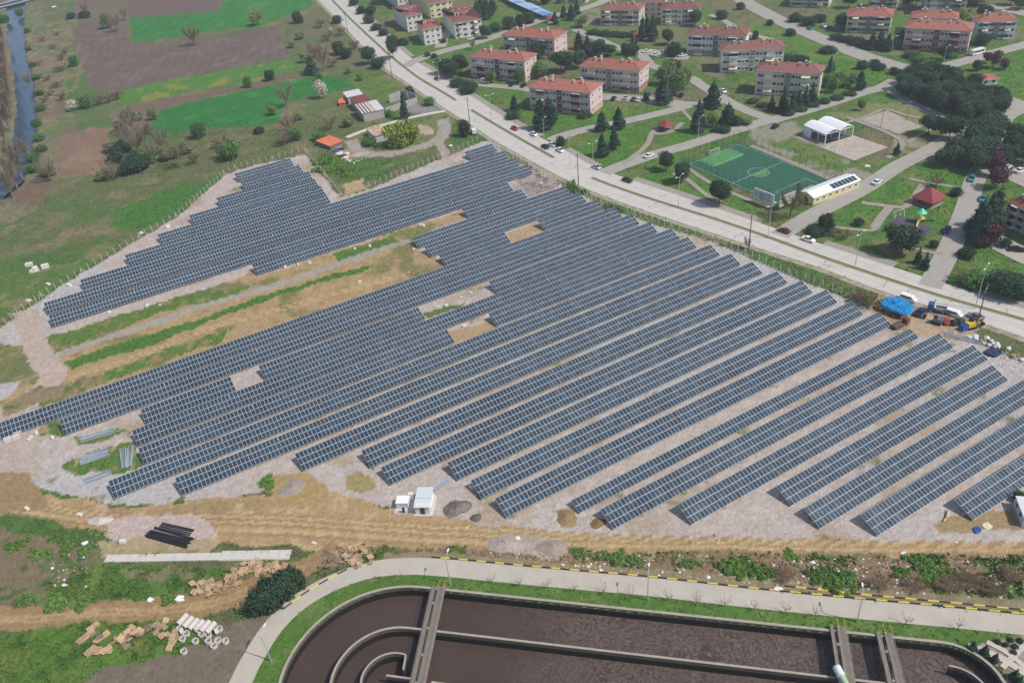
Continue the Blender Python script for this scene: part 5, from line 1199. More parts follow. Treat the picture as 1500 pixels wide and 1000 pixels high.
# ---- between fields and avenue
T('darkbush', (497, 80), 8, 8, 'in the scrub beside the avenue'); T('darkbush', (508, 86), 6, 8, 'right of the dark scrub by the avenue'); T('conifer', (458, 109), 11, 8, 'at the end of the thin brown strip'); T('bare', (475, 104), 15, 11, 'towering beside the dark conifer near the avenue')
T('darkbush', (437, 34), 8, 8, 'in the scrub right of the top green field'); T('darkbush', (495, 34), 5, 8, 'beside the avenue near the top'); T('olive', (441, 57), 5, 8, 'above the end of the big ploughed field'); T('brownbare', (462, 84), 8, 12, 'in the scrub left of the dark bushes')
trees('brownbare', 'in the scrub strip beside the avenue', [(480, 60, 5, 9), (500, 52, 5, 9), (520, 72, 5, 9), (470, 40, 5, 9), (488, 98, 5, 8)], 'brown scrub beside the avenue'); T('blossom', (485, 47), 3, 3, 'in the scrub beside the avenue')
T('pine', (541, 94), 10, 9, 'on the near side of the avenue by the gravel lane'); T('darkbush', (556, 100), 6, 9, 'beside the near kerb of the avenue'); T('pine', (577, 86), 13, 7.5, 'tall and alone at the far kerb of the avenue')
T('blossom', (472, 144), 10, 8, 'at the edge of the emerald field'); T('bare', (421, 157), 11, 10, 'overhanging the lower edge of the emerald field'); T('bare', (427, 196), 10, 10, 'left of the sheds'); T('bush', (432, 206), 6, 8, 'left of the scrapyard'); T('bare', (486, 190), 8, 8, 'between the sheds and the orange roof')
T('olive', (511, 186), 5, 6, 'beside the striped shed'); T('bare', (418, 212), 7, 9, 'above the bare earth wedge'); T('darkbush', (601, 140), 5, 5, 'behind the ruined wall'); T('conifer', (594, 175), 15, 4.5, 'in front of the ruined wall'); T('willow', (591, 212), 10, 15, 'beside the blue-walled cottage')
T('darkbush', (681, 200), 8, 6, 'beside the utility pole at the near kerb'); T('bush', (630, 154), 4, 6, 'behind the ruined yard'); T('bush', (570, 170), 3, 5, 'in front of the ruined wall'); T('bush', (540, 212), 3, 8, 'in front of the cottage'); T('bush', (470, 205), 4, 8, 'behind the orange-roofed shed')
trees('weedmound', 'in the green scrub above the earth wedge', [(480, 238, 3, 10), (496, 248, 3, 9), (512, 255, 3, 9), (475, 250, 2.5, 8)], 'green scrub above the wedge')
# ---- town, left part
trees('darkbush', 'in the hedge row between the avenue and the white blocks', [(520, 8, 5, 8), (530, 20, 5, 8), (541, 34, 5, 8), (552, 44, 4, 8), (562, 52, 4, 7), (575, 62, 4, 8), (590, 66, 4, 8), (545, 22, 6, 8)], 'hedge row by the white blocks')
T('darkbush', (650, 63), 3, 4, 'between the white blocks'); trees('darkbush', 'rounded on the verge of the side street by the white corner block', [(626, 83, 2.5, 4), (636, 85, 2.5, 4)], 'clipped verge shrubs')
T('pine', (711, 57), 8, 8, 'at the right corner of the wide white block'); T('brownbare', (693, 73), 6, 5, 'above the orange roof on the lane'); trees('conifer', 'behind the wide white block', [(700, 30, 13, 7), (714, 28, 13, 7), (706, 18, 12, 7), (722, 20, 11, 7)], 'conifers behind the white block')
trees('darkbush', 'along the lane under the blue strip', [(745, 42, 7, 9), (763, 38, 7, 8), (775, 34, 7, 8), (725, 46, 5, 8)], 'bushes along the lane')
trees('pine', 'in the clump left of the pink block with the wine stairwell', [(652, 108, 8, 10), (664, 114, 9, 9), (676, 108, 10, 9)], 'clump beside the avenue'); T('darkbush', (687, 134), 5, 12, 'on the bank beside the avenue'); T('darkbush', (670, 126), 4, 9, 'on the bank above the far kerb')
T('broad', (720, 122), 7, 6, 'in front of the wine stairwell'); T('broad', (760, 122), 8, 7, 'in front of the right end of the wine stairwell block'); T('conifer', (754, 163), 8, 5, 'on the lawn left of the nearest pink block'); T('darkbush', (752, 173), 3.5, 8, 'under the small conifer on the lawn')
trees('conifer', 'one of the grey-green pair before the nearest pink block', [(793, 190, 15, 8), (806, 188, 15, 8)], 'pair before the nearest pink block'); T('darkbush', (856, 172), 2.5, 7, 'at the right foot of the nearest pink block'); T('darkbush', (821, 214), 4.5, 4.5, 'at the corner of the first side street')
trees('pine', 'in the garden between the orange-roofed blocks', [(823, 106, 11, 13), (848, 100, 9, 9), (790, 88, 10, 9.5), (749, 80, 6, 9)], 'garden pines between blocks'); T('broad', (791, 114), 9, 8, 'at the right end of the wine stairwell block'); T('bush', (793, 112), 5, 4, 'beneath the leafy tree by the stairwell block')
trees('pine', 'in the clump above the block with parked cars', [(866, 86, 9, 9), (879, 84, 9, 10), (892, 82, 6, 8), (923, 90, 9, 9)], 'pines above the parked cars block'); T('conifer', (848, 72), 10, 6, 'left of the pine clump at the lane'); T('conifer', (860, 72), 8, 5, 'second in the clump at the lane'); T('plum', (916, 80), 6, 6, 'by the bend of the lane')
trees('conifer', 'in the dark group below the wine-roofed blocks', [(941, 60, 14, 6), (956, 60, 15, 6.5), (948, 52, 11, 6)], 'dark conifers below the wine roofs'); T('pine', (978, 66), 9, 8, 'right of the dark conifer group'); T('pine', (1018, 38), 9, 8, 'at the corner of the cream wine-roofed block'); T('darkbush', (987, 82), 7, 10, 'left of the half hidden white block'); T('darkbush', (930, 65), 4, 5, 'left of the dark conifer group')
trees('darkbush', 'in the hedge under the beige wine-roofed block', [(870, 50, 2.5, 9), (885, 52, 2.5, 9), (900, 53, 2.5, 9), (915, 54, 2.5, 9), (930, 53, 2.5, 9)], 'hedge under the beige block')
trees('conifer', 'by the red-roofed gate at the end of the lane', [(826, 26, 8, 5), (837, 30, 10, 6), (813, 36, 8, 5), (845, 22, 9, 5)], 'conifers at the end of the lane'); T('pale', (852, 40), 7, 9, 'beside the upper lane'); T('olive', (780, 8), 6, 10, 'behind the blue strip'); T('darkbush', (800, 6), 6, 9, 'above the blue strip')
trees('broad', 'in the belt right of the parking court', [(972, 124, 10, 8), (990, 138, 12, 10), (1000, 128, 10, 9), (980, 110, 8, 8)], 'belt right of the parking court'); T('conifer', (971, 151), 12.5, 8.5, 'over the parked blue cars'); T('conifer', (946, 148), 5, 3.5, 'in the planter by the parked cars'); T('plum', (988, 103), 5, 8, 'in the belt right of the parking court')
trees('conifer', 'along the first side street', [(882, 192, 9.5, 6), (906, 188, 10, 6.2)], 'street trees of the first side street'); trees('conifer', 'on the triangular lawn by the avenue', [(883, 229, 10.5, 6.2), (900, 219, 10, 5.6)], 'pair on the triangular lawn')
T('conifer', (1044, 157), 12, 8.6, 'at the corner of the lane before the cream block'); T('conifer', (1023, 193), 14.5, 7.5, 'tallest on the lawn right of the small gazebo'); T('broad', (1044, 186), 6.5, 6, 'right of the tall pine on the gazebo lawn'); T('conifer', (1066, 181), 9.5, 7.6, 'on the gazebo lawn near the street corner'); T('darkbush', (1078, 183), 4, 6, 'at the right end of the gazebo lawn'); T('darkbush', (1057, 192), 2.5, 9, 'below the pine on the gazebo lawn'); T('olive', (1096, 183), 2.5, 5, 'at the street corner beyond the gazebo lawn')
T('pine', (975, 250), 8, 7, 'left of the pair beside the pitch corner'); T('pine', (999, 267), 8, 7.5, 'behind the avenue lamp beside the pitch corner'); T('pine', (1054, 300), 10, 9, 'broad, between the avenue and the pitch'); T('brownbare', (1157, 320), 12, 11, 'in front of the cream billboard')
# ---- town, right part
trees('cypress', 'in the line before the cream block', [(1147, 165, 12, 4.5), (1161, 158, 8, 3.6), (1170, 157, 8, 3.8), (1179, 154, 9, 3.6), (1189, 150, 9, 4.2), (1130, 162, 7, 4), (1152, 168, 7, 3.5)], 'cypresses before the cream block')
trees('darkbush', 'in the clipped hedge beside the street below the cream block', [(1155, 168, 1.6, 7), (1172, 162, 1.6, 7), (1190, 156, 1.6, 7), (1208, 150, 1.6, 7), (1226, 145, 1.6, 7), (1244, 139, 1.6, 7), (1135, 163, 1.6, 7), (1118, 156, 1.6, 7), (1103, 150, 1.6, 7)], 'clipped hedge below the cream block')
trees('broad', 'in the garden right of the cream block', [(1219, 136, 8, 6), (1226, 130, 8, 6), (1236, 128, 6, 5), (1212, 126, 6, 6), (1246, 126, 6, 5)], 'garden right of the cream block'); T('conifer', (1259, 131), 9, 5.5, 'at the street corner right of the cream block'); T('darkbush', (1150, 96), 6, 9, 'behind the cream block roof'); T('darkbush', (1170, 98), 6, 12, 'right behind the cream block'); T('conifer', (1216, 106), 8, 4, 'in the meadow right of the cream block')
trees('darkbush', 'scattered on the meadow below the diagonal road', [(1213, 77, 3.2, 10), (1158, 52, 3.5, 7), (1128, 37, 3, 5), (1262, 101, 4, 6), (1280, 98, 3.5, 6), (1288, 102, 3, 7), (1308, 108, 3, 5), (1315, 110, 3, 5), (1084, 14, 4, 6), (1057, 28, 5, 8), (1106, 58, 5, 4)], 'meadow shrubs below the diagonal road')
trees('conifer', 'in the planting between the diagonal road and the pink block', [(1276, 72, 8, 6), (1288, 72, 10, 6), (1300, 75, 9, 6), (1312, 72, 9, 6), (1318, 66, 8, 6)], 'planting before the pink block'); trees('darkbush', 'in the low planting beside the diagonal road', [(1225, 58, 3, 8), (1240, 62, 3.5, 8), (1255, 66, 4, 8), (1268, 70, 4, 8), (1165, 32, 5, 9), (1184, 38, 5, 9), (1200, 32, 4, 8)], 'low planting beside the diagonal road'); T('pine', (1231, 44), 9, 8, 'at the left corner of the beige red-roofed block')
T('pine', (1383, 88), 8, 8, 'in front of the big pink block'); trees('bush', 'in the bed before the big pink block', [(1345, 90, 2.5, 8), (1365, 97, 3, 7), (1335, 84, 3, 8), (1392, 84, 2, 7)], 'bed before the pink block'); T('darkbush', (1437, 66), 6, 8, 'before the pale blue block'); T('bush', (1420, 66), 5, 7, 'between the pink and the pale blue block')
T('darkbush', (1430, 104), 5, 5, 'left of the upper plum trees'); T('plum', (1455, 100), 8, 6, 'beside the white bus'); T('plum', (1469, 102), 5, 5, 'right of the plum by the bus'); T('plum', (1445, 92), 5, 5, 'behind the white bus')
trees('pine', 'at the top edge of the town', [(1243, 12, 10, 9), (1330, 14, 10, 9), (1342, 8, 10, 9), (1420, 18, 9, 9), (1440, 30, 8, 9), (1218, 4, 8, 8), (1098, -2, 6, 8), (1480, 8, 7, 9), (1495, 14, 7, 9)], 'pines at the top edge'); T('pale', (1408, 34), 8, 9, 'behind the big pink block'); T('pale', (1436, 8), 9, 11, 'at the top right corner road')
# pine grove
GR = []
_poly = sh('d', (775, 455), (870, 405), (1000, 420), (1090, 455), (1280, 525), (1330, 590), (1250, 625), (1110, 640), (1000, 590), (880, 530), (760, 490))
_w = ws(_poly); _t = 0
while len(GR) < 42 and _t < 4000:
    _t += 1; p = Vector((rnd.uniform(min(q.x for q in _w), max(q.x for q in _w)), rnd.uniform(min(q.y for q in _w), max(q.y for q in _w))))
    if inpoly(np.array([p.x]), np.array([p.y]), _w)[0] and all((p - g_).length > 4.4 for g_ in GR): GR.append(p)
GR.sort(key=lambda p: -p.y); LAB = {}
for b0 in range(3):
    for i, p in enumerate(sorted(GR[b0 * 14:b0 * 14 + 14], key=lambda p: p.x)): LAB[id(p)] = f"pine of the dense grove, {('back', 'middle', 'front')[b0]} band, {NTH[i]}"
for p in GR:
    i = tcount.get('pine', 0); tcount['pine'] = i + 1; cr, tk = KINDS['pine'][i % 4]; w = rnd.uniform(7, 9.5); h = rnd.uniform(7, 9.5)
    root = thing('pine_tree', LAB[id(p)], 'tree', (p.x, p.y - 6, 0), rnd.uniform(0, 6), 'dense pine grove', (w / 8.6, w / 8.6, h / 10)); obj('crown', cr, root); obj('trunk', tk, root)
trees('pine', 'on the lawn right of the old court', [(1359, 198, 8.5, 9), (1390, 204, 9.5, 10)], 'pair right of the old court')
trees('pine', 'in the dark line along the street to the upper road', [(1437, 206, 10, 12), (1452, 196, 9, 11), (1424, 220, 9, 11), (1436, 232, 9, 11), (1418, 240, 9, 12), (1402, 236, 9, 11), (1388, 242, 8, 10), (1427, 252, 8, 10), (1448, 216, 9, 10)], 'pines along the street'); trees('pine', 'right of the street beyond the dark line of pines', [(1478, 226, 9, 9), (1473, 242, 8, 8), (1495, 240, 9, 10), (1487, 212, 8, 8)], 'pines right of the street')
trees('plum', 'beside the white parked cars at the right', [(1455, 258, 8, 7), (1460, 246, 7, 7), (1457, 276, 8, 8)], 'plums beside the parked cars'); T('pine', (1319, 371), 10, 11, 'huge and round beside the avenue, next to the playground'); T('darkbush', (1209, 336), 6, 6, 'round, at the corner of the street by the clubhouse'); T('darkbush', (1196, 342), 2.5, 8, 'low, at the corner by the clubhouse street'); T('darkbush', (1257, 330), 2.5, 4, 'on the lawn across from the clubhouse')
trees('brownbare', 'on the dry verge of the avenue', [(1222, 346, 3, 5), (1238, 350, 3, 5)], 'dry shrubs on the verge'); trees('cypress', 'small and clipped near the avenue corner', [(1344, 386, 6, 2.4), (1354, 394, 6, 2.4)], 'clipped pair near the corner'); T('brownbare', (1371, 273), 4, 7, 'above the large wine gazebo'); T('darkbush', (1400, 286), 3, 5, 'right of the large wine gazebo'); T('conifer', (1313, 227), 5, 3, 'on the lawn below the old court'); T('broad', (1261, 162), 5, 3.5, 'on the lawn above the white hall'); T('darkbush', (1367, 362), 2.5, 3, 'near the street left of the dark conifers')
trees('conifer', 'in the dark clump before the greyish pink block', [(1430, 348, 14, 9), (1442, 342, 15, 9), (1452, 334, 15, 8), (1438, 356, 11, 8)], 'clump before the greyish pink block'); T('plum', (1450, 360), 8, 7.5, 'at the foot of the dark conifer clump'); T('plum', (1436, 362), 5, 5, 'left at the foot of the conifer clump')
trees('pine', 'in the bushy mass behind the lamp at the right edge', [(1465, 430, 7, 9), (1478, 436, 7, 9), (1492, 436, 6, 9)], 'bushy mass at the right edge'); T('brownbare', (1500, 428), 5, 9, 'behind the bushy mass at the right edge'); T('bush', (1425, 418), 4, 8, 'yellowish, on the lawn at the avenue corner'); T('brownbare', (1408, 412), 4, 7, 'on the lawn at the avenue corner'); T('darkbush', (1472, 362), 3, 4, 'on the paved yard by the right edge'); T('darkbush', (1415, 376), 3, 6, 'on the lawn before the plum')
# ---- along the fence and foreground
trees('weedmound', 'in the weeds along the avenue fence', [(835, 275, 3, 6), (843, 280, 3, 6), (852, 283, 2.5, 5), (905, 310, 2, 5), (890, 304, 2, 5)], 'weeds along the avenue fence'); trees('brownbare', 'in the dead thicket beside the blue tarpaulin', [(1262, 446, 4, 6), (1272, 450, 4, 6), (1255, 440, 3, 5)], 'dead thicket by the tarpaulin'); T('brownbare', (1094, 364), 4, 3, 'at the foot of the utility pole by the fence')
trees('darkbush', 'in the dense evergreen clump beside the service road bend', [(388, 893, 6.5, 6), (402, 884, 7, 6.5), (414, 876, 7, 6.5), (426, 868, 7, 6), (434, 860, 6, 5), (395, 876, 6, 5)], 'evergreen clump at the bend')
G2 = 'green shrubs on the rubbly bank'
trees('weedmound', 'on the rubbly bank above the service road', [(880, 815, 0.88, 4.2), (905, 818, 0.99, 5.1), (930, 821, 0.88, 4.2), (1060, 829, 1.21, 5.1), (1078, 835, 1.43, 6.0), (1096, 833, 1.32, 6.0), (1118, 837, 1.21, 5.1), (850, 811, 0.66, 4.2), (1010, 825, 0.77, 4.2), (1160, 815, 0.66, 4.2)], G2)
trees('weedmound', 'in the thick green mound right of the bank centre', [(1196, 845, 1.43, 5.1), (1213, 849, 1.65, 6.0), (1230, 851, 1.54, 6.0), (1243, 854, 1.32, 5.1)], 'thick green mound'); trees('weedmound', 'in the green patch below the white sacks', [(1348, 823, 1.21, 5.1), (1358, 835, 1.43, 6.0), (1368, 847, 1.43, 6.0), (1385, 837, 0.99, 4.2), (1318, 839, 0.99, 4.2)], 'green patch below the sacks'); trees('brownbare', 'among the rubble on the right of the bank', [(1340, 860, 2, 5), (1390, 862, 2, 6), (1420, 852, 2, 6), (1455, 866, 2, 6), (1480, 845, 2, 5), (1290, 858, 1.8, 5), (1150, 846, 1.6, 5)], 'dry weeds on the rubble')
trees('weedmound', 'in the weeds of the lower left corner', [(25, 800, 1.4, 5), (60, 812, 1.4, 5), (100, 800, 1.3, 5), (120, 880, 1.6, 6), (85, 885, 1.6, 6), (40, 878, 1.4, 5), (130, 805, 1.3, 4)], 'weeds in the lower left corner'); T('weedmound', (248, 878), 1.0, 4, 'behind the white plastic heap on the track'); T('weedmound', (355, 896), .9, 4, 'under the dark evergreen clump'); T('weedmound', (392, 709), .8, 4.5, 'at the foot of the front solar rows'); T('weedmound', (545, 679), .8, 3.5, 'at the left end of a solar row'); T('weedmound', (264, 733), .6, 3, 'at the lowest left panel corner')
trees('sapling', 'on the grass strip above the tank', [(762, 858, 3.2, 2.2), (802, 861, 3, 2.2), (842, 865, 3, 2.2), (884, 870, 3.2, 2.4), (923, 878, 4, 2.6), (978, 879, 3.2, 2.2), (1020, 885, 3.6, 2.6), (1062, 888, 3, 2.2), (1104, 893, 3, 2.2), (1150, 897, 3.2, 2.2), (1194, 902, 3, 2.2), (1326, 914, 3.4, 2.4), (1403, 921, 3.4, 2.4), (720, 854, 2.8, 2)], 'saplings above the tank')
trees('cypress', 'clipped, on the paved corner beside the tank', [(1424, 951, 2.6, 1.4), (1441, 958, 2.8, 1.5), (1456, 969, 2.6, 1.4), (1485, 994, 2.8, 1.5), (1492, 1003, 2.6, 1.4)], 'clipped cypresses by the tank')
trees('darkbush', 'small and round in the bed at the bottom right', [(1461, 941, .7, 1.3), (1473, 945, .7, 1.3), (1480, 938, .7, 1.3), (1494, 939, .7, 1.3), (1487, 948, .7, 1.3), (1484, 956, .7, 1.3)], 'bed shrubs at the bottom right')

# ------------------------------------------------------------------ vehicles
TYRE = mat('tyre_rubber', (0.02, 0.02, 0.02), .9); RIM = mat('wheel_rim', S(170, 172, 176), .4, metal=.5); CGL = mat('car_glass', (0.012, 0.016, 0.02), .06, spec=.6); LAMPW = mat('headlamp', S(235, 235, 228), .3); LAMPR = mat('tail_lamp', S(150, 24, 24), .4); TRIM = mat('black_trim', (0.02, 0.02, 0.022), .6)
def paint(name, c): return mat('paint_' + name, S(*c), .3, spec=.5)
PAINT = dict(white=paint('white', (236, 236, 234)), dark=paint('dark', (40, 42, 48)), navy=paint('navy', (36, 46, 78)), red=paint('red', (150, 34, 52)), grey=paint('grey', (112, 118, 128)), silver=paint('silver', (184, 188, 192)), teal=paint('teal', (54, 134, 150)), brown=paint('brown', (112, 66, 60)), blue=paint('blue', (40, 84, 150)), yellow=paint('yellow', (222, 180, 50)), black=paint('black', (22, 23, 27)))
_w = MB(); _w.tube((0, -.11, 0), (0, .11, 0), .32, n=12); TYREM = _w.mesh('tyre', [TYRE]); _w = MB(); _w.tube((0, -.12, 0), (0, .12, 0), .19, n=8); RIMM = _w.mesh('rim', [RIM])
def loft(bm, prof, mi):
    """prof: (x, half width, z low, z high) stations along the car"""
    k = len(bm.v)
    for x, w, z0, z1 in prof: bm.v += [(x, -w, z0), (x, -w * .98, z1), (x, w * .98, z1), (x, w, z0)]
    for i in range(len(prof) - 1):
        a, b = k + i * 4, k + (i + 1) * 4
        for j in range(4): bm.f.append((a + j, a + (j + 1) % 4, b + (j + 1) % 4, b + j)[::-1]); bm.m.append(mi)
    bm.f.append((k, k + 1, k + 2, k + 3)[::-1]); bm.m.append(mi); e = k + 4 * (len(prof) - 1); bm.f.append((e + 3, e + 2, e + 1, e)[::-1]); bm.m.append(mi)
CARM = {}
def car_meshes(style, col):
    key = (style, col)
    if key in CARM: return CARM[key]
    b = MB(); cab = MB(); rf = MB()
    if style == 'van':
        loft(b, [(-2.4, .9, .3, 1.9), (-2.3, .95, .25, 1.95), (1.2, .95, .25, 1.95), (1.7, .93, .25, 1.25), (2.3, .9, .28, 1.0), (2.45, .8, .35, .85)], 0)
        loft(cab, [(1.18, .9, 1.22, 1.88), (1.72, .86, 1.2, 1.24)], 0)
        for s in (-1, 1): cab.face([(-2.0, s * .957, 1.2), (1.0, s * .957, 1.2), (1.0, s * .957, 1.75), (-2.0, s * .957, 1.75)][::s])
        loft(rf, [(-2.35, .85, 1.95, 1.99), (1.15, .85, 1.95, 1.99)], 0)
    else:
        hb = style == 'hatch'; L0 = -1.95 if hb else -2.2
        loft(b, [(L0, .74, .4, .8), (L0 + .12, .84, .26, .92), (-1.0, .88, .22, .95), (.9, .88, .22, .93), (1.75, .84, .24, .82), (2.05, .74, .3, .68), (2.12, .6, .4, .58)], 0)
        r0 = L0 + (.15 if hb else .75)
        loft(cab, [(r0, .7, .92, .95), (r0 + .55, .66, .93, 1.4), (.2, .66, .93, 1.43), (1.0, .7, .9, .94)], 0)
        loft(rf, [(r0 + .5, .6, 1.37, 1.42), (-.3, .63, 1.41, 1.46), (.28, .6, 1.39, 1.43)], 0)
    lf = MB(); lr = MB()
    xf, xr = (2.42, -2.41) if style == 'van' else (2.06, (-1.96 if style == 'hatch' else -2.21))
    for s in (-1, 1): lf.box(xf, s * .56, .56, .1, .3, .13); lr.box(xr, s * .6, .62, .06, .24, .16)
    CARM[key] = (b.mesh('body', [PAINT[col]]), cab.mesh('windows', [CGL]), rf.mesh('roof_panel', [PAINT[col]]), lf.mesh('headlights', [LAMPW]), lr.mesh('tail_lights', [LAMPR]))
    return CARM[key]
def car(label, px, ang, col, style='sedan', group=None, z=0.0, s=1.0, name='car'):
    p = site(*px) if not isinstance(px, Vector) else px
    root = thing(name, label, 'van' if style == 'van' else 'car', (p.x, p.y, z), ang, group, s)
    for n, me in zip(('body', 'windows', 'roof_panel', 'headlights', 'tail_lights'), car_meshes(style, col)): obj(n, me, root)
    for x in (-1.35, 1.35):
        for y in (-.78, .78):
            w = obj('wheel', TYREM, root, (x * (1.15 if style == 'van' else 1), y, .32)); obj('rim', RIMM, w)
    return root
def dirpx(a, b): d = site(*b) - site(*a); return math.atan2(d.y, d.x)
AVD = lambda px: min(range(1, len(Am) - 1), key=lambda i: (Am[i] - site(*px)).length)
def avang(px): i = AVD(px); d = Am[i + 1] - Am[i - 1]; return math.atan2(d.y, d.x)
PI = math.pi
GA = 'cars on the avenue'
for lab, px, col, st, fl in (('red hatchback driving on the avenue before the nearest pink block', (754, 190), 'red', 'hatch', 1), ('white car on the avenue just behind the red hatchback', (782, 198.5), 'white', 'sedan', 1), ('dark car in the queue by the first side street', (799, 217), 'dark', 'sedan', 1), ('white car beside the dark car in the avenue queue', (809, 214), 'white', 'sedan', 1),
                             ('white car heading the avenue queue', (820.5, 222), 'white', 'sedan', 1), ('silver car on the avenue by the lamp near the triangular lawn', (874, 247), 'silver', 'sedan', 1), ('black car on the avenue before the pitch trees', (919, 266), 'black', 'sedan', 1), ('dark brown car on the avenue near the top junction', (640.5, 117), 'brown', 'sedan', 1),
                             ('brown estate turning out beside the clubhouse street', (1148, 340), 'brown', 'sedan', 0), ('white car on the avenue below the clubhouse street', (1184, 353), 'white', 'sedan', 1), ('grey saloon on the near carriageway by the utility pole', (1428, 466), 'grey', 'sedan', 0)):
    car(lab, px, avang(px) + (PI if fl == 0 else 0), col, st, GA, .045, 1.08)
s3 = dirpx((900, 247), (950, 229)); shx = dirpx((1194, 313), (1262, 278)); sg = dirpx((1424, 286), (1391, 362)); s2 = dirpx((890, 143), (956, 147))
car('white car driving up the street beside the pitch', (951, 230), s3, 'white', 'sedan', None, .08, 1.1); car('white car on the street between clubhouse and gazebo lawn', (1285, 269), shx, 'white', 'sedan', None, .1, 1.1); car('dark car parked at the crossing left of the white hall', (1136, 187), s3 + .2, 'dark', 'sedan', None, 0, 1.1)
car('teal car parked on the right-hand street by the plum trees', (1423, 264), sg, 'teal', 'hatch', None, .1, 1.1); car('teal car parked before the dark conifer clump', (1439, 293), sg, 'teal', 'sedan', None, .0, 1.1); car('dark blue car parked at the kerb near the playground', (1387, 339), sg, 'navy', 'hatch', None, .1, 1.1); car('grey car driving down the right-hand street by the pines', (1453, 231), sg, 'grey', 'sedan', None, .1, 1.1)
car('white car parked under the plum trees, left of two', (1474, 247), .4, 'white', 'sedan', None, .11, 1.1); car('white car parked at the right edge by the plum trees', (1494, 252), .4, 'white', 'sedan', None, .11, 1.1); car('black car on the paved yard at the right edge', (1489, 368), -.4, 'black', 'sedan', None, .11, 1.1); car('white car on the paved yard under the plum', (1461, 355), -.4, 'white', 'sedan', None, .11, 1.1)
for lab, px, col, st in (('white van parked before the wine stairwell', (712, 121.5), 'white', 'van'), ('dark car parked before the wine stairwell block', (750, 125.5), 'dark', 'sedan'), ('black car parked at the right end before the wine stairwell block', (767, 127), 'black', 'sedan'), ('dark car at the left end of the parking court', (899, 146), 'dark', 'sedan'), ('silver car parked in the parking court, second from left', (917, 145), 'silver', 'sedan'),
                         ('brown car parked in the parking court', (928, 147), 'brown', 'sedan'), ('white car parked right of the brown car in the court', (936, 148), 'white', 'sedan'), ('blue car parked left of the pine in the court', (950, 140), 'blue', 'sedan'), ('navy car parked right of the pine in the court', (998, 141), 'navy', 'sedan')):
    car(lab, px, s2 + (PI / 2 if st != 'van' else 0), col, st, 'cars parked among the pink blocks', .07, 1.08)
car('white car on the lane before the cream block', (1059, 135.5), dirpx((1026, 124), (1064, 147)), 'white', 'sedan', None, .08, 1.1)
for lab, px, col in (('white car at the left of the upper parking area', (948, 77), 'white'), ('white car in the middle of the upper parking area', (961, 82), 'white'), ('silver car right of the middle in the upper parking area', (972, 79), 'silver'), ('pale car parked before the half hidden white block', (1000, 83), 'white')): car(lab, px, .1, col, 'sedan', 'cars of the upper parking area', .1, 1.15)
dg = dirpx((1154, 36), (1208, 59)); car('teal car on the diagonal road', (1186, 43.5), dg, 'teal', 'hatch', None, .09, 1.1); car('white car parked beside the diagonal road', (1206, 40), dg, 'white', 'sedan', None, 0, 1.1); car('dark car parked beside the diagonal road', (1216, 42), dg, 'dark', 'sedan', None, 0, 1.1); car('white car parked by the wide white block', (690, 58), dirpx((668, 60), (707, 53)), 'white', 'sedan', None, 0, 1.1)
car('black car parked beside the blue tarpaulin', (1348, 459), dirpx((1341, 464), (1356, 450)), 'navy', 'sedan', None, 0, 1.15); car('white pickup-like van at the kerb behind the blue tarpaulin', (1330, 440), avang((1330, 440)), 'white', 'van', None, .05, .95); car('white van half hidden behind the blue lorry', (1397, 462), avang((1397, 462)) - .1, 'white', 'van', None, 0, .9)
def bus():
    p = site(1431, 80); root = thing('minibus', 'white minibus parked near the purple plums', 'bus', (p.x, p.y, 0), .35)
    b = MB(); loft(b, [(-4, 1.1, .4, 2.7), (-3.9, 1.2, .35, 2.8), (3.6, 1.2, .35, 2.8), (4.0, 1.1, .4, 2.0)], 0); part('body', b, PAINT['white'], root)
    g = MB()
    for s in (-1, 1): g.face([(-3.6, s * 1.205, 1.5), (3.4, s * 1.205, 1.5), (3.4, s * 1.205, 2.4), (-3.6, s * 1.205, 2.4)][::s])
    part('windows', g, CGL, root)
    for x in (-2.6, 2.6):
        for y in (-1.05, 1.05): w = obj('wheel', TYREM, root, (x, y, .45)); w.scale = (1.4, 1.4, 1.4); obj('rim', RIMM, w)
bus()
def lorry(label, px, ang, cabc, bed, box=None, L=6.5, s=1.0):
    p = site(*px); root = thing('lorry', label, 'lorry', (p.x, p.y, 0), ang, None, s)
    b = MB(); b.box(L / 2 - .8, 0, .6, 1.7, 2.2, 1.9, 0, 0, .9, .95); cab = part('cab', b, PAINT[cabc], root)
    b = MB(); b.face([(L / 2 + .055, -.9, 1.5), (L / 2 + .055, .9, 1.5), (L / 2 - .0, .85, 2.2), (L / 2 - .0, -.85, 2.2)]); part('windscreen', b, CGL, cab)
    b = MB(); b.box(-.2, 0, .5, L - .4, .9, .25); part('chassis', b, TRIM, root)
    b = MB()
    if box: b.box(-1, 0, .8, L - 2.2, 2.3, 2.0)
    else:
        b.box(-1, 0, .8, L - 2.2, 2.3, .14)
        for sy in (-1.12, 1.12): b.box(-1, sy, .94, L - 2.2, .06, .5)
        b.box(-1 - (L - 2.2) / 2 + .03, 0, .94, .06, 2.2, .5)
    part('load_bed', b, bed, root)
    for x in (-L * .34, -L * .14, L * .36):
        for y in (-.95, .95): w = obj('wheel', TYREM, root, (x, y, .48)); w.scale = (1.5, 1.4, 1.5); obj('rim', RIMM, w)
    return root
lorry('blue-cabbed tipper lorry parked at the site entrance', (1376, 457), 2.6, 'blue', mat('tipper_grey', S(120, 122, 124), .6)); lorry('white lorry parked beside the near kerb by the scrapyard', (694.5, 196), 1.75, 'white', mat('white_body', S(226, 226, 224), .5), True, 5.0, .85); lorry('small flatbed trailer with rusty load at the end of the widest aisle', (1318, 478), dirpx((1300, 486), (1330, 472)), 'brown', mat('rusty_bed', S(104, 88, 72), .8, .3, 2), None, 7, .8)
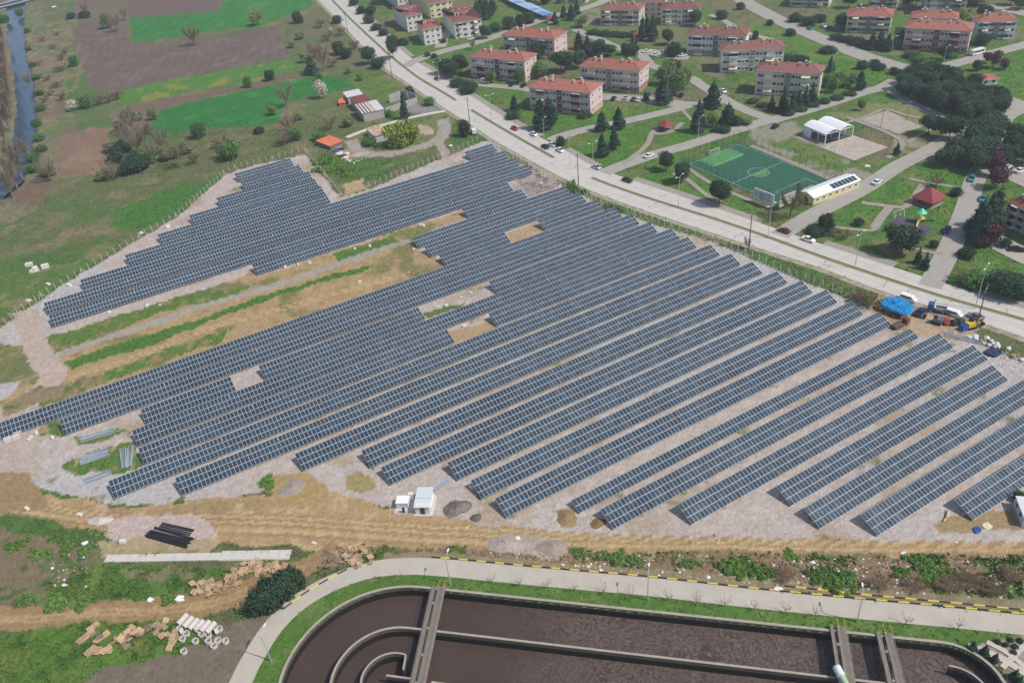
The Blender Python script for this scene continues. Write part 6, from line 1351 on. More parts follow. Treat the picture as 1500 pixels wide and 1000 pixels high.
def digger(label, px, ang, c):
    p = site(*px); root = thing('excavator', label, 'excavator', (p.x, p.y, 0), ang)
    for y in (-.9, .9):
        b = MB(); b.box(0, y, 0, 2.8, .45, .75, 0, 0, .85, 1); part('track', b, TRIM, root)
    b = MB(); b.box(-.3, 0, .8, 2.3, 2.0, 1.1); body = part('house', b, PAINT[c], root)
    b = MB(); b.box(.35, .55, 1.0, 1.1, .9, 1.6, 0, 0, .8, .9); part('cab', b, CGL, body)
    b = MB(); b.tube((.7, -.3, 1.5), (2.6, -.3, 3.0), .2, .16, 5); b.tube((2.6, -.3, 3.0), (3.6, -.3, 1.2), .16, .12, 5); part('arm', b, PAINT[c], root)
    b = MB(); b.box(3.6, -.3, .3, .7, .9, .8, 0, 0, 1.1, 1); part('bucket', b, TRIM, root)
digger('grey excavator parked below the blue lorry', (1372, 473), 2.3, 'grey'); digger('yellow excavator parked by the utility pole at the site entrance', (1421, 480), 0.2, 'yellow')

# ------------------------------------------------------------------ lamp posts and utility poles
LPM = mat('lamp_post_steel', S(196, 198, 196), .5, metal=.2); WOODP = mat('weathered_pole', S(104, 92, 84), .9, .2, 2); CER = mat('insulator', S(200, 190, 180), .4)
def lamp(label, px, h, ang, arms=2, group='lamp posts of the avenue'):
    p = site(*px); root = thing('lamp_post', label, 'lamp post', (p.x, p.y, 0), ang, group)
    b = MB(); b.tube((0, 0, 0), (0, 0, h), .13, .08, 6); part('pole', b, LPM, root)
    for s in ((-1, 1) if arms == 2 else (1,)):
        b = MB(); b.tube((0, 0, h - .1), (s * 1.7, 0, h + .5), .06, .05, 5); part('arm', b, LPM, root)
        b = MB(); b.box(s * 2.0, 0, h + .44, .9, .32, .16); part('lantern', b, LAMPW, root)
for i, (px, h, wh) in enumerate((((644, 122), 11, 'near the dark brown car'), ((720.5, 177), 12, 'left of the nearest pink block'), ((835.4, 243), 12, 'on the small island of the junction'), ((869, 248), 11, 'by the triangular lawn'), ((994, 304), 12, 'before the pitch trees'), ((1125, 349), 12, 'beside the white billboard'), ((1252, 393), 12, 'left of the huge round pine'), ((1428, 452), 13.5, 'at the right edge before the bushy mass'))): lamp(f'tall grey avenue lamp post {wh}', px, h, avang(px) + PI / 2)
lamp('lamp post on the gazebo lawn street', (1023, 202), 9, .4, 1, None); lamp('lamp post beside the first side street trees', (917, 178), 10, .4, 1, None); lamp('lamp post at the planting beside the diagonal road', (1305, 82), 9, .4, 1, None); lamp('lamp post before the big pink block', (1381, 97), 9, .4, 1, None); lamp('lamp post on the meadow behind the cream block', (1218, 108), 9, .4, 1, None); lamp('lamp post by the junction of the street and the avenue', (797, 204), 9, .9, 1, None); lamp('lamp post beside the dark conifers below the wine roofs', (929, 74), 9, .4, 1, None)
for px, wh in (((397, 967), 'at the service road bend'), ((660, 856), 'beside the first tank walkway'), ((949, 879), 'halfway along the tank'), ((1255, 910), 'between the two right tank walkways')): lamp(f'slender lamp post {wh}', px, 8, 1.3, 1, 'lamp posts of the service road')
def pole(label, px, h, ang):
    p = site(*px); root = thing('utility_pole', label, 'utility pole', (p.x, p.y, 0), ang, 'utility poles along the avenue')
    b = MB(); b.tube((0, 0, 0), (0, 0, h), .2, .13, 6); part('pole', b, WOODP, root)
    for z in (h - .4, h - 1.4):
        b = MB(); b.box(0, 0, z, .12, 2.4, .12); c = part('crossarm', b, STEEL_M, root)
        b = MB()
        for y in (-1.1, -.5, .5, 1.1): b.tube((0, y, z + .12), (0, y, z + .4), .06, n=5)
        part('insulators', b, CER, c)
PO = [(510, 48), (574.5, 112), (688.6, 184), (847.4, 272), (1097, 364), (1429, 480)]
for px, wh in zip(PO, ('near the top beside the avenue', 'beside the near kerb trees', 'left of the white lorry', 'at the bare ground behind the panels', 'at the fence halfway along the rows', 'beside the grey saloon')): pole(f'dark utility pole {wh}', px, 13.5, avang(px))
for px, lab in (((1290, 188), 'left floodlight mast of the old court'), ((1328, 176), 'right floodlight mast of the old court')):
    p = site(*px); root = thing('floodlight_mast', lab, 'mast', (p.x, p.y, 0), 0); b = MB(); b.tube((0, 0, 0), (0, 0, 8), .1, .07, 5); part('pole', b, TRIM, root); b = MB(); b.box(0, 0, 7.7, 1.2, .2, .4); part('floodlight', b, STEEL_M, root)

# ------------------------------------------------------------------ oxidation tank in the foreground
CONC = mat('tank_concrete', S(104, 93, 82), .9, .18, .6, coords='World', detail=8, bump=.08); CONCD = mat('stained_shaded_concrete', S(40, 37, 33), .8, .25, .5, coords='World', detail=8); CONCT = mat('wall_top_concrete', S(168, 160, 146), .9, .14, .8, coords='World')  # foot: wet stain, darkened further, with the faces, for shade in grazing sun
def sludge():
    m = bpy.data.materials.new('brown_tank_water'); m.use_nodes = True; N = m.node_tree.nodes; L = m.node_tree.links; p = N['Principled BSDF']
    ge = N.new('ShaderNodeNewGeometry'); p.inputs['Roughness'].default_value = .35; p.inputs['Specular IOR Level'].default_value = .35
    # floating foam gathers in veins
    n0 = N.new('ShaderNodeTexNoise'); n0.inputs['Scale'].default_value = .12; n0.inputs['Detail'].default_value = 4; L.new(ge.outputs['Position'], n0.inputs['Vector'])
    mx0 = N.new('ShaderNodeVectorMath'); mx0.operation = 'MULTIPLY_ADD'; L.new(n0.outputs['Color'], mx0.inputs[0]); mx0.inputs[1].default_value = (9, 9, 0); L.new(ge.outputs['Position'], mx0.inputs[2])
    n1 = N.new('ShaderNodeTexNoise'); n1.inputs['Scale'].default_value = 1.5; n1.inputs['Detail'].default_value = 7; n1.inputs['Roughness'].default_value = .7; L.new(mx0.outputs[0], n1.inputs['Vector'])
    ab = N.new('ShaderNodeMath'); ab.operation = 'SUBTRACT'; ab.inputs[1].default_value = .5; L.new(n1.outputs[0], ab.inputs[0]); a2 = N.new('ShaderNodeMath'); a2.operation = 'ABSOLUTE'; L.new(ab.outputs[0], a2.inputs[0])
    mr = N.new('ShaderNodeMapRange'); mr.inputs[1].default_value = .0; mr.inputs[2].default_value = .026; mr.inputs[3].default_value = .8; mr.inputs[4].default_value = 0; L.new(a2.outputs[0], mr.inputs[0])
    # foam lies in the long channels downstream of the aerators
    sp = N.new('ShaderNodeSeparateXYZ'); L.new(ge.outputs['Position'], sp.inputs[0]); fr = N.new('ShaderNodeMapRange'); fr.inputs[1].default_value = -14; fr.inputs[2].default_value = 12; L.new(sp.outputs[0], fr.inputs[0])
    fx = N.new('ShaderNodeMath'); fx.operation = 'MULTIPLY'; L.new(mr.outputs[0], fx.inputs[0]); L.new(fr.outputs[0], fx.inputs[1])
    mx = N.new('ShaderNodeMix'); mx.data_type = 'RGBA'; L.new(fx.outputs[0], mx.inputs[0]); mx.inputs[6].default_value = (*S(78, 64, 58), 1); mx.inputs[7].default_value = (*S(156, 144, 136), 1)
    n2 = N.new('ShaderNodeTexNoise'); n2.inputs['Scale'].default_value = .08; n2.inputs['Detail'].default_value = 3; L.new(ge.outputs['Position'], n2.inputs['Vector'])
    m2 = N.new('ShaderNodeMapRange'); m2.inputs[3].default_value = .75; m2.inputs[4].default_value = 1.25; L.new(n2.outputs[0], m2.inputs[0]); mm = N.new('ShaderNodeMix'); mm.data_type = 'RGBA'; mm.blend_type = 'MULTIPLY'; mm.inputs[0].default_value = 1
    L.new(mx.outputs[2], mm.inputs[6]); L.new(m2.outputs[0], mm.inputs[7]); L.new(mm.outputs[2], p.inputs['Base Color']); return m
def wall_strip(P, t, z0, z1, mats, name, parent, closed=False, cap=0.12):
    """a wall along P, t thick: concrete faces (0), paler coping (1), wet stained foot with shade painted in (2)"""
    A, B = [], []; n = len(P)
    for i in range(n):
        a = P[i - 1] if (i > 0 or closed) else P[i]; b = P[(i + 1) % n] if (i < n - 1 or closed) else P[i]
        d = (b - a).normalized(); nn = Vector((-d.y, d.x)) * t / 2; A.append(P[i] + nn); B.append(P[i] - nn)
    bm = MB(); zm = z0 + (z1 - z0) * .7
    for i in range(n if closed else n - 1):
        j = (i + 1) % n
        for S_, T_, fl in ((A, A, 0), (B, B, 1)):
            for za, zb, mi in ((z0, zm, 2), (zm, z1 - cap, 0), (z1 - cap, z1, 1)):
                q = [(*S_[i], za), (*S_[j], za), (*S_[j], zb), (*S_[i], zb)]; bm.face(q if fl else q[::-1], mi)
        bm.face([(*A[i], z1), (*B[i], z1), (*B[j], z1), (*A[j], z1)], 1)
    if not closed:
        for i in (0, n - 1): bm.face([(*A[i], z0), (*B[i], z0), (*B[i], z1), (*A[i], z1)], 0)
    return part(name, bm, mats, parent)
def tank():
    root = thing('oxidation_tank', 'huge oval concrete treatment tank of brown water in the foreground', 'tank', (0, 0, 0))
    ms = [CONC, CONCT, CONCD]; ZW = -2.3
    wall_strip(TANK_OUT, .55, -3.2, .42, ms, 'outer_wall', root, True)
    bm = MB(); bm.face([(*p, ZW) for p in tank_loop(TK_R - .1)]); part('water', bm, sludge(), root)
    def arc(r, a0, a1, n=24): return [TK_C + TK_U * (r * math.cos(a)) + TK_N * (r * math.sin(a)) for a in np.linspace(a0, a1, n)]
    far = lambda x, y: TK_C + TK_U * x + TK_N * y
    D = math.radians
    wall_strip(arc(11.4, D(270), D(90)) + [far(x, 11.4) for x in (10, 30, 60, 90)], .45, -3.2, .35, ms, 'channel_wall', root)
    wall_strip(arc(5.6, D(265), D(75), 18), .35, -3.2, .35, ms, 'guide_wall', root); wall_strip([arc(5.6, D(75), D(76), 2)[0], far(1.9, 2.2)], .35, -3.2, .35, ms, 'guide_wall', root)
    wall_strip([far(x, 0.4) for x in (8, 30, 60, 92)], .45, -3.2, .35, ms, 'centre_wall', root); wall_strip([far(-1, 0.6), far(4.5, .6)], .4, -3.2, .35, ms, 'guide_wall', root)
    g = [site(1390, 974, .35), site(1404, 977, .35), site(1420, 984, .35), site(1434, 994, .35), site(1442, 1003, .35), site(1448, 1016, .35)]
    wall_strip(smooth_line(g, 4), .35, -3.2, .35, ms, 'guide_wall', root)
    # handrail stubs on the far wall
    bm = MB(); bm.tube((0, 0, .4), (0, 0, 1.0), .03, n=4); me = bm.mesh('coping_stud', [FRMW])
    for t in np.linspace(10, 95, 12): p = far(t, TK_R); obj('coping_stud', me, root, (p.x, p.y, 0))
    return root
tank()
DECK = mat('walkway_concrete', S(132, 122, 110), .9, .16, .8, coords='World', detail=7); RAILY = mat('yellow_railing', S(214, 176, 70), .6); RAILG = mat('grey_railing', S(168, 166, 160), .5, metal=.3); SLOT = mat('dark_drive_shaft', S(40, 40, 46), .5)
def walkway(label, a, b, wl, wr, aer=None, extra=0.0):
    A, B = site(*a, .6), site(*b, .6); d = (B - A).normalized(); B = A + d * 48; ang = math.atan2(d.y, d.x); L = (B - A).length
    root = thing('tank_walkway', label, 'walkway', (A.x, A.y, 0), ang, 'walkways over the tank')
    bm = MB(); bm.box(L / 2 - .6, .75, .42, L + 1.4, wl, .3); part('deck', bm, DECK, root)
    bm = MB(); bm.box(L / 2 - .6, -.95, .44, L + 1.4, wr, .34); part('beam', bm, DECK, root)
    bm = MB(); bm.tube((0, -.3, .5), (L, -.3, .5), .16, n=6); part('drive_shaft', bm, SLOT, root)
    for x in np.arange(3, L, 6.0):
        bm = MB(); bm.box(x, -.3, .3, .5, .5, .55); part('bearing', bm, RAILG, root)
    for y in (.75 - wl / 2 + .08, .75 + wl / 2 - .08, -.95 - wr / 2 + .05):
        bm = MB()
        for x in np.arange(0, L, 2.0): bm.tube((x, y, .7), (x, y, 1.75), .025, n=4)
        for z in (1.25, 1.75): bm.tube((0, y, z), (L, y, z), .025, n=4)
        part('railing', bm, RAILG, root)
    bm = MB()
    for y in (.1, 1.35):
        bm.tube((-1.2, y, 0), (-1.2, y, 1.6), .06, n=4); bm.tube((-2.6, y, 0), (-2.6, y, 1.2), .06, n=4); bm.tube((-2.6, y, 1.2), (0, y, 1.7), .05, n=4)
    part('stair_rail', bm, RAILY, root)
    for x in np.arange(5, L, 11.0):
        bm = MB(); bm.box(x, 0, -3.0, .5, 2.2, 3.4); part('pier', bm, CONC, root)
    return root, L
walkway('long concrete walkway crossing the left end of the tank', (641, 866), (612, 1000), 1.5, .8); walkway('dark walkway carrying the green-white motor over the tank', (1227, 924), (1239, 1000), 1.6, .7); walkway('rightmost dark walkway over the tank', (1296, 934), (1312, 1000), 1.3, .8)
def motor():
    p = site(1228, 985, 1.2); root = thing('aerator_motor', 'white and green cylindrical aerator motor on a tank walkway', 'motor', (p.x, p.y, .72), -1.45)
    bm = MB(); bm.tube((-.8, 0, 1.0), (1.0, 0, 1.0), .75, n=14); part('housing', bm, PAINT['white'], root); bm = MB(); bm.tube((1.0, 0, .9), (4.0, 0, .9), .6, n=14); part('gearbox', bm, mat('pale_green_paint', S(176, 200, 160), .4), root)
    bm = MB(); bm.box(1.4, 0, 0, 4.4, .9, .4); part('bedplate', bm, STEEL_M, root); bm = MB(); bm.ring(.5, .8, 0, .2, 14); o = part('cooling_cowl', bm, RAILG, root); o.rotation_euler = (0, PI / 2, 0); o.location = (-.95, 0, 1.0)
motor()
# paved garden paths at the bottom right
for P, w in (([(1418, 947), (1440, 953), (1470, 966), (1500, 985), (1530, 1003)], 1.4), ([(1445, 940), (1470, 953), (1488, 966), (1510, 985)], 1.0), ([(1468, 978), (1478, 968), (1500, 946), (1520, 930)], 1.0)): path(P, w, mat('pale_garden_path', S(198, 186, 172), .9, .08, 1, coords='World'))

# ------------------------------------------------------------------ storage yard: pallets, concrete pipes, rings, steel
WOOD = mat('pallet_wood', S(208, 178, 142), .9, .25, 4.0, objrand=.3); WOODG = mat('grey_pallet_wood', S(156, 138, 118), .9, .2, 2.0, objrand=.15)
def pallet_mesh(m):
    b = MB()
    for y in (-.45, 0, .45): b.box(0, y, .03, 1.2, .1, .09)
    for x in np.linspace(-.54, .54, 5): b.box(x, 0, .12, .11, 1.0, .025)
    for x in (-.54, 0, .54): b.box(x, 0, 0, .12, 1.0, .03)
    return b.mesh('pallet', [m])
PAL, PALG = pallet_mesh(WOOD), pallet_mesh(WOODG)
def pallets(where, px, n, spread, lying=True, grey=0.15, group=None, ang=None, stack=0):
    p = site(*px); 
    for i in range(n):
        a = (ang if ang is not None else rnd.uniform(0, 6.28)) + rnd.gauss(0, .12 if ang is not None else 0)
        if stack: q = Vector((p.x + (i // stack) * 1.25 * math.cos(a), p.y + (i // stack) * 1.25 * math.sin(a))); z = (i % stack) * .15; rx = ry = 0
        else: q = Vector((p.x + rnd.gauss(0, spread), p.y + rnd.gauss(0, spread * .7))); z = .15 * (i % 5) ; rx, ry = rnd.gauss(0, .3), rnd.gauss(0, .3); z += .18
        o = obj('wooden_pallet', PALG if rnd.random() < grey else PAL, None, (q.x, q.y, z), a); o.rotation_euler = (rx, ry, a); o.scale = (1.1, 1.1, 1.05); tag(o, f'wooden pallet {where}', 'pallet', group or f'pallets {where}')
pallets('in the long stack leaning left of the yard', (118, 940), 12, .5, ang=.9, stack=4); pallets('in the short stack above the long leaning stack', (133, 922), 8, .5, ang=.75, stack=4); pallets('in the lower stack second from the left', (130, 958), 10, .5, ang=.9, stack=5); pallets('in the upper stack second from the left', (148, 935), 9, .5, ang=.75, stack=5)
pallets('scattered flat below the second stack', (150, 953), 8, 1.3); pallets('strewn along the middle of the yard', (178, 938), 12, 1.6); pallets('in the middle heap of the yard', (192, 928), 14, 1.4); pallets('strewn grey right of the middle heap', (213, 925), 7, 1.2, grey=.8); pallets('in the small heap at the right end of the pallets', (236, 918), 8, .9); pallets('leaning alone left of the square stack', (237, 934), 3, .5)
pallets('in the square stack beside the concrete rings', (249, 950), 16, .4, ang=1.45, stack=4); pallets('in the bonfire-like heap beside the haul road', (515, 812), 34, 2.0, grey=.1); pallets('in the grey broken heap left of the bonfire-like heap', (495, 818), 18, 1.5, grey=.9); pallets('in the pile under the concrete slab, left end', (298, 862), 16, 1.3, grey=.3); pallets('in the pile under the concrete slab, second from left', (318, 862), 14, 1.2); pallets('in the pile under the concrete slab, middle', (350, 840), 18, 1.4); pallets('in the pile under the concrete slab, right part', (378, 834), 16, 1.3); pallets('in the pile under the concrete slab, right end', (400, 830), 14, 1.3); pallets('in the stack beside the evergreen clump', (352, 890), 6, .6, grey=.6)
pallets('in the small heap below the middle pile', (338, 854), 8, .8)
RCON = mat('new_concrete_pipe', S(206, 198, 190), .85, .08, 1.5)
def pipe_mesh(L, r):
    b = MB(); n = 18; k = 0
    for rr, x in ((r, 0), (r, L), (r * .84, L), (r * .84, 0)):
        for i in range(n): t = 2 * PI * i / n; b.v.append((x, rr * math.cos(t), r + rr * math.sin(t)))
    for q in range(4):
        a, c = q * n, ((q + 1) % 4) * n
        for i in range(n): j = (i + 1) % n; b.f.append((a + i, c + i, c + j, a + j)); b.m.append(0)
    return b.mesh('pipe', [RCON])
LONGP, RINGP = pipe_mesh(2.6, .62), None
_r = MB(); _r.ring(.5, .68, 0, .7, 18); RINGU = _r.mesh('ring', [RCON])
pa = dirpx((1015, 845), (1000, 850))
for i, (x, y, w) in enumerate(((268, 911, 'leftmost'), (276, 915, 'second from left'), (284, 918, 'third from left'), (292, 920, 'fourth from left'), (301, 921, 'fifth from left'), (309, 923, 'rightmost'))):
    p = site(x, y); o = obj('concrete_pipe', LONGP, None, (p.x - .6, p.y - .9, 0), 1.05 - i * .0); tag(o, f'long white concrete pipe lying in the row, {w}', 'pipe', 'concrete pipes in the row')
for i, (x, y, up, w) in enumerate(((264, 922, 1, 'at the left under the pipe row'), (274, 929, 1, 'between the left rings'), (265, 928, 0, 'lying against the left ring'), (268, 937, 1, 'lowest of the left cluster'), (287, 940, 1, 'alone in the middle'), (306, 940, 1, 'left of the right cluster'), (314, 947, 1, 'lowest of the right cluster'), (320, 939, 1, 'in the middle of the right cluster'), (331, 940, 1, 'rightmost of all'), (296, 930, 1, 'under the long pipes, left'), (306, 931, 1, 'under the long pipes, middle'), (316, 928, 0, 'on edge under the rightmost pipe'), (322, 922, 1, 'right of the long pipes'), (270, 955, 1, 'alone at the bottom of the yard'), (374, 897, 1, 'under the evergreen clump'), (290, 924, 0, 'on edge among the long pipes'))):
    p = site(x, y); o = obj('concrete_ring', RINGU, None, (p.x, p.y, 0 if up else .68), rnd.uniform(0, 3)); o.rotation_euler = (0, 0, 0) if up else (PI / 2, 0, rnd.uniform(0, 3)); tag(o, f'white concrete ring {w}', 'concrete ring', 'concrete rings in the yard')
BLKP = mat('black_plastic_pipe', (0.022, 0.024, 0.028), .3, spec=.6)
b = MB(); b.tube((0, 0, .16), (11.5, 0, .16), .16, n=8); BPM = b.mesh('black_pipe', [BLKP]); b = MB(); b.tube((0, 0, .16), (9.0, 0, .16), .16, n=8); BPM2 = b.mesh('black_pipe', [BLKP])
base = site(216, 784); an = dirpx((214, 784), (272, 800))
for i in range(11):
    nn = Vector((-math.sin(an), math.cos(an))); q = base + nn * (i % 7 * .52 - .5) + Vector((rnd.uniform(-.6, .6), 0)); o = obj('black_pipe', BPM, None, (q.x, q.y, .3 * (i // 7)), an + rnd.uniform(-.035, .035)); tag(o, 'long black plastic pipe in the main bundle', 'pipe', 'black pipes of the main bundle')
base = site(232, 773); an = dirpx((232, 773), (295, 787))
for i in range(4):
    nn = Vector((-math.sin(an), math.cos(an))); q = base + nn * (i * .5); o = obj('black_pipe', BPM2, None, (q.x, q.y, 0.0), an + rnd.uniform(-.015, .015)); tag(o, 'black plastic pipe splayed to the right of the bundle', 'pipe', 'black pipes splayed right')
GALV = mat('shiny_galvanised_bar', S(196, 206, 214), .4, .1, 4, metal=.35)
def bars(label, p0, p1, n, w, L=None, fan=0.0):
    a, c = site(*p0), site(*p1); ang = math.atan2((c - a).y, (c - a).x); L = L or (c - a).length; root = thing('steel_bar_bundle', label, 'steel bars', (a.x, a.y, 0), ang)
    b = MB(); b.box(L / 2, 0, 0, L, .1, .09); me = b.mesh('steel_bar', [GALV])
    for s in (.2, .8):
        b = MB(); b.box(L * s, 0, 0, .12, w, .1); part('bearer', b, WOODG, root)
    for i in range(n): obj('steel_bar', me, root, (rnd.uniform(-.4, .4), (i / (n - 1) - .5) * w, .1 + .11 * rnd.randrange(4)), rnd.gauss(0, .015) + fan * (i / (n - 1) - .5))
bars('long bundle of pale steel profiles below the left solar rows', (118, 646), (168, 632), 16, 2.0); bars('middle bundle of pale steel profiles left of the panels', (118, 676), (160, 662), 20, 3.4); bars('fanned heap of steel profiles against the panels', (186, 685), (186, 656), 24, 2.4, None, .16); bars('lowest bundle of steel profiles by the haul road', (124, 706), (162, 692), 14, 2.0); bars('short steel profiles beside the transformer kiosk', (636, 718), (660, 702), 10, 1.4)
# white slab stack left of the field
for k, (x, y, w_) in enumerate(((12, 645, 'left front'), (24, 641, 'right front'), (14, 637, 'left back'), (26, 634, 'right back'))):
    p = site(x, y); o = MB(); o.box(0, 0, 0, 1.9, 1.5, .8); q = part('wrapped_crate', o, mat('pale_crate_wrap', S(206, 198, 190), .7, .1, 1), None, loc=(p.x, p.y, 0), rz=E_A); tag(q, f'pale wrapped crate of the block of four, {w_}', 'crate', 'wrapped crates at the left edge')
# concrete slab strip
a, c = site(152, 823), site(424, 818); ang = math.atan2((c - a).y, (c - a).x); L = (c - a).length
root = thing('concrete_slab', 'long low strip of pale concrete slabs beside the pallet piles', 'slab', (a.x, a.y, 0), ang)
for k in range(16):
    b = MB(); w_ = L / 16; b.box(w_ * (k + .5), 1.1, -.02, w_ - .06, 2.0 + (.8 if k > 9 else 0), .1 + .06 * (k > 9)); part('slab', b, mat('pale_slab', S(204, 198, 188), .85, .12, .6, coords='World'), root)
b = MB(); b.box(L / 2, -.1, 0, L, .16, .3); part('edge_kerb', b, mat('pale_slab', S(204, 198, 188)), root)

# ------------------------------------------------------------------ transformer kiosk and its annex
def kiosk2():
    a, c = site(608, 755), site(632, 755); ang = math.atan2((c - a).y, (c - a).x); L = (c - a).length
    root = thing('transformer_kiosk', 'white transformer kiosk with pale grey ribbed roof beside the haul road', 'kiosk', (a.x, a.y, 0), ang)
    W = 6.0; wm2 = mat('white_cabin_wall', S(222, 222, 218), .7, .05, 1); rm = mat('pale_grey_roof', S(206, 214, 216), .6, .05, 1)
    b = MB(); b.prism([(-.3, -.3), (L + .3, -.3), (L + .3, W + .3), (-.3, W + .3)], -.05, .3); part('plinth', b, RCON, root)
    b = MB(); b.prism([(.2, .2), (L - .2, .2), (L - .2, W - .2), (.2, W - .2)], .3, 2.9); part('wall', b, wm2, root)
    for y0, y1, z0, z1 in ((-.05, W * .42, 2.75, 3.05), (W * .42 + .05, W + .2, 3.12, 3.02)):
        b = MB(); b.face([(0, y0, z0), (L, y0, z0), (L, y1, z1), (0, y1, z1)]); b.face([(0, y0, z0 - .1), (0, y1, z1 - .1), (L, y1, z1 - .1), (L, y0, z0 - .1)])
        for xx in (0, L): b.face([(xx, y0, z0 - .1), (xx, y1, z1 - .1), (xx, y1, z1), (xx, y0, z0)])
        b.face([(0, y0, z0 - .1), (L, y0, z0 - .1), (L, y0, z0), (0, y0, z0)]); part('roof_panel', b, rm, root)
    b = MB(); b.box(L * .5, .17, .35, 1.1, .06, 2.0); part('louvre_door', b, mat('dark_louvre', S(70, 74, 78), .6), root)
    b = MB(); b.box(L - .1, W * .5, .6, .3, W * .7, 1.2); part('cable_duct', b, wm2, root)
    a, c = site(578, 752), site(600, 752); L = (c - a).length
    root = thing('switchgear_cabin', 'low white switchgear cabin with fenced pad left of the kiosk', 'cabin', (a.x, a.y, 0), ang)
    b = MB(); b.prism([(-.2, -.3), (L + 2.2, -.3), (L + 2.2, 4.6), (-.2, 4.6)], -.05, .2); part('pad', b, RCON, root)
    b = MB(); b.box(L * .48, 2.6, .2, L * .8, 2.4, 1.7); part('housing', b, wm2, root); b = MB(); b.box(L * .48, 2.6, 1.9, L * .84, 2.55, .1); part('lid', b, mat('bright_white_lid', S(242, 242, 240), .5), root)
    b = MB(); b.box(L * .95, 4.2, .2, 1.2, .8, 2.1); part('cabinet', b, wm2, root); b = MB(); b.box(L * .62, .2, .2, .5, .4, 1.4); part('meter_box', b, TRIM, root)
    b = MB()
    for x in np.linspace(0, L + 2, 7): b.tube((x, -.2, .2), (x, -.2, 1.2), .04, n=4)
    for z in (.6, 1.2): b.tube((0, -.2, z), (L + 2, -.2, z), .03, n=4)
    part('railing', b, RAILG, root)
kiosk2()
def heap(label, px, rx, ry, h, c, seed=1, name='gravel_heap', cat='heap', c2=None):
    p = site(*px); r = np.random.default_rng(seed); n = 30; m_ = 12; V = []; ph = r.random(6) * 6.28
    for j in range(m_ + 1):
        t = j / m_
        for i in range(n):
            a = 2 * PI * i / n; k = 1 + .12 * math.sin(2 * a + ph[0]) + .08 * math.sin(3 * a + ph[1]) + .05 * math.sin(5 * a + ph[2])
            z = h * (1 - t) ** 1.15 * (1 + .12 * r.normal() * (t > .05)) if t < 1 else -.05
            V.append((rx * t * k * math.cos(a), ry * t * k * math.sin(a), z))
    F = [(j * n + i, (j + 1) * n + i, (j + 1) * n + (i + 1) % n, j * n + (i + 1) % n) for j in range(m_) for i in range(n)]
    o = obj(name, np_mesh(name, np.array(V), np.array(F), [mat('heap_' + name + str(seed), S(*c), .95, .25, 1.2, bump=.5, col2=S(*c2) if c2 else None)], smooth=False), None, (p.x, p.y, 0)); tag(o, label, cat)
heap('dark grey gravel heap right of the transformer kiosk', (669, 744), 3.3, 2.8, 1.5, (112, 104, 98), 3, c2=(128, 120, 110)); heap('low grey sand heap below the front solar rows', (428, 714), 3.4, 3.0, .7, (156, 144, 130), 4); heap('small dark soil heap right of the gravel heap', (697, 758), 1.6, 1.2, .5, (104, 94, 84), 5)
heap('pale rubble mound on the bank above the service road', (740, 797), 4.2, 2.4, 1.1, (170, 156, 146), 6); heap('pinkish rubble mound right of the pale mound', (810, 802), 4.0, 2.2, 1.0, (160, 142, 130), 7); heap('white rubble heap left of the black pipes', (147, 762), 3.0, 1.6, .8, (196, 188, 178), 8); heap('brown soil mound under a front solar row', (829, 757), 2.4, 2.2, .8, (142, 120, 84), 9); heap('brown soil mound between two front solar rows', (876, 766), 2.0, 1.5, .6, (128, 106, 70), 10); heap('rubbish-strewn mound by the orange-roofed shed', (520, 226), 6, 4, .8, (172, 160, 150), 12)
heap('dry brush pile among the pallets at the haul road', (490, 822), 3, 1.8, .6, (124, 108, 90), 13)

# ------------------------------------------------------------------ site entrance: tarpaulin, drums, sacks, bags
def rumpled(poly, z, amp, seed, name, m, drop=0.9):
    """a sheet thrown over goods: raised rumpled middle, hanging edge"""
    r = np.random.default_rng(seed); c = sum(poly, Vector((0, 0))) / len(poly); P = smooth_line(poly, 4, True); n = len(P); V = [(c.x, c.y, z + amp)]; F = []
    for k, t in enumerate((.3, .6, .85, 1.0, 1.06)):
        for i, p in enumerate(P):
            q = c + (p - c) * (t * (1 + .02 * r.normal())); V.append((q.x, q.y, (z + amp * r.normal() * .5) if k < 3 else (z - .1 + .1 * r.normal() if k == 3 else z - drop * r.uniform(.6, 1.0))))
    for i in range(n): F.append((0, 1 + i, 1 + (i + 1) % n, 1 + (i + 1) % n))
    bm = MB(); bm.v = V
    for i in range(n): bm.f.append((0, 1 + i, 1 + (i + 1) % n)); bm.m.append(0)
    for k in range(4):
        for i in range(n): a = 1 + k * n; b = a + n; bm.f.append((a + i, b + i, b + (i + 1) % n, a + (i + 1) % n)); bm.m.append(0)
    return part(name, bm, m)
zt = lambda x, y: (1270 + x / 6.52, 420 + y / 6.52)
TP = [site(*zt(x, y), 2.4) for x, y in ((150, 125), (200, 95), (330, 105), (445, 180), (400, 240), (345, 250), (230, 210), (140, 165))]
o = rumpled(TP, 2.4, .22, 3, 'tarpaulin', mat('bright_blue_tarp', S(28, 132, 190), .55, .25, .7, coords='World', bump=.3)); tag(o, 'bright blue rumpled tarpaulin over stacked goods at the kerb', 'tarpaulin')
YEL = mat('yellow_drum', S(226, 180, 62), .6, .1, 2); RBR = mat('rust_red_sack', S(140, 74, 54), .85, .2, 2); TANS = mat('tan_sack', S(188, 142, 92), .85, .2, 2); WSK = mat('white_sack', S(222, 218, 210), .85, .1, 2)
_d = MB()
for x0, x1, r in ((0, .08, .8), (.08, .82, .45), (.82, .9, .8)): _d.tube((x0, 0, .8), (x1, 0, .8), r, n=14)
DRUM = _d.mesh('cable_drum', [YEL])
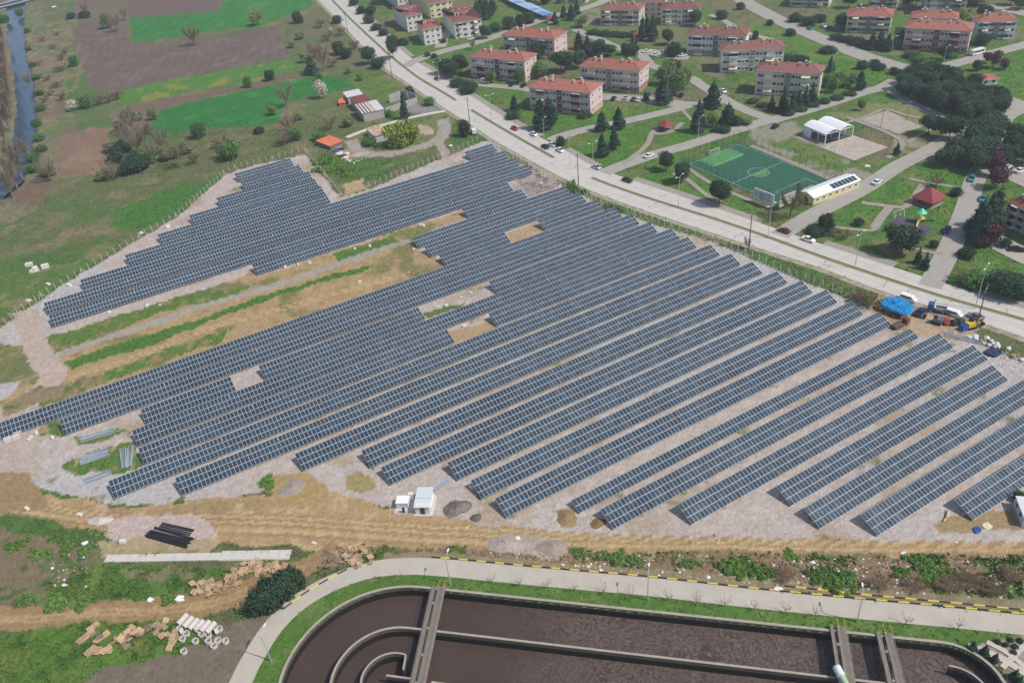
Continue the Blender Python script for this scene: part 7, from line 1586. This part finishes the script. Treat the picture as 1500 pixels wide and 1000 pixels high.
for i, (x, y, w) in enumerate(((112, 178, 'at the left corner of the tarpaulin'), (365, 285, 'at the front right corner of the tarpaulin'), (420, 235, 'at the right corner of the tarpaulin'), (150, 205, 'second from the left under the tarpaulin edge'), (340, 292, 'next to the front right corner of the tarpaulin'))):
    p = site(*zt(x, y)); o = obj('cable_drum', DRUM, None, (p.x, p.y, 0), .5 + i); o.scale = (1.3, 1.15, 1.15); tag(o, f'yellow cable drum {w}', 'cable drum', 'yellow drums by the tarpaulin')
def sack_mesh(m, seed):
    r = np.random.default_rng(seed); V = []; n, k = 10, 5
    for j in range(k + 1):
        t = j / k; rr = (.62 + .12 * math.sin(t * PI)) * (1 if j < k else .55)
        for i in range(n): a = 2 * PI * i / n; s = 1 + .1 * r.normal(); q = rr * s / max(abs(math.cos(a)), abs(math.sin(a))) ** .6; V.append((q * math.cos(a), q * math.sin(a), t * 1.15 + .04 * r.normal() * (j > 0)))
    F = [(j * n + i, j * n + (i + 1) % n, (j + 1) * n + (i + 1) % n, (j + 1) * n + i) for j in range(k) for i in range(n)]
    bm = MB(); bm.v = V; bm.f = F + [tuple(k * n + i for i in range(n))]; bm.m = [0] * len(bm.f); return bm.mesh('sack', [m])
SK = dict(white=[sack_mesh(WSK, 1), sack_mesh(WSK, 2)], rust=[sack_mesh(RBR, 3), sack_mesh(RBR, 4)], tan=[sack_mesh(TANS, 5)])
def sacks(kind, lst, label, group, s=1.0, zoomed=True):
    lst = sorted(lst)
    for i, (x, y) in enumerate(lst):
        p = site(*(zt(x, y) if zoomed else (x, y))); o = obj('sack', SK[kind][i % len(SK[kind])], None, (p.x, p.y, 0), rnd.uniform(0, 6)); k = s * rnd.uniform(.8, 1.2); o.scale = (k, k * rnd.uniform(.8, 1.3), k * rnd.uniform(.55, .9)); tag(o, label + (', ' + (NTH[i] if i < len(lst) - 1 else 'rightmost') if len(lst) > 1 else ''), 'sack', group)
sacks('rust', [(175, 220), (240, 258), (265, 270), (290, 280), (310, 290), (255, 285)], 'rust-red bulky sack under the front edge of the blue tarpaulin', 'rust sacks under the tarpaulin', 1.1); sacks('tan', [(95, 200), (200, 235), (130, 190)], 'tan bulky sack under the left edge of the blue tarpaulin', 'tan sacks under the tarpaulin', 1.1)
sacks('rust', [(745, 330), (775, 345), (760, 360)], 'rust-red sack heaped behind the grey excavator', 'rust sacks behind the excavator', 1.2); sacks('white', [(975, 490), (1030, 485), (1040, 500)], 'white bulk bag in the small group right of the excavators', 'white bags right of the excavators', .9)
sacks('white', [(1110, 545), (1145, 500), (1185, 525), (1205, 545), (1240, 550), (1215, 580), (1165, 560), (1250, 575)], 'white bulk bag in the large heap at the right edge', 'white bags of the large heap', .8); sacks('white', [(1350, 600)], 'single white bulk bag right of the large heap', None, .8); sacks('tan', [(1390, 670)], 'tan sack lying before the far right fence', None, .8); sacks('white', [(1480, 705)], 'white bulk bag cut by the right edge', None, .9)
o = rumpled([site(*zt(x, y), .7) for x, y in ((1130, 600), (1200, 580), (1290, 610), (1230, 655), (1150, 635))], .7, .12, 9, 'tarpaulin', mat('navy_tarp', S(44, 56, 88), .6, .2, 1), .7); tag(o, 'dark navy tarpaulin below the large heap of white bags', 'tarpaulin')
BLUEB = mat('blue_tank_plastic', S(44, 88, 156), .5, .1, 2)
def tub(label, px, m, s=1.0, cat='tank'):
    p = site(*px); b = MB(); b.box(0, 0, 0, 2.2, 1.4, 1.3, 0, 0, .92, .92); b.box(0, 0, 1.3, 1.8, 1.1, .12); b.tube((0, 0, 1.42), (0, 0, 1.6), .25, n=8); o = part('storage_tank', b, m, None, loc=(p.x, p.y, 0), rz=.3, scale=(s, s, s)); tag(o, label, cat)
tub('blue plastic tank beside the yellow excavator', zt(925, 410), BLUEB, 1.2); tub('dark green tank among the parked machines', zt(840, 360), mat('dark_green_paint', S(66, 74, 54), .6), 1.1); tub('dark grey tank behind the parked machines', zt(885, 350), mat('dark_grey_paint', S(86, 84, 78), .6), 1.1)
bars('stack of grey steel profiles right of the grey excavator', zt(740, 455), zt(820, 460), 12, 2.0); bars('long pale rails stacked along the entrance verge', zt(830, 480), zt(1090, 545), 8, 1.2)
# bare mounting rails where panels are still missing
for k, (n_, e0, e1) in enumerate(((257.4, 146.8, 157.5), (259.6, 146.8, 157.6), (262.0, 146.2, 157.8), (264.6, 145.8, 158), (267.2, 145.6, 158.2), (269.6, 145.8, 158.4))):
    p = E_U * e0 + E_N * n_; root = thing('mounting_rail', f'bare grey mounting rail awaiting panels, {ORD[k]} from the front', 'rail', (p.x, p.y, 0), E_A, 'bare mounting rails'); L = e1 - e0
    b = MB(); b.box(L / 2, 0, 1.1, L, .16, .12); part('beam', b, STEEL_M, root)
    for x in (.5, L / 2, L - .5): b = MB(); b.box(x, 0, 0, .12, .12, 1.1); part('leg', b, STEEL_M, root)
sacks('white', [(756, 262), (793, 270)], 'white bag lying among the bare mounting rails', 'bags among the rails', .8, False); sacks('tan', [(795, 274)], 'tan bag lying among the bare mounting rails', None, .9, False)

# ------------------------------------------------------------------ cabin at the right edge, odds and ends
def cabin():
    a, b_, d = site(1496, 772), site(1540, 772), site(1487, 741); ang = math.atan2((b_ - a).y, (b_ - a).x) - .12; root = thing('site_cabin', 'pale blue-white site cabin cut by the right edge', 'cabin', (a.x, a.y, 0), ang)
    m = mat('pale_blue_cabin', S(196, 208, 218), .6, .06, 1); b = MB(); b.prism([(0, 0), (2.6, 0), (2.6, 6.4), (0, 6.4)], .05, 2.6); part('wall', b, m, root); b = MB(); b.prism([(-.08, -.08), (2.68, -.08), (2.68, 6.48), (-.08, 6.48)], 2.6, 2.74); part('roof', b, mat('cabin_roof', S(214, 216, 220), .5, .05, 1), root)
    obj('window', WIN_B, root, (-.02, 2, 1.1), -PI / 2); obj('window', WIN_B, root, (-.02, 4.6, 1.1), -PI / 2); obj('door', DOOR, root, (1.3, -.02, .1))
cabin(); tree('darkbush', (1492, 733), 2.6, 3, 'behind the pale site cabin')
o = rumpled([site(x, y, .35) for x, y in ((1426, 772), (1434, 770), (1438, 776), (1430, 780))], .35, .12, 14, 'tarpaulin', BLUEB, .35); tag(o, 'small crumpled blue tarpaulin near the right front solar row', 'tarpaulin'); o = rumpled([site(x, y, .2) for x, y in ((1438, 768), (1447, 765), (1454, 771), (1444, 774))], .25, .06, 15, 'plastic_sheet', mat('cream_sheet', S(222, 210, 170), .8), .2); tag(o, 'cream plastic sheet near the right front solar row', 'sheet')
b = MB(); b.tube((0, 0, .22), (2.6, 0, .22), .22, n=8); LOG = b.mesh('log', [mat('cut_log', S(196, 176, 146), .9, .15, 2)])
for i in range(4): p = site(1382 + i * 1.4, 764 - i * 1.2); o = obj('log', LOG, None, (p.x, p.y, .2 * (i == 3)), .7 + .1 * i); tag(o, 'pale cut log in the little pile between the right front rows', 'log', 'logs between the front rows')
BLK = MB(); BLK.box(0, 0, 0, 1.2, .8, .7, 0, 0, .95, .9); WBK = BLK.mesh('block', [WSK])
def blocks(lst, label, group, s=1.0):
    lst = sorted(lst)
    for i, (x, y) in enumerate(lst): p = site(x, y); o = obj('white_block', WBK, None, (p.x, p.y, -.02), rnd.uniform(0, 3)); k = s * rnd.uniform(.7, 1.3); o.scale = (k, k, k * rnd.uniform(.6, 1)); tag(o, label + ', ' + (NTH[i] if i < len(lst) - 1 else 'rightmost'), 'block', group)
blocks([(43, 389), (48, 398), (53, 396), (67, 392)], 'white bee-box-like block on the meadow left of the fence', 'white blocks on the meadow', 2.0); blocks([(71, 417), (101, 419), (42, 441), (207, 342), (246, 333)], 'white lump of concrete at the foot of the left fence', 'white lumps along the left fence', 1.2)
blocks([(418, 392), (437, 388), (454, 386), (527, 413), (520, 365), (542, 361), (216, 448), (234, 447), (160, 458), (616, 330), (621, 332), (606, 366)], 'pale lump of rubble on the earth strip between the panel fields', 'rubble lumps on the earth strip', .9); blocks([(652, 428), (676, 436), (690, 430), (640, 450), (654, 448), (680, 478)], 'white lump on the bare ground inside the panel field', 'white lumps inside the panel field', .9)
blocks([(46, 640), (54, 634), (77, 641), (42, 644)], 'pale lump beside the wrapped crates at the left edge', 'lumps beside the crates', 1.0); blocks([(180, 794), (117, 754), (40, 745)], 'white lump on the earth below the white rubble heap', 'white lumps below the rubble heap', .9)
PLS = mat('white_plastic', S(232, 232, 230), .6, .05, 2)
for k, (x, y, s, lab) in enumerate(((264, 877, 1.6, 'white crumpled plastic beside the lower left track'), (221, 878, 1.3, 'pale crumpled plastic on the lower left track edge'), (1323, 811, 1.3, 'white crumpled plastic on the crest of the bank'), (1333, 851, 1.2, 'white plastic scrap in the rubble below the green patch'), (1190, 823, .9, 'white scrap above the thick green mound'), (1140, 862, 1.3, 'white plastic lying on the verge by the yellow kerb'), (758, 788, 1.0, 'white tin on the pale rubble mound'), (880, 835, .8, 'white scrap on the verge strip'), (690, 713, 1.2, 'pale board right of the kiosk profiles'), (95, 857, 1.2, 'pale stones in the lower left weeds'), (460, 795, .9, 'white stone at the left of the bonfire-like heap'), (125, 795, 1.4, 'pale litter in the lower left weeds'), (625, 150, 1.5, 'white sheet above the scrapyard'), (660, 214, 1.6, 'white scrap beside the scrapyard fence'), (1271, 244, 1.8, 'white parked cart wrapped in plastic by the court lawn'), (78, 11, 3.0, 'white little beehive house near the river'), (44, 71, 2.0, 'white sheet on the right river bank'))):
    p = site(x, y); Q = [Vector((p.x + s * .7 * math.cos(a) * rnd.uniform(.4, 1.3), p.y + s * .45 * math.sin(a) * rnd.uniform(.4, 1.3))) for a in np.linspace(0, 5.6, 7)]; s *= .8; o = rumpled(Q, .26 * s, .1, 40 + k, 'plastic_sheet', PLS, .3 * s); tag(o, lab, 'litter')
def rubble():
    """loose stones, litter and broken concrete over the bank and the tracks: uncountable"""
    n = 0; V, F, Cc = [], [], []
    zones = [([(700, 806), (1500, 822), (1560, 885), (1200, 862), (960, 842), (760, 826)], 900, .10, .35), ([(560, 748), (1500, 796), (1500, 818), (700, 803)], 350, .06, .2), (sh('j', (460, 80), (610, 80), (640, 260), (560, 330), (500, 260)), 200, .05, .16), ([(486, 216), (500, 214), (535, 232), (520, 240), (505, 236)], 330, .15, .5), ([(0, 580), (320, 485), (640, 385), (640, 395), (0, 620)], 160, .06, .25), ([(1385, 478), (1500, 520), (1500, 560), (1420, 520)], 160, .1, .3), (sh('j', (260, 300), (480, 300), (480, 480), (300, 480)), 90, .08, .3), (SITE_POLY, 700, .05, .16)]
    pal = [S(206, 198, 188), S(170, 158, 144), S(232, 228, 220), S(136, 122, 106), S(150, 110, 92), S(110, 104, 98)]
    for poly, cnt, a, b in zones:
        W = ws(poly); xs = [p.x for p in W]; ys = [p.y for p in W]; k = 0
        while k < cnt:
            X = rng.uniform(min(xs), max(xs), 400); Y = rng.uniform(min(ys), max(ys), 400); ok = inpoly(X, Y, W)
            for x, y in zip(X[ok], Y[ok]):
                if k >= cnt: break
                k += 1; s = rng.uniform(a, b) * (1.6 if rng.random() < .06 else 1); an = rng.uniform(0, 6.28); c = pal[rng.integers(len(pal))]; i0 = len(V)
                for j in range(4): t = an + j * 1.571 + rng.normal() * .2; V.append((x + s * math.cos(t), y + s * math.sin(t), -.02))
                V.append((x + rng.normal() * s * .2, y + rng.normal() * s * .2, s * rng.uniform(.5, 1.1)))
                for j in range(4): F.append((i0 + j, i0 + (j + 1) % 4, i0 + 4))
                Cc += [c] * 5
    o = obj('rubble', np_mesh('rubble', np.array(V), np.array(F), [mat('rubble_mix', (1, 1, 1), .95, attr='tint')], colors=np.array(Cc)), kind='stuff'); o['label'] = 'loose stones, litter and broken concrete strewn over bank and tracks'; o['category'] = 'rubble'
rubble()
for k, (x, y, c) in enumerate(((492, 222, (70, 96, 140)), (497, 226, (222, 222, 220)), (503, 229, (120, 60, 70)), (508, 232, (226, 220, 200)), (515, 232, (180, 140, 120)), (499, 220, (40, 44, 60)), (510, 226, (210, 210, 206)), (518, 226, (150, 120, 100)))):
    p = site(x, y); Q = [Vector((p.x + 1.6 * math.cos(a) * rnd.uniform(.6, 1.2), p.y + 1.2 * math.sin(a) * rnd.uniform(.6, 1.2))) for a in np.linspace(0, 5.6, 7)]; o = rumpled(Q, .7, .25, 70 + k, 'scrap_pile', mat(f'scrap_{k}', S(*c), .8, .3, 2), .7); tag(o, f'{("blue", "white", "wine-red", "cream", "tan", "dark", "pale grey", "brown")[k]} scrap pile in the rubbish by the orange-roofed shed', 'scrap', 'scrap in the rubbish heap')

# ------------------------------------------------------------------ covered market walk and gate at the top, bridge over the river
def canopy():
    L1 = [site(x, y, 3.2) for x, y in ((728, -10), (747, 2), (770, 12), (796, 23))]; R1 = [site(x, y, 3.2) for x, y in ((758, -10), (769, 0), (792, 11), (816, 21))]
    o0 = L1[0]; root = thing('covered_walk', 'long pale blue translucent canopy over a walk at the top', 'canopy', (o0.x, o0.y, 0)); LL, RR = resample(L1, 16), resample(R1, 16)
    ms = [mat('pale_blue_canopy', S(176, 194, 220), .4), mat('sky_blue_canopy', S(126, 160, 214), .4), mat('turquoise_canopy', S(90, 190, 196), .4)]
    for i in range(15):
        b = MB(); m_ = ((LL[i] + RR[i]) / 2 - o0, (LL[i + 1] + RR[i + 1]) / 2 - o0); a, c, d, e = LL[i] - o0, RR[i] - o0, RR[i + 1] - o0, LL[i + 1] - o0
        b.face([(*a, 3.0), (*m_[0], 3.9), (*m_[1], 3.9), (*e, 3.0)][::-1]); b.face([(*m_[0], 3.9), (*c, 3.0), (*d, 3.0), (*m_[1], 3.9)][::-1]); part('roof_panel', b, ms[(0, 0, 1, 0, 0, 0, 1, 0, 0, 0, 0, 1, 0, 1, 1)[i] if i > 1 else 2], root)
        for q in (a, c): b = MB(); b.box(q.x, q.y, 0, .15, .15, 3.0); part('post', b, STEEL_M, root)
canopy()
p = site(806, 33); root = thing('gate_booth', 'small gate booth with red roof at the end of the lane', 'booth', (p.x, p.y, 0), .2); b = MB(); b.box(0, 0, 0, 3.4, 3.0, 2.6); part('wall', b, WHITE, root); b = MB(); b.box(0, 0, 2.6, 5.4, 4.6, 1.5, 0, 0, .15, .15); part('roof', b, GZM, root); obj('window', WIN_B, root, (0, -1.52, 1.0))
def bridge():
    a, b_ = site(-30, 22), site(80, -6); ang = math.atan2((b_ - a).y, (b_ - a).x); L = (b_ - a).length; root = thing('bridge', 'dark road bridge crossing the river at the top left corner', 'bridge', (a.x, a.y, 0), ang)
    b = MB(); b.box(L / 2, 8, .1, L, 14, 1.0); part('deck', b, mat('dark_bridge_deck', S(62, 66, 82), .8, .1, .5), root)
    for y in (1, 15): b = MB(); b.box(L / 2, y, 1.1, L, .3, .9); part('parapet', b, mat('bridge_parapet', S(170, 172, 176), .8), root)
    for x in (L * .3, L * .42): b = MB(); b.box(x, 8, -2.4, 1.2, 12, 2.5); part('pier', b, CONC, root)
bridge()
# goods by the gate of the scrapyard
b = MB(); b.box(0, 0, 0, 6, 2.4, 2.4); p = site(6, 3); o = part('container', b, mat('white_container', S(222, 224, 226), .6, .05, 1), None, loc=(p.x - 6, p.y - 8, 0), rz=.5); tag(o, 'white container beside the bridge in the top left corner', 'container')
# red parasol on the lawn
p = site(934, 57); root = thing('parasol', 'red parasol on the lawn before the dark conifers', 'parasol', (p.x, p.y, 0)); b = MB(); b.tube((0, 0, 0), (0, 0, 3), .06, n=5); part('pole', b, FRMW, root); b = MB()
for k in range(8): a0, a1 = k * PI / 4, (k + 1) * PI / 4; b.face([(2.2 * math.cos(a0), 2.2 * math.sin(a0), 2.5), (2.2 * math.cos(a1), 2.2 * math.sin(a1), 2.5), (0, 0, 3.3)])
part('canopy', b, mat('red_canvas', S(206, 70, 60), .8), root)

# ------------------------------------------------------------------ thin spring haze over the whole place
b = MB(); b.prism([(-900, -120), (1000, -120), (1000, 1300), (-900, 1300)], -4.5, 147)
hz = bpy.data.materials.new('haze_air'); hz.use_nodes = True; hz.node_tree.nodes.clear()
vo = hz.node_tree.nodes.new('ShaderNodeVolumePrincipled'); ho = hz.node_tree.nodes.new('ShaderNodeOutputMaterial'); hz.node_tree.links.new(vo.outputs[0], ho.inputs['Volume'])
vo.inputs['Color'].default_value = (0.86, 0.92, 1.0, 1); vo.inputs['Density'].default_value = 0.00026; vo.inputs['Anisotropy'].default_value = 0.2
part('haze', b, hz, kind='stuff')
